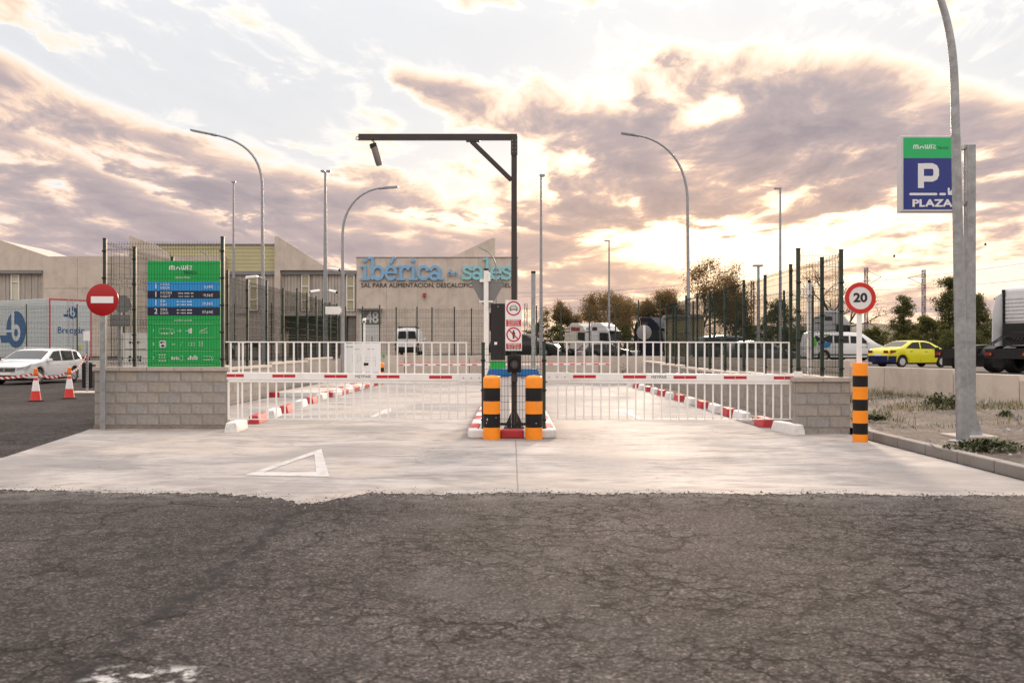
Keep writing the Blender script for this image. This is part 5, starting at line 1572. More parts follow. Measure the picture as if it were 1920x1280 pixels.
word('ibérica', 677.5, 833, 525, 27.5/sB, bl1)
word('de', 840, 858, 516.5, 7.6/sB, bl1)
word('sales', 866, 962, 524, 25.5/sB, bl2)
txt('SAL PARA ALIMENTACION, DESCALCIFICACION Y HIELO', 8.2/sB/.72, (bx(677), -.03, bz(535)), M('letter_dark', (.03, .028, .027), .5), bld, align='LEFT', sx=1.0, extrude=.02, space=1.0)
LAST_LINE = bpy.context.scene.collection.objects[-1]
bpy.context.view_layer.update()
LAST_LINE.scale = ((966-677)/sB/max(.1, LAST_LINE.dimensions.x), 1, 1)

# far left hall with sloping parapet, clad strip and window
hall = thing('industrial_hall', 'concrete industrial hall with sloping roof edge at the far left', 'building', (0, 92., 0))
BD2 = 92.; s2B = FPX/BD2
hx = lambda px: (px-960)/s2B
hz = lambda py: EYE+(HZ-py)/s2B
b = MB(); b.prism([(hx(-260), YG), (hx(-260), hz(415)), (hx(0), hz(450)), (hx(86), hz(479)), (hx(100), hz(484)), (hx(100), YG)], 0, 10, 'xz'); b.build('wall', cast, hall)
b = MB(); b.box(hx(-260), hx(82), -.5, 0, hz(513.5), hz(507)); b.build('fascia', trim, hall)
for i in range(34):
    a = -120+i*6.
    if a < 39 and a+6 > 21: continue
    b = MB(); b.box(hx(a)+.012, hx(a+6)-.012, -.1-(i % 2)*.04, -.01, hz(566), hz(513.5)); b.build('cladding_panel', corr, hall)
BDs = (bx, bz)
f = MB(); x0, x1, z0, z1 = hx(22), hx(38), hz(562), hz(514)
f.box(x0, x0+.12, -.2, -.01, z0, z1); f.box(x1-.12, x1, -.2, -.01, z0, z1); f.box(x0+.12, x1-.12, -.2, -.01, (z0+z1)/2+.4, (z0+z1)/2+.5)
o = f.build('window', wframe, hall)
b = MB(); b.box(x0+.12, x1-.12, -.1, -.05, z0, z1); b.build('pane', M('pale_pane', (.55, .55, .42), .2, 0, .1, spec=.7), o)
# small yellowish shed by the right fence
q = at(1305, 660, 62.)
sh = thing('shed', 'small tan shed behind the right fence below the big tree', 'shed', (q.x, 62., .42))
sS = FPX/62.
b = MB(); b.box(-1.6, .5, 0, 2.2, 0, (662-589)/sS+.55); b.build('wall', M('tan_render', (.34, .27, .15), .8, 0, .1, 1.), sh)
b = MB(); b.box(-1.75, .65, -.12, 2.35, (662-589)/sS+.55, (662-589)/sS+.72); b.build('roof', trim, sh)
b = MB(); b.box(-1.2, -.5, -.03, -.004, 0, 2.0); b.build('door', M('shed_door', (.22, .18, .11), .7), sh)

# hill on the right horizon
rows = []
rng = random.Random(21)
for j in range(7):
    y = 330+j*45
    rows.append([(x, y+12*math.sin(x*.02), -.4+13.0*math.sin(math.pi*j/6)**.7*sst(60, 130, x)*(1-.45*sst(250, 420, x))+rng.uniform(-.5, .5)*(0 < j < 6)) for x in np.linspace(40, 560, 60)])
sheet('hill', rows, mat_mix('hill_scrub', [(.055, .045, .028), (.085, .070, .042), (.12, .10, .065)], .06))

# ------------------------------------------------------------------ vehicles


def wheel(parent, x, y, z, r, w, side, spokes=5, hub=silver):
    b = MB(); b.lathe([(r*.62, -w/2), (r*.9, -w/2), (r, -w*.32), (r, w*.32), (r*.9, w/2), (r*.62, w/2), (r*.62, -w/2)], 24, (0, 0, 0), 'y')
    t = b.build('wheel', rubber, parent, smooth=50, loc=(x, y, z))
    m = MB(); o = side*w*.36
    m.lathe([(r*.64, o-.02), (r*.64, o+.015), (r*.57, o+.015), (r*.55, o-.03*side)], 20, (0, 0, 0), 'y')
    m.lathe([(r*.16, o-.03), (r*.16, o+.02), (r*.1, o+.03)], 10, (0, 0, 0), 'y')
    for k in range(spokes):
        a = 2*math.pi*k/spokes
        m.bar((r*.1*math.cos(a), o, r*.1*math.sin(a)), (r*.58*math.cos(a), o, r*.58*math.sin(a)), .03, r*.17, up=(0, 1, 0))
    m.build('rim', hub, t)
    d = MB(); d.lathe([(0, o-side*.045), (r*.6, o-side*.045), (r*.6, o-side*.05), (0, o-side*.05)], 16, (0, 0, 0), 'y'); d.build('brake_disc', black_pl, t)
    return t


def car(name, label, cat, loc, rz, L, Wd, top, belt, paint, wheels, r=.32, tum=.22, windows=(), screen=None, rear=None, sill=.24, front_face=None, rear_face=None, mirror=None, plate=True, group=None, lower=None, handles=(), doors=(), hub=silver, spokes=5, nose=.12, tail=.07):
    """x forward, origin under the middle. top: (x, z) line from tail to nose; windows: side glass outlines (x, z)"""
    root = thing(name, label, cat, loc, rz, group)
    xs0 = np.linspace(-L/2, L/2, 90)
    tx = [p[0] for p in top]; tz = [p[1] for p in top]
    raw = np.interp(xs0, tx, tz)
    ker = np.array([1, 2, 3, 2, 1.])/9
    sm = np.convolve(np.pad(raw, 2, 'edge'), ker, 'valid')
    T = lambda x: float(np.interp(x, xs0, sm))
    def plan(x):
        e = abs(x)/(L/2)
        k = 1-(nose if x > 0 else tail)*max(0, (e-.55)/.45)**2.6
        return k
    def B(x):
        z = sill+.05*max(0, (abs(x)/(L/2)-.8)/.2)**2
        for wx in wheels:
            d = abs(x-wx)
            ra = r*1.17
            if d < ra: z = max(z, r+math.sqrt(max(0, ra*ra-d*d)))
        return z
    def hw(x, z):
        w = Wd/2*plan(x)
        if z > belt: w -= tum*(z-belt)
        elif z < .5: w -= .04*(.5-z)/.3
        return w
    b = MB(); rings = []
    xs = sorted(set(list(np.linspace(-L/2, L/2, 80))+[wx+s_*r*1.17*k for wx in wheels for s_ in (-1, 1) for k in (.999, .9)]))
    for x in xs:
        t = T(x); bo = min(B(x), t-.12)
        mid = max(bo+.05, min(.62, t-.10)); bl = max(mid+.01, min(belt, t-.06)); up = max(bl+.005, t-.085); u2 = max(bl+.01, t-.025)
        wt = hw(x, up)
        half = [(hw(x, bo)-.06, bo), (hw(x, bo), bo+.02), (hw(x, mid)+.01, mid), (hw(x, bl), bl), (wt, up), (wt-.055, u2), (wt*.7, t-.006), (0, t)]
        ring = [(x, y, z) for y, z in half]+[(x, -y, z) for y, z in half[-2::-1]]
        rings.append(ring)
    n = len(rings[0]); b.v = [p for r_ in rings for p in r_]
    for i in range(len(rings)-1):
        for k in range(n-1):
            b.f.append((i*n+k, (i+1)*n+k, (i+1)*n+k+1, i*n+k+1))
            zmid = sum(b.v[q][2] for q in b.f[-1])/4
            b.m.append(1 if lower and zmid < lower[0](sum(b.v[q][0] for q in b.f[-1])/4) else 0)
    b.f.append(tuple(range(n))); b.m.append(1 if lower and len(lower) > 2 and lower[2] else 0)
    b.f.append(tuple(range((len(rings)-1)*n, len(rings)*n))[::-1]); b.m.append(0)
    b.build('body', [paint, lower[1]] if lower else paint, root, smooth=42)
    u = MB(); u.box(-L/2+.15, L/2-.15, -Wd/2+.22, Wd/2-.22, .17, min(belt, .7)); u.build('underbody', black_pl, root)
    def glass(poly, nm='window'):
        for s_ in (-1, 1):
            m = MB()
            cx = sum(p[0] for p in poly)/len(poly); cz = sum(p[1] for p in poly)/len(poly)
            m.v = [(x, s_*(hw(x, z)+.006), z) for x, z in poly]+[(cx, s_*(hw(cx, cz)+.006), cz)]
            k = len(poly)
            m.f = [((i, (i+1) % k, k) if s_ < 0 else ((i+1) % k, i, k)) for i in range(k)]; m.m = [0]*k
            m.build(nm, glass_dark, root)
    for w in windows: glass(w)
    def shield(x0, x1, nm, inset=.11):
        m = MB(); N = 7; K = 6
        dz = T(x1)-T(x0); dx = x1-x0; l = math.hypot(dx, dz); nx, nz = (-dz/l, dx/l)
        if nz < 0: nx, nz = -nx, -nz
        for i in range(N):
            x = x0+dx*i/(N-1); t = T(x); wt = hw(x, max(belt, t-.085))-inset
            for k in range(K):
                f = -1+2*k/(K-1); y = wt*f; zz = t-.006*min(1, abs(f)/.75)-(.02*max(0, abs(f)-.8)/.2)
                m.v.append((x+nx*.012, y, zz+nz*.012))
        for i in range(N-1):
            for k in range(K-1): m.f.append((i*K+k, i*K+k+1, (i+1)*K+k+1, (i+1)*K+k)); m.m.append(0)
        m.build(nm, glass_dark, root, smooth=60)
    if screen: shield(screen[0], screen[1], 'windscreen')
    if rear: shield(rear[0], rear[1], 'rear_window')
    for i, wx in enumerate(wheels):
        for s_ in (-1, 1): wheel(root, wx, s_*(Wd/2-.12), r, r, .21, s_, spokes, hub)
    for x, z in handles:
        for s_ in (-1, 1):
            m = MB(); m.box(x-.09, x+.09, s_*(hw(x, z))-.012, s_*(hw(x, z))+.018, z-.014, z+.014); m.build('door_handle', black_pl if paint is not white_car else white_car, root)
    for poly in doors:
        for s_ in (-1, 1):
            m = MB()
            for p, q in zip(poly[:-1], poly[1:]):
                m.bar((p[0], s_*(hw(*p)+.003), p[1]), (q[0], s_*(hw(*q)+.003), q[1]), .012, .006, up=(0, 1, 0))
            m.build('door_gap', black_pl, root)
    if mirror:
        for s_ in (-1, 1):
            x, z = mirror; y = s_*(hw(x, z)+.11)
            m = MB(); m.box(x-.08, x+.06, y-.10, y+.08, z-.07, z+.08); m.build('mirror', paint if paint is white_car else black_pl, root, bevel=.035)
    if plate:
        for s_, zz in ((1, .45), (-1, plate if isinstance(plate, float) else .62)):
            x = s_*(L/2)+s_*.012
            m = MB(); m.box(min(x, x-s_*.012), max(x, x-s_*.012), -.26, .26, zz-.055, zz+.055); m.build('number_plate', white_p, root, bevel=.003)
    return root, hw, T


white_car = M('white_car_paint', (.68, .69, .70), .22, 0, .03, 2., coat=.6)
yellow_car = M('yellow_car_paint', (.66, .63, .012), .24, 0, .03, 2., coat=.6)
blue_car = M('dark_blue_car_paint', (.008, .012, .07), .25, 0, .05, 2., coat=.5)
grey_car = M('grey_car_paint', (.09, .095, .10), .25, .3, .05, 2., coat=.5)
black_car = M('black_car_paint', (.012, .012, .014), .2, 0, .05, 2., coat=.6)
head_m = M('headlamp_glass', (.45, .47, .5), .1, .3, .2, 20., spec=.8)

# white estate facing the viewer, behind the cones
q = gnd(44, 721, 0)
est, hw, T = car('estate_car', 'white estate car facing the camera behind the traffic cones', 'car', (-20.15, 42.2, 0), R(-95), 4.58, 1.84,
    [(-2.29, .70), (-2.25, 1.05), (-2.02, 1.33), (-1.75, 1.43), (-.9, 1.475), (-.1, 1.46), (.25, 1.40), (1.12, .985), (1.35, .95), (2.0, .87), (2.2, .81), (2.29, .71)], .92, white_car, (-1.42, 1.30), .325, .24,
    windows=[[(-1.98, 1.02), (-1.40, .97), (-1.40, 1.35), (-1.72, 1.33)], [(-1.32, .965), (-.42, .95), (-.42, 1.375), (-1.32, 1.37)], [(-.33, .95), (.78, .945), (.16, 1.34), (-.33, 1.375)]],
    screen=(1.02, .30), rear=(-2.2, -1.82), mirror=(.72, .97), handles=((-1.05, .82), (-.1, .80)), doors=[[(.86, .92), (.80, .40)], [(-.38, .94), (-.38, .36)], [(-1.36, .95), (-1.22, .62), (-1.05, .40)], [(.86, .34), (-1.0, .34)]])
b = MB(); b.prism([(-.42, .53), (.42, .53), (.47, .68), (-.47, .68)], 2.286, 2.304, 'yz'); b.build('grille', black_pl, est)
b = MB(); b.prism([(-.55, .28), (.55, .28), (.62, .39), (-.62, .39)], 2.286, 2.308, 'yz'); b.build('lower_grille', black_pl, est)
for k in (.56, .60, .64): b = MB(); b.box(2.304, 2.309, -.42, .42, k-.005, k+.005); b.build('grille_bar', chrome, est)
b = MB(); b.prism(circ(0, .61, .05, 8), 2.304, 2.314, 'yz'); b.build('badge', chrome, est)
for s_ in (-1, 1):
    b = MB(); b.prism([(s_*.50, .60), (s_*.82, .64), (s_*.80, .74), (s_*.54, .69)], 2.26, 2.303, 'yz')
    b.prism([(2.27, .63), (1.95, .70), (1.62, .86), (1.85, .85), (2.26, .75)], s_*.80, s_*.888, 'xz'); b.build('headlight', head_m, est)
    b = MB(); b.prism([(s_*.66, .30), (s_*.81, .32), (s_*.80, .44), (s_*.68, .42)], 2.26, 2.303, 'yz'); b.build('fog_lamp', black_pl, est)
    b = MB(); b.tube([(-1.7, s_*.60, 1.455), (-1.6, s_*.60, 1.49), (-.2, s_*.60, 1.505), (-.05, s_*.60, 1.47)], .016, 6); b.build('roof_rail', silver, est)

# yellow saloon with dark blue tail
yz = yard_z(19.5, 55)
lowf = lambda x: (.60 if x < -1.72 else 0.0)
yel, hw, T = car('saloon_car', 'bright yellow saloon car with dark blue rear bumper in the yard', 'car', (at(1709, 686, 54.5).x, 54.5, .44), R(19), 4.45, 1.75,
    [(-2.22, .66), (-2.19, .98), (-2.1, 1.03), (-1.55, 1.08), (-1.30, 1.14), (-.72, 1.42), (-.3, 1.465), (.35, 1.44), (.62, 1.37), (1.38, .99), (1.6, .93), (2.1, .80), (2.22, .6)], .96, yellow_car, (-1.32, 1.32), .31, .30,
    windows=[[(-1.12, 1.03), (-.18, 1.0), (-.18, 1.36), (-.62, 1.34)], [(-.10, 1.0), (.98, .99), (.52, 1.30), (.2, 1.36), (-.10, 1.365)]], screen=(1.28, .68), rear=(-1.36, -.78), mirror=(.88, 1.0), handles=((-.75, .86), (.22, .85)),
    doors=[[(1.0, .95), (1.0, .35)], [(-.14, .98), (-.14, .33)], [(-1.10, .99), (-1.0, .62), (-.85, .35)]], lower=(lowf, blue_car, False), plate=.68, spokes=9)
b = MB(); b.box(-2.25, -2.19, -.78, .78, .27, .64); b.build('rear_bumper', blue_car, yel, bevel=.03)
for s_ in (-1, 1):
    b = MB(); b.prism([(-2.10, .92), (-1.72, .90), (-1.80, .80), (-2.12, .76)], s_*.83, s_*(.868), 'xz'); b.build('tail_light', lens_red, yel)
    b = MB(); b.box(-2.232, -2.215, min(s_*.45, s_*.80), max(s_*.45, s_*.80), .77, .91); b.build('tail_light', lens_red, yel)
    b = MB(); b.prism([(2.16, .60), (1.78, .84), (1.6, .84), (1.98, .62)], s_*.80, s_*.862, 'xz'); b.build('headlight', head_m, yel)

# white van with blue and green livery behind the right fence
van, hw, T = car('van', 'white van with blue and green livery behind the right fence', 'van', (at(1582, 675, 66.).x, 66., .62), R(3), 5.3, 1.95,
    [(-2.65, .7), (-2.62, 1.5), (-2.52, 1.84), (-2.3, 1.90), (0, 1.92), (.7, 1.88), (1.0, 1.78), (1.85, 1.18), (2.1, 1.08), (2.5, .92), (2.65, .6)], 1.12, white_car, (-1.68, 1.62), .34, .14,
    windows=[[(-2.3, 1.20), (-1.1, 1.18), (-1.1, 1.66), (-2.26, 1.66)], [(-1.0, 1.18), (-.02, 1.18), (-.02, 1.66), (-1.0, 1.66)], [(.08, 1.17), (1.35, 1.15), (.85, 1.60), (.08, 1.65)]], screen=(1.75, 1.06), mirror=(1.2, 1.2), handles=((-.35, 1.0), (.3, 1.0)), doors=[[(.03, 1.7), (.03, .35)], [(-1.05, 1.7), (-1.05, .4)], [(1.35, 1.1), (1.30, .4)]])
for s_ in (-1,):
    y = s_*(hw(-1, .9)+.012)
    b = MB(); b.prism([(-2.1, 1.24), (-1.2, 1.24), (-1.24, 1.1), (-1.32, .98), (-1.45, .90), (-1.65, .87), (-1.85, .90), (-2.0, 1.0), (-2.07, 1.12)], y-.004, y, 'xz'); b.build('livery_blue', M('livery_blue_print', (.02, .20, .48), .4), van)
    b = MB(); b.prism([(-2.42, .98), (-2.2, .98), (-2.15, 1.2), (-2.3, 1.62), (-2.46, 1.5)], y-.002, y+.002, 'xz'); b.build('livery_green', M('livery_green_print', (.13, .48, .05), .4), van)
    b = MB(); b.prism([(-2.0, 1.66), (-1.2, 1.66), (-1.3, 1.74), (-1.9, 1.74)], s_*(hw(-1.5, 1.7)+.004), s_*(hw(-1.5, 1.7)+.010), 'xz'); b.build('livery_green', MATS['livery_green_print'], van)
    txt('supri', .20, (.72, y-.004, .92), MATS['livery_blue_print'], van, bold=.004)
    txt('nd', .20, (1.12, y-.004, .92), MATS['livery_green_print'], van, bold=.004)
    b = MB(); b.box(-2.64, -2.56, -.96, -.80, 1.05, 1.45); b.build('tail_light', lens_red, van)
    b = MB(); b.box(-2.66, 2.6, -.985, -.96, .40, .47); b.build('side_moulding', black_pl, van)

# small white van seen from behind beside the warehouse
fi, hw, T = car('small_van', 'small white van with twin rear doors parked facing the warehouse', 'van', (at(769, 662, 70.).x, 70., 1.0), R(90), 4.15, 1.72,
    [(-2.07, .6), (-2.04, 1.2), (-1.92, 1.78), (-1.7, 1.84), (.2, 1.82), (.6, 1.7), (1.25, 1.1), (1.9, .9), (2.07, .6)], 1.0, white_car, (-1.3, 1.35), .29, .16, windows=[], screen=(1.2, .6), mirror=(.9, 1.1), plate=.55)
for s_ in (-1, 1):
    b = MB(); b.prism([(s_*.07, 1.12), (s_*.62, 1.12), (s_*.57, 1.62), (s_*.07, 1.64)], -2.08, -2.0, 'yz'); b.build('rear_window', glass_dark, fi)
    b = MB(); b.box(-2.10, -2.02, min(s_*.68, s_*.84), max(s_*.68, s_*.84), .62, .88); b.build('tail_light', lens_red, fi)
    b = MB(); b.box(-1.9, .5, min(s_*.55, s_*.60), max(s_*.55, s_*.60), 1.84, 1.93); b.build('roof_rail', black_pl, fi)
b = MB(); b.box(-2.13, -2.04, -.82, .82, .28, .56); b.build('rear_bumper', black_pl, fi, bevel=.03)
b = MB(); b.box(-2.085, -2.07, -.010, .010, .6, 1.78); b.build('door_gap', black_pl, fi)
b = MB(); b.box(-1.95, -1.9, -.62, .62, 1.90, 1.95); b.build('roof_bar', black_pl, fi)

# dark cars half hidden behind the retaining wall
car('hatchback', 'black car behind the right end of the prohibition board', 'car', (at(985, 668, 62.).x, 62., .90), R(-12), 4.3, 1.75,
    [(-2.15, .7), (-2.1, 1.0), (-1.7, 1.40), (-.6, 1.5), (.3, 1.45), (1.1, 1.0), (2.0, .82), (2.15, .6)], .95, black_car, (-1.3, 1.3), .31, .26, windows=[[(-1.6, 1.02), (-.3, .99), (-.3, 1.40), (-1.4, 1.34)], [(-.2, .99), (.75, .99), (.2, 1.36), (-.2, 1.40)]], screen=(1.02, .36))
car('hatchback', 'dark car in front of the white truck behind the far retaining wall', 'car', (at(1138, 668, 88.).x, 88., .42), R(8), 4.2, 1.75,
    [(-2.1, .7), (-2.05, 1.0), (-1.7, 1.40), (-.6, 1.5), (.3, 1.45), (1.1, 1.0), (1.95, .82), (2.1, .6)], .95, black_car, (-1.3, 1.3), .31, .26, windows=[[(-1.6, 1.02), (-.3, .99), (-.3, 1.40), (-1.4, 1.34)], [(-.2, .99), (.75, .99), (.2, 1.36), (-.2, 1.40)]], screen=(1.02, .36))
car('people_carrier', 'dark grey people carrier dimly seen behind the right fence', 'car', (at(1366, 665, 58.).x, 58., .42), R(14), 4.7, 1.85,
    [(-2.35, .7), (-2.3, 1.3), (-2.0, 1.70), (-.6, 1.8), (.5, 1.74), (1.45, 1.1), (2.2, .9), (2.35, .6)], 1.05, grey_car, (-1.45, 1.45), .33, .2, windows=[[(-2.0, 1.12), (-.9, 1.1), (-.9, 1.64), (-1.85, 1.6)], [(-.8, 1.1), (.1, 1.1), (.1, 1.65), (-.8, 1.65)], [(.2, 1.1), (1.15, 1.1), (.6, 1.6), (.2, 1.64)]], screen=(1.36, .58))
car('hatchback', 'silver grey car low behind the right fence next to the floodlight pole', 'car', (at(1425, 668, 54.).x, 54., .42), R(8), 4.1, 1.72,
    [(-2.05, .7), (-2.0, 1.0), (-1.6, 1.38), (-.6, 1.46), (.3, 1.42), (1.1, 1.0), (1.9, .82), (2.05, .6)], .95, grey_car, (-1.25, 1.25), .31, .26, windows=[[(-1.5, 1.02), (-.3, .99), (-.3, 1.37), (-1.3, 1.32)], [(-.2, .99), (.75, .99), (.2, 1.33), (-.2, 1.37)]], screen=(1.02, .36))


# ---- trucks
def tractor(label, loc, rz, paint, cabH=3.75, deflector=True, chassis_len=3.6, logo_panel=False, name='truck', cat='truck', side_grille=False, rear_h=False):
    """x forward; cab front at x=+2.9; origin under the middle on the ground"""
    root = thing(name, label, cat, loc, rz)
    W2 = 1.24
    b = MB()
    prof = [(.75, 1.0), (2.80, 1.0), (2.92, 1.25), (2.92, 1.95), (2.72, 2.95), (2.35, 3.45), (1.75, cabH), (.85, cabH), (.72, cabH-.15)]
    b.prism(prof, -W2, W2, 'xz'); b.build('cab', paint, root, bevel=.08)
    b = MB(); b.prism([(-W2+.10, 2.0), (W2-.10, 2.0), (W2-.14, 2.88), (-W2+.14, 2.88)], 0, .03, 'yz')
    b.v = [(2.925-(z-1.95)*.2+x, y, z) for x, y, z in b.v]; b.build('windscreen', glass_dark, root)
    for s_ in (-1, 1):
        y = s_*(W2+.004)
        b = MB(); b.prism([(1.72, 2.02), (2.74, 1.90), (2.58, 2.78), (1.72, 2.80)], y, y+s_*.008, 'xz'); b.build('side_window', glass_dark, root)
        b = MB()
        for p, q in (((1.58, 1.05), (1.58, 2.9)), ((1.58, 2.9), (2.66, 2.9)), ((2.84, 1.3), (2.66, 2.9))): b.bar((p[0], y, p[1]), (q[0], y, q[1]), .018, .008, up=(0, 1, 0))
        b.build('door_gap', black_pl, root)
        b = MB(); b.box(1.64, 1.84, min(y, y+s_*.03), max(y, y+s_*.03), 1.72, 1.77); b.build('door_handle', black_pl, root)
        b = MB(); b.box(.9, 1.45, min(y, y+s_*.01), max(y, y+s_*.01), cabH-.75, cabH-.42); b.build('roof_panel', M('dark_panel', (.03, .03, .035), .3), root)
        b = MB(); b.box(2.6, 2.72, s_*(W2+.08), s_*(W2+.30), 2.05, 2.75) if s_ > 0 else b.box(2.6, 2.72, -W2-.30, -W2-.08, 2.05, 2.75); b.build('mirror', black_pl, root, bevel=.03)
        b = MB(); b.bar((2.62, s_*W2, 2.72), (2.66, s_*(W2+.18), 2.70), .04, .04); b.build('mirror_arm', black_pl, root)
        b = MB(); b.box(.95, 2.88, min(s_*.80, s_*1.22), max(s_*.80, s_*1.22), .35, .98); b.build('step_skirt', paint, root, bevel=.04)
        for k in (.48, .74): b = MB(); b.box(2.0, 2.6, min(s_*1.2, s_*1.235), max(s_*1.2, s_*1.235), k, k+.05); b.build('step', black_pl, root)
        b = MB(); b.box(-.9, .55, min(s_*.62, s_*1.18), max(s_*.62, s_*1.18), .45, .98); b.build('fuel_tank', silver if not side_grille else black_pl, root, bevel=.08)
        b = MB(); b.prism([(s_*.98, .62), (s_*1.22, .62), (s_*1.22, .90), (s_*.98, .90)], 2.88, 2.935, 'yz'); b.build('headlight', head_m, root)
        if deflector:
            b = MB(); b.prism([(.70, 1.15), (.70, cabH-.25), (.28, cabH-.45), (.10, cabH-1.1), (.06, 1.15)], s_*(W2-.05), s_*(W2-.01), 'xz'); b.build('side_deflector', paint, root)
            for z in (1.6, cabH-.55, cabH-.9): b = MB(); b.box(.2, .72, min(s_*(W2-.012), s_*(W2+.02)), max(s_*(W2-.012), s_*(W2+.02)), z-.03, z+.03); b.build('deflector_hinge', black_pl, root)
        b = MB(); b.bar((.9, s_*.42, .92), (-chassis_len, s_*.42, .92), .09, .26); b.build('chassis_rail', black_pl, root)
        xw = -chassis_len+1.35
        for rr_, nm in ((.0, 'mudguard'),):
            g = MB(); pts = circ(0, 0, .62, 14, 12, 168)
            for p, q in zip(pts[:-1], pts[1:]):
                g.prism([(p[0], p[1]), (q[0], q[1]), (q[0]*.96, q[1]*.96), (p[0]*.96, p[1]*.96)], s_*.58, s_*1.22, 'xz')
            g.v = [(x+xw, y_, z+.54) for x, y_, z in g.v]; g.build(nm, black_pl, root)
        wheel(root, xw, s_*.92, .52, .52, .60, s_, 8, M('truck_rim', (.20, .20, .21), .5, .4))
        wheel(root, 1.95, s_*1.02, .52, .52, .34, s_, 8, MATS['truck_rim'])
        b = MB(); b.box(-chassis_len-.06, -chassis_len, min(s_*.80, s_*1.15), max(s_*.80, s_*1.15), .74, .88); t_l = b.build('tail_light', lens_red, root)
        b = MB(); b.box(-chassis_len-.068, -chassis_len-.06, min(s_*.8, s_*.88), max(s_*.8, s_*.88), .76, .86); b.build('lens', lens_amber, t_l)
        b = MB(); b.box(-chassis_len+.42, -chassis_len+.45, min(s_*.6, s_*1.2), max(s_*.6, s_*1.2), .25, .75); b.build('mud_flap', black_pl, root)
    b = MB(); b.box(-chassis_len-.01, -chassis_len+.05, -1.2, 1.2, .62, 1.02); b.build('rear_beam', black_pl, root)
    b = MB(); b.prism([(-chassis_len+.75, 1.10), (-chassis_len+1.9, 1.10), (-chassis_len+1.75, 1.22), (-chassis_len+.5, 1.16)], -.5, .5, 'xz'); b.build('fifth_wheel', black_pl, root, bevel=.02)
    b = MB(); b.box(.45, .72, -1.0, 1.0, 1.0, 2.2); b.box(.35, .5, -.55, .3, 1.0, 1.8); b.build('air_tank_rack', black_pl, root, bevel=.03)
    b = MB(); b.prism([(-1.1, .95), (1.1, .95), (1.1, 1.85), (-1.1, 1.85)], 2.925, 2.95, 'yz'); b.build('grille', black_pl, root)
    for k in range(4): b = MB(); b.box(2.95, 2.965, -1.0, 1.0, 1.1+k*.2, 1.16+k*.2); b.build('grille_bar', silver, root)
    b = MB(); b.box(2.6, 2.98, -1.22, 1.22, .38, .92); b.build('bumper', paint, root, bevel=.08)
    b = MB(); b.prism([(2.55, 2.95), (3.05, 2.88), (3.08, 2.92), (2.6, 3.03)], -1.1, 1.1, 'xz'); b.build('sun_visor', black_pl, root)
    # ribbed rear wall
    rb = MB()
    if rear_h:
        for s_ in (-1, 1):
            e_ = MB(); e_.box(.66, .705, min(s_*1.07, s_*1.235), max(s_*1.07, s_*1.235), 1.02, cabH-.12); e_.build('gap_shade_strip', black_pl, root)  # black strip paints the shaded gap between deflector and cab
        for k in range(7): rb.box(.69, .715, -1.05, 1.05, 2.3+k*.17, 2.40+k*.17)
    else:
        for k in range(9): rb.box(.69, .715, -.95+k*.22, -.85+k*.22, 2.0, cabH-.35)
    rb.build('rear_ribs', paint, root)
    b = MB()
    for k in range(3): b.tube([(.5, -.25+k*.2, 1.7), (.1, -.3+k*.22, 1.35), (-.5, -.2+k*.15, 1.6), (-1.2, -.1+k*.1, 1.25)], .025, 6)
    b.build('air_hose', black_pl, root, smooth=50)
    return root


truck_white = M('white_truck_paint', (.62, .63, .64), .3, 0, .05, 1.5, coat=.4)
truck_cream = M('cream_truck_paint', (.55, .53, .48), .35, 0, .06, 1.5)
truck_navy = M('navy_truck_paint', (.005, .006, .020), .45, 0, .08, 1.5, spec=.2)
truck_silver = M('silver_truck_paint', (.42, .44, .46), .35, .3, .08, 1.5)
tractor('white tractor truck facing right under the feathery trees', (at(1106, 668, 100.).x, 100., .2), R(-32), truck_white)
tc_ = tractor('cream tractor truck with a red and black panel just left of the white one', (at(1070, 668, 105.).x, 105., .3), R(-38), truck_cream)
b = MB(); b.box(.95, 2.0, -1.262, -1.246, 2.95, 3.30); b.build('side_panel', M('red_black_print', (.20, .03, .03), .4, 0, .8, 3.), tc_)
tractor('dark navy tractor truck behind the round sign', (at(1199, 672, 90.).x, 90., .25), R(-35), truck_navy, 3.95)
tractor('silver tractor truck standing behind the white van', (at(1520, 660, 76.).x, 76., .42), R(-12), truck_silver, 3.85)
tractor('white tractor truck at the right picture edge, its black chassis reaching left', (22.66, 45.1, .42), R(20), truck_white, 3.9, chassis_len=3.3, rear_h=True)
tractor('second tractor truck in front of it, only its black rear end in the picture', (23.6, 42.3, .42), R(20), truck_white, 3.8, chassis_len=3.3)

# box trailer with blue lettering on the far left
C0 = at(92, 672, 55.)
tr = thing('box_trailer', 'white box trailer with red rear frame and blue Breogán lettering', 'trailer', (C0.x, 55., .0), R(55))
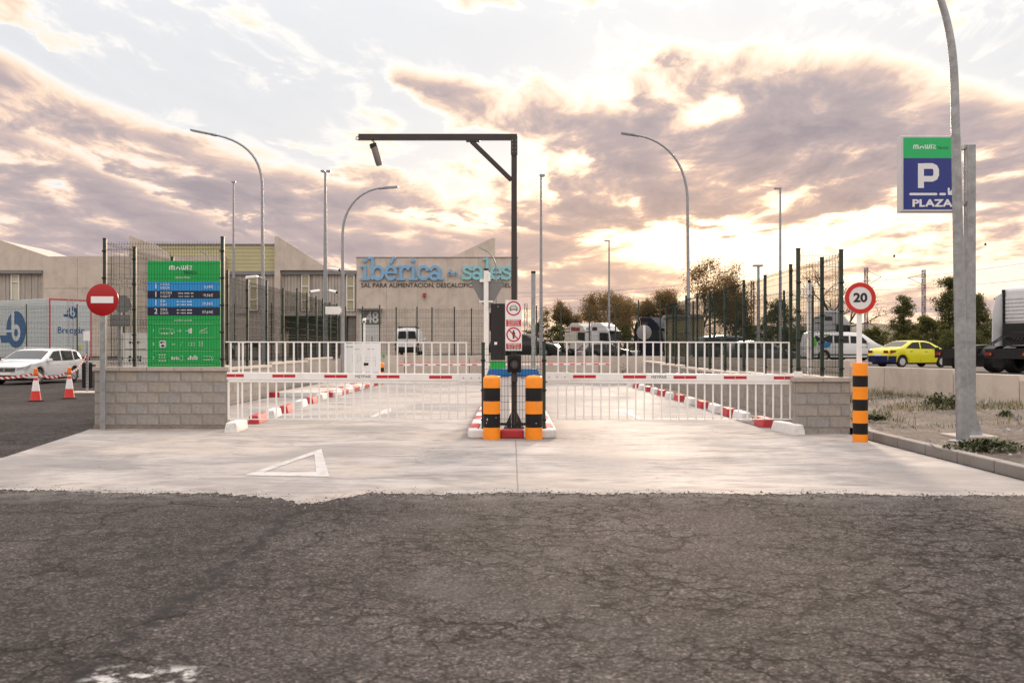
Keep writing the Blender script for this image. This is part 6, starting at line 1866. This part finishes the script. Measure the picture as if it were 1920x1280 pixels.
# local x: along the rear face (left edge 0 to right edge 2.55); local y: forward along the side
zb, zt_ = .92, 4.22
b = MB(); b.box(0, 2.55, .02, 13.4, zb, zt_); b.build('body', M('trailer_white', (.44, .485, .50), .4, 0, .05, .7), tr, bevel=.02)
for k in range(12):
    z = zb+.12+k*.265
    b = MB(); b.box(-.012, -.001, .25, 13.2, z, z+.245); b.build('side_plank', M('trailer_side', (.44, .49, .50), .4, 0, .05, .7), tr)
fr = M('trailer_red', (.55, .03, .04), .4)
for box in ((0, .07, zb, zt_), (2.48, 2.55, zb, zt_), (.07, 2.48, zb, zb+.09), (.07, 2.48, zt_-.07, zt_)):
    b = MB(); b.box(box[0], box[1], -.02, .019, box[2], box[3]); b.build('rear_frame', fr, tr)
for x0, x1 in ((.075, 1.27), (1.28, 2.475)):
    b = MB(); b.box(x0, x1, -.006, .018, zb+.095, zt_-.075); d = b.build('rear_door', M('trailer_door', (.49, .54, .55), .4, 0, .04, .7), tr)
    b = MB(); b.cyl(((x0+x1)/2+(.45 if x0 < 1 else -.45), -.03, zb), ((x0+x1)/2+(.45 if x0 < 1 else -.45), -.03, zt_), .018, n=8); b.build('lock_bar', silver, d)
bb = M('logo_blue', (.008, .085, .22), .4)
txt('Breogán', .50, (1.30, -.012, zb+1.55), bb, tr, bold=.005)


def bmark(plane_y, cx, cz, r, mirror=1, side=False):
    """a blue disc with a white b cut into it and a tail at the lower left"""
    o = MB(); o.prism(circ(cx, cz, r, 32), -.006, 0, 'xz')
    o.prism([(cx-r*1.7, cz-r*.30), (cx-r*.6, cz-r*.30), (cx-r*.6, cz-r*.72), (cx-r*1.5, cz-r*.72)], -.0055, 0, 'xz')
    o = o.build('logo_mark', bb, tr)
    b = MB()
    stroke(b, [(cx-r*.30, cz+r*1.02), (cx-r*.30, cz-r*.15)], r*.30, -.0085, -.0065, ends=False)
    stroke(b, [(cx+r*.02+r*.32*math.cos(R(a)), cz-r*.18+r*.34*math.sin(R(a))) for a in range(0, 360, 15)], r*.24, -.009, -.0065, True)
    b.prism([(cx-r*1.02, cz-r*.02), (cx-r*.42, cz-r*.02), (cx-r*.42, cz-r*.14), (cx-r*1.0, cz-r*.14)], -.0083, -.0065, 'xz')
    b.build('logo_letter', MATS['trailer_door'], o)
    return o


o = bmark(0, 1.38, zb+2.55, .33); o.location = (0, -.012, 0)
o = bmark(0, 0, zb+1.62, 1.05); o.rotation_euler = (0, 0, R(-90)); o.location = (-.016, 3.4, 0)
for yy in (8.2, 9.5, 10.8):
    for xx_ in (.2, 2.35): wheel(tr, xx_, yy, .5+.25, .5, .35, -1, 6, MATS['truck_rim'])
b = MB(); b.box(.1, 2.45, 0, 13.2, .72, .918); b.build('chassis', black_pl, tr)
b = MB(); b.box(.1, 2.45, -.02, .1, .52, .70); b.build('rear_bumper', black_pl, tr)
for xx_ in (.2, 2.2): b = MB(); b.box(xx_, xx_+.25, -.04, -.02, .55, .67); b.build('tail_light', lens_red, tr)
b = MB(); b.box(1.75, 1.9, -.05, -.03, zb+.5, zb+.72); b.build('warning_plate', M('plate_yellow', (.55, .55, .03), .4), tr)
# another trailer's dark running gear glimpsed behind the left fence
hid = thing('flatbed_trailer', 'dark flatbed trailer seen through the fence right of the price board', 'trailer', (at(455, 668, 52.).x, 52., .75), R(8))
b = MB(); b.box(-1.6, 1.4, 0, 2.4, .9, 1.12); b.build('bed', black_pl, hid, bevel=.02)
b = MB(); b.box(-1.6, -1.5, 0, 2.4, 1.12, 1.75); b.build('headboard', black_pl, hid)
for xx_ in (-.9, .6): wheel(hid, xx_, .2, .45, .45, .3, -1, 6, MATS['truck_rim'])
b = MB(); b.box(-.25, .3, -.03, -.005, .95, 1.08); b.build('number_plate', white_p, hid)

# ------------------------------------------------------------------ cones, tape, bin, post on the left


def cone(label, p, group):
    root = thing('traffic_cone', label, 'traffic cone', p, rng.random(), group)
    b = MB(); b.box(-.20, .20, -.20, .20, 0, .035); b.build('base', rubber, root, bevel=.012)
    bands = [(.145, .035, .108, .29, kerb_red_c), (.108, .29, .068, .58, cone_white), (.068, .58, .056, .66, kerb_red_c), (.056, .66, .052, .70, cone_white)]
    for i, (ra, za, rb_, zb_, m_) in enumerate(bands):
        b = MB(); b.lathe([(ra, za), (rb_, zb_)] if i < 3 else [(ra, za), (rb_, zb_), (0, zb_)], 20); b.build('band', m_, root, smooth=40)
    b = MB(); b.lathe([(.048, .70), (.062, .72), (.062, .80), (.05, .86), (.055, .90), (.03, .92), (0, .92)], 16); b.build('top_holder', M('cone_orange', (.75, .16, .02), .5), root, smooth=40)


cone_white = M('reflective_white', (.75, .74, .74), .4, 0, .04)
kerb_red_c = M('cone_red', (.62, .035, .025), .5, 0, .06)
rng = random.Random(9)
c1 = gnd(67, 752, 0); c2 = gnd(130, 747, 0)
cone('red and white traffic cone nearer the camera, in front of the white estate car', c1, 'traffic cones on the left')
cone('red and white traffic cone farther back, beside the rear wheel of the white estate car', c2, 'traffic cones on the left')
# barrier tape, striped along its length
tape_m = bpy.data.materials.new('striped_tape'); tape_m.use_nodes = True
t = NT(tape_m.node_tree); bs = tape_m.node_tree.nodes['Principled BSDF']
co = t.n('ShaderNodeTexCoord').outputs['Object']; x, y, z = t.sep(co)
t.put(bs.inputs['Base Color'], t.mix(t.m('GREATER_THAN', t.m('SINE', t.m('MULTIPLY', t.m('ADD', t.m('ADD', x, t.m('MULTIPLY', y, .6)), z), 38.)), 0.), (.75, .72, .72), (.55, .03, .04)))
bs.inputs['Roughness'].default_value = .35


def tape(label, a, c, sag):
    b = MB(); N = 16
    for i in range(N+1):
        k = i/N; p = Vector(a)*(1-k)+Vector(c)*k; p.z -= sag*4*k*(1-k)
        for dz in (-.035, .035):
            b.v.append((p.x, p.y+.004, p.z+dz))
    for i in range(N): b.f.append((2*i, 2*i+2, 2*i+3, 2*i+1)); b.m.append(0)
    o = b.build('barrier_tape', tape_m); md = o.modifiers.new('thick', 'SOLIDIFY'); md.thickness = .002
    tag(o, label, 'barrier tape', 'barrier tape strung between the cones')


tape('barrier tape sagging from the left picture edge to the nearer cone', at(-60, 703, 28.5), (c1.x-.07, c1.y, .76), .10)
tape('barrier tape running between the two traffic cones', (c1.x+.07, c1.y, .76), (c2.x-.06, c2.y, .78), .12)
pp_ = gnd(163.5, 737, 0)
tape('barrier tape rising from the farther cone to the thin post', (c2.x+.06, c2.y, .78), (pp_.x, pp_.y-.05, 1.28), .12)
D = pp_.y; s = FPX/D
tp = thing('slotted_post', 'thin slotted metal post with a white plate near the left block wall', 'post', pp_)
b = MB(); b.box(-.035, .035, -.02, .02, 0, EYE+(HZ-636)/s); b.build('post', galv, tp)
b = MB()
for k in range(12): b.box(-.012, .012, -.023, -.0205, .2+k*.1, .25+k*.1)
b.build('slot', black_pl, tp)
b = MB(); b.box(-.11, .10, -.035, -.022, EYE+(HZ-639)/s, EYE+(HZ-621)/s); b.build('plate', white_p, tp, bevel=.004)
b = MB(); b.box(-.55, .9, -.5, .35, 0, .06); tag(b.build('concrete_slab', cast, loc=(pp_.x, pp_.y+.1, 0), bevel=.02), 'low pale concrete slab under the thin slotted post', 'slab')
D = pp_.y+1.0; s = FPX/D
bn_ = thing('litter_bin', 'tall black bin between the farther cone and the block wall', 'bin', (at(166.5, 735, D).x, D, .0))
b = MB(); b.prism([(-.17, .14), (.17, .14), (.185, .96), (.15, 1.0), (-.15, 1.0), (-.185, .96)], -.16, .16, 'xz'); b.build('body', black_pl, bn_, bevel=.03)
for k in range(6): b = MB(); b.box(-.15+k*.055, -.125+k*.055, -.172, -.161, .2, .9); b.build('rib', black_pl, bn_)
b = MB(); b.box(-.06, .06, -.05, .05, 0, .14); b.build('foot', galv, bn_)

# ------------------------------------------------------------------ trees
bark = M('bark', (.075, .055, .042), .9, 0, .25, 3., bump=.6, bscale=12)


def leaf_mat(name, col):
    """thin leaf: reflects and lets some light through"""
    m = bpy.data.materials.new(name); m.use_nodes = True
    t = NT(m.node_tree); b = m.node_tree.nodes['Principled BSDF']; out = m.node_tree.nodes['Material Output']
    co = t.n('ShaderNodeTexCoord').outputs['Object']
    c = t.ramp(t.noise(co, .8, 4., .6), [(.3, tuple(q*.65 for q in col)), (.7, tuple(q*1.4 for q in col))])
    t.put(b.inputs['Base Color'], c); b.inputs['Roughness'].default_value = .7; b.inputs['Specular IOR Level'].default_value = .25
    tr_ = t.n('ShaderNodeBsdfTranslucent'); t.put(tr_.inputs[0], t.mix(1.0, c, (1.3, 1.15, .7), 'MULTIPLY'))
    mx = t.n('ShaderNodeMixShader'); mx.inputs[0].default_value = .4
    t.t.links.new(b.outputs[0], mx.inputs[1]); t.t.links.new(tr_.outputs[0], mx.inputs[2]); t.t.links.new(mx.outputs[0], out.inputs[0])
    return m


leaf_sets = {
    'airy': [leaf_mat('leaf_bronze', (.17, .12, .06)), leaf_mat('leaf_brown_olive', (.14, .105, .05)), leaf_mat('leaf_rust', (.18, .11, .05))],
    'green': [leaf_mat('leaf_dark_green', (.055, .070, .022)), leaf_mat('leaf_olive_green', (.085, .092, .028)), leaf_mat('leaf_yellow_green', (.12, .115, .035))],
    'pine': [leaf_mat('needle_dark', (.060, .072, .028)), leaf_mat('needle_green', (.09, .10, .038)), leaf_mat('needle_pale', (.105, .105, .042))]}


def leaf_mesh(name, pts, size, mats, parent, r, elong=2.0):
    """small leaf faces at pts"""
    n = len(pts)
    rs = np.random.RandomState(r)
    P = np.array(pts); a = rs.randn(n, 3); a /= np.linalg.norm(a, axis=1)[:, None]
    c = rs.randn(n, 3); c -= (c*a).sum(1)[:, None]*a; c /= np.linalg.norm(c, axis=1)[:, None]
    l = size*rs.uniform(.5, 1.3, n)[:, None]; w = l/elong
    v = np.stack([P-a*l/2, P+c*w/2, P+a*l/2, P-c*w/2], 1).reshape(-1, 3)
    me = bpy.data.meshes.new(name)
    me.from_pydata(v.tolist(), [], np.arange(n*4).reshape(n, 4).tolist())
    for m_ in mats: me.materials.append(m_)
    me.polygons.foreach_set('material_index', rs.choice(len(mats), n, p=[.4, .4, .2]).astype(int).tolist())
    me.update()
    o = bpy.data.objects.new(name, me); COL.objects.link(o); o.parent = parent
    return o


def airy_tree(label, p, h, w, seed, kind='airy', density=1.0, leaf=.16, trunk_frac=.28, name='tree', group='feathery trees beyond the yard', droop=.0):
    r = random.Random(seed)
    root = thing(name, label, 'tree', p, 0, group)
    b = MB(); tips = []

    def grow(q, d, l, rad, lev):
        segs = 3; pts = [q.copy()]
        for i in range(segs):
            d = (d+Vector((r.gauss(0, .16), r.gauss(0, .16), r.gauss(.03-droop*.1*lev, .10)))).normalized()
            q = q+d*l/segs; pts.append(q.copy())
            if lev >= 3: tips.append((q.copy(), d.copy(), l))
        b.tube(pts, [rad, rad*.85, rad*.72, rad*.6], 5 if lev < 3 else 3, False)
        if lev >= 4: tips.append((q, d, l)); return
        nb = (3, 3, 3, 3)[min(lev, 3)]+(r.random() < .4)
        for k in range(nb):
            a = 2*math.pi*(k+r.random()*.6)/nb; tilt = r.uniform(.35, .95)
            ax = d.orthogonal().normalized(); ax = Matrix.Rotation(a, 3, d) @ ax
            nd_ = (d*math.cos(tilt)+ax*math.sin(tilt)); nd_.z = nd_.z*.9+.05-droop*.12*lev; nd_.normalize()
            grow(pts[-1] if k < nb-1 else pts[2], nd_, l*r.uniform(.62, .85), rad*.58, lev+1)
    trunks = 1 if r.random() < .6 else 2
    for k in range(trunks):
        grow(Vector((r.uniform(-.1, .1)*k*4, 0, -.1)), Vector((r.uniform(-.25, .25)+(k-.5)*.3*(trunks-1), r.uniform(-.2, .2), 1)).normalized(), h*trunk_frac, h*.020, 0)
    # fit the grown skeleton to the wanted height and width
    zs = [t_[0].z for t_ in tips]; xs = sorted(abs(t_[0].x) for t_ in tips)
    fz_ = h*.97/max(zs); fx_ = (w/2)/xs[int(len(xs)*.97)]
    b.v = [(x*(fx_ if z > .4 else 1), y*(fx_ if z > .4 else 1), z*fz_) for x, y, z in b.v]
    b.build('trunk', bark, root)
    pts = []
    for (q, d, l) in tips:
        if r.random() < .10: continue
        n = int(r.uniform(4, 15)*density)
        for k in range(n):
            s_ = min(.55, l*.55)
            pts.append((q.x*fx_+r.gauss(0, s_)*.85, q.y*fx_+r.gauss(0, s_)*.85, q.z*fz_+r.gauss(0, s_*.55)))
    leaf_mesh('crown', pts, leaf, leaf_sets[kind], root, seed)
    return root


def bushy_tree(label, p, h, w, seed, kind='pine', n=5000, leaf=.2, name='tree', group='dark trees along the right of the yard', cone_=.0, base=.08):
    """irregular crown of many small clumps around limbs that climb a leaning trunk"""
    r = random.Random(seed)
    root = thing(name, label, 'tree' if name != 'bush' else 'bush', p, 0, group)
    b = MB(); lean = Vector((r.uniform(-.08, .08)*h, r.uniform(-.05, .05)*h, h*.92))
    b.tube([(0, 0, -.1), tuple(lean*.5+Vector((r.uniform(-.1, .1), 0, 0))), tuple(lean)], [h*.022, h*.014, h*.004], 7, False)
    clumps = []
    nl = 40
    for i in range(nl):
        k = base+(1-base)*((i+r.random())/nl)
        env = (math.sin(math.pi*min(1, (k-base)/(1-base)*.93+.07))**.65)*(1-cone_*k)
        a = i*2.4+r.uniform(-.5, .5); q0 = lean*k*.95
        l = w/2*env*r.uniform(.45, 1.12)
        q1 = q0+Vector((math.cos(a)*l, math.sin(a)*l, h*r.uniform(-.02, .09)))
        b.tube([q0, (q0+q1)/2+Vector((0, 0, -.02*h)), q1], [h*.006, h*.004, h*.0015], 4, False)
        for f in (.45, .75, 1.0):
            clumps.append((q0.lerp(q1, f)+Vector((r.gauss(0, .05)*w, r.gauss(0, .05)*w, r.gauss(0, .02)*h)), (.06+.055*r.random())*(w+h)/2*(1.15-.35*f)))
    b.build('trunk', bark, root)
    tot = sum(c[1]**2 for c in clumps); pts = []
    for c, rad in clumps:
        m_ = int(n*rad*rad/tot)
        for _ in range(m_):
            v = Vector((r.gauss(0, 1), r.gauss(0, 1), r.gauss(0, 1))).normalized()*rad*(r.random()**.42)
            if r.random() < .16: v *= 1.7
            pts.append((c.x+v.x, c.y+v.y, max(.02, c.z+v.z*.78)))
    leaf_mesh('crown', pts, leaf, leaf_sets[kind], root, seed)
    return root


def tree_at(px, top, D, wpx, zf=.3):
    s_ = FPX/D; return (at(px, 652, D).x, D, zf), EYE+(HZ-top)/s_-zf, wpx/s_


P_, h_, w_ = tree_at(1046, 562, 122, 86); airy_tree('small feathery tree left of the far light mast, nearest the sales building', P_, h_, w_, 31, density=2.6, leaf=.19)
P_, h_, w_ = tree_at(1120, 543, 118, 118); airy_tree('rounded feathery tree with thin pale limbs behind the white truck', P_, h_, w_, 12, density=2.6, leaf=.19)
P_, h_, w_ = tree_at(1196, 556, 124, 92); airy_tree('feathery tree behind the navy truck, against the glow', P_, h_, w_, 35, density=2.6, leaf=.19)
P_, h_, w_ = tree_at(1304, 484, 110, 172); airy_tree('largest feathery tree, rising behind the right lane lamp post', P_, h_, w_, 44, density=3.6, leaf=.19)
P_, h_, w_ = tree_at(1246, 540, 126, 70); airy_tree('feathery tree crowding the left side of the largest tree', P_, h_, w_, 46, density=2.6, leaf=.19)
P_, h_, w_ = tree_at(1366, 540, 128, 70); airy_tree('feathery tree tucked against the right side of the largest tree', P_, h_, w_, 52, density=2.6, leaf=.19)
P_, h_, w_ = tree_at(1565, 492, 98, 150); airy_tree('almost bare spreading tree behind the speed limit sign', P_, h_, w_, 61, density=.55, leaf=.15, trunk_frac=.24)
P_, h_, w_ = tree_at(1462, 556, 105, 92); bushy_tree('dark rounded tree between the fence posts below the floodlights', P_, h_, w_, 71, 'green', 13000, .19)
P_, h_, w_ = tree_at(1694, 552, 112, 74); bushy_tree('dark pine with a pointed top above the yellow car', P_, h_, w_, 81, 'pine', 14000, .19, cone_=.35)
P_, h_, w_ = tree_at(1782, 508, 108, 84); bushy_tree('tall dark pine half behind the galvanised lamp posts', P_, h_, w_, 83, 'pine', 18000, .19, cone_=.45)
P_, h_, w_ = tree_at(1838, 545, 116, 70); bushy_tree('dark pine right of the galvanised lamp posts', P_, h_, w_, 85, 'pine', 14000, .19, cone_=.4)
P_, h_, w_ = tree_at(1740, 588, 100, 90); bushy_tree('low olive tree spreading between the two pines', P_, h_, w_, 87, 'green', 11000, .19, base=.02)
P_, h_, w_ = tree_at(1898, 560, 110, 80); bushy_tree('dark pine mostly hidden by the nearest truck', P_, h_, w_, 89, 'pine', 10000, .19)
P_, h_, w_ = tree_at(1640, 612, 96, 84); bushy_tree('low dark bush behind the white van bonnet', P_, h_, w_, 91, 'green', 8000, .18, name='bush', group='bushes beyond the yard', base=.0)
P_, h_, w_ = tree_at(1804, 612, 92, 110); bushy_tree('wide dark bush behind the truck chassis', P_, h_, w_, 93, 'pine', 9000, .19, name='bush', group='bushes beyond the yard', base=.0)
for i, (px, top, wd, lab) in enumerate(((1010, 598, 60, 'olive bush right of the prohibition board'), (1048, 604, 70, 'olive bush behind the cream truck'), (1110, 610, 80, 'olive bush behind the white truck cab'), (1168, 606, 66, 'yellow green bush between the white and the navy truck'), (1232, 600, 60, 'olive bush right of the navy truck'), (1400, 606, 90, 'dark bush behind the grey people carrier'), (1500, 612, 80, 'dark bush behind the silver truck'), (1262, 604, 50, 'olive bush behind the tan shed'))):
    P_, h_, w_ = tree_at(px, top, 112-(i % 3)*3, wd); bushy_tree(lab, P_, h_, w_, 101+i, 'green', 6000, .18, name='bush', group='bushes beyond the yard', base=.0)
# unbroken scrub that closes the view behind them
pts = []
rr = np.random.RandomState(4)
for i in range(15000):
    x = rr.uniform(2, 100); y = 135+rr.uniform(0, 8); k = 3.4+1.4*math.sin(x*.35)+.9*math.sin(x*.9+1)+.5*math.sin(x*2.3)
    pts.append((x, y, -.2+k*rr.rand()**.8))
sc_ = leaf_mesh('far_scrub', pts, .38, leaf_sets['green'], None, 5); tag(sc_, kind='stuff')

# ------------------------------------------------------------------ railway masts and wires
mast_m = M('lattice_steel', (.17, .15, .19), .6, .3, .1)


def lattice(label, px, top, D, wpx=5):
    s_ = FPX/D; w = wpx/s_/2; h = EYE+(HZ-top)/s_+.4
    root = thing('railway_mast', label, 'railway mast', (at(px, 652, D).x, D, -.4), 0, 'lattice railway masts')
    b = MB()
    for sx_ in (-1, 1):
        for sy in (-1, 1): b.bar((sx_*w, sy*w, 0), (sx_*w, sy*w, h), .10, .10)
    b.build('leg', mast_m, root)
    b = MB(); n = int(h/.9)
    for k in range(n):
        z0, z1 = h*k/n, h*(k+1)/n
        for sy in (-1, 1):
            s1 = 1 if k % 2 else -1
            b.bar((s1*w, sy*w, z0), (-s1*w, sy*w, z1), .07, .07)
        b.bar((-w, -w, z1), (w, -w, z1), .07, .07)
    b.build('bracing', mast_m, root)
    return root, s_, h


for px, top, lab in ((986, 570, 'lattice railway mast right of the prohibition board'), (1108, 556, 'lattice railway mast behind the rounded feathery tree'), (1180, 560, 'lattice railway mast left of the navy truck'), (1411, 527, 'lattice railway mast left of the twin floodlights'), (1624, 502, 'lattice railway mast just right of the speed limit sign'), (1732, 506, 'lattice railway mast above the yellow car')):
    root, s_, h = lattice(lab, px, top, 170.)
    if px in (1732,):
        b = MB(); z = lambda py: EYE+(HZ-py)/s_+.4
        b.tube([(0, 0, z(514)), (-30/s_, 0, z(521))], .05, 5); b.tube([(0, 0, z(535)), (-30/s_, 0, z(520))], .05, 5); b.tube([(-32/s_, 0, z(533)), (-5/s_, 0, z(536))], .04, 5); b.build('cantilever', mast_m, root)
    if px == 1624:
        b = MB(); z = lambda py: EYE+(HZ-py)/s_+.4
        b.tube([(0, 0, z(507)), (28/s_, 0, z(519))], .05, 5); b.tube([(0, 0, z(536)), (28/s_, 0, z(519))], .05, 5); b.build('cantilever', mast_m, root)


def wire(label, a, c, sag, r=.03, group='overhead wires'):
    pts = []
    for i in range(25):
        k = i/24; p = Vector(a)*(1-k)+Vector(c)*k; p.z -= sag*4*k*(1-k); pts.append(p)
    b = MB(); b.tube(pts, r, 4, False); o = b.build('overhead_wire', mast_m)
    tag(o, label, 'wire', group)


wire('overhead wire sloping down from the right picture edge to the railway mast', at(2000, 480, 168), at(1560, 532, 172), .6)
wire('lower overhead wire near the railway mast above the yellow car', at(2000, 515, 168), at(1600, 545, 172), .5)
for py in (541, 548): wire(f'thin overhead wire over the feathery trees, {"upper" if py == 541 else "lower"} one', at(960, py+8, 175), at(1330, py-12, 175), .5, .022)
for px, py, lab in ((1676.5, 480, 'dark ball in the sky above the speed limit sign'), (1847.5, 458, 'dark ball in the sky right of the galvanised posts')):
    b = MB(); q = at(px, py, 150.); b.lathe([(0, -.2), (.12, -.16), (.2, 0), (.12, .16), (0, .2)], 12); b.tube([(0, 0, .2), (.04, 0, .3)], .03, 5)
    tag(b.build('marker_ball', black_pl, loc=q, smooth=60), lab, 'marker ball', 'marker balls on a wire')
wire('very thin wire carrying the two marker balls', at(1400, 508, 150), at(2000, 437, 150), 0.0, .006, None)

# ------------------------------------------------------------------ overhead: nothing may sit under the root unparented
for o in list(bpy.data.objects):
    if o.parent is None and o.type == 'MESH' and 'kind' not in o.keys() and 'category' not in o.keys():
        print('UNTAGGED', o.name)

# ------------------------------------------------------------------ lettering becomes plain mesh parts
bpy.context.view_layer.update()
dg = bpy.context.evaluated_depsgraph_get()
fonts = [o for o in bpy.data.objects if o.type == 'FONT']
made = []
for o in fonts:
    me = bpy.data.meshes.new_from_object(o.evaluated_get(dg))
    made.append((o, me))
for o, me in made:
    nm = o.name; par, loc, rot, scl = o.parent, o.location.copy(), o.rotation_euler.copy(), o.scale.copy()
    mt = o.data.materials[0]
    bpy.data.objects.remove(o)
    n = bpy.data.objects.new(nm, me); COL.objects.link(n); n.parent = par
    n.location = loc; n.rotation_euler = rot; n.scale = scl
    if not me.materials: me.materials.append(mt)
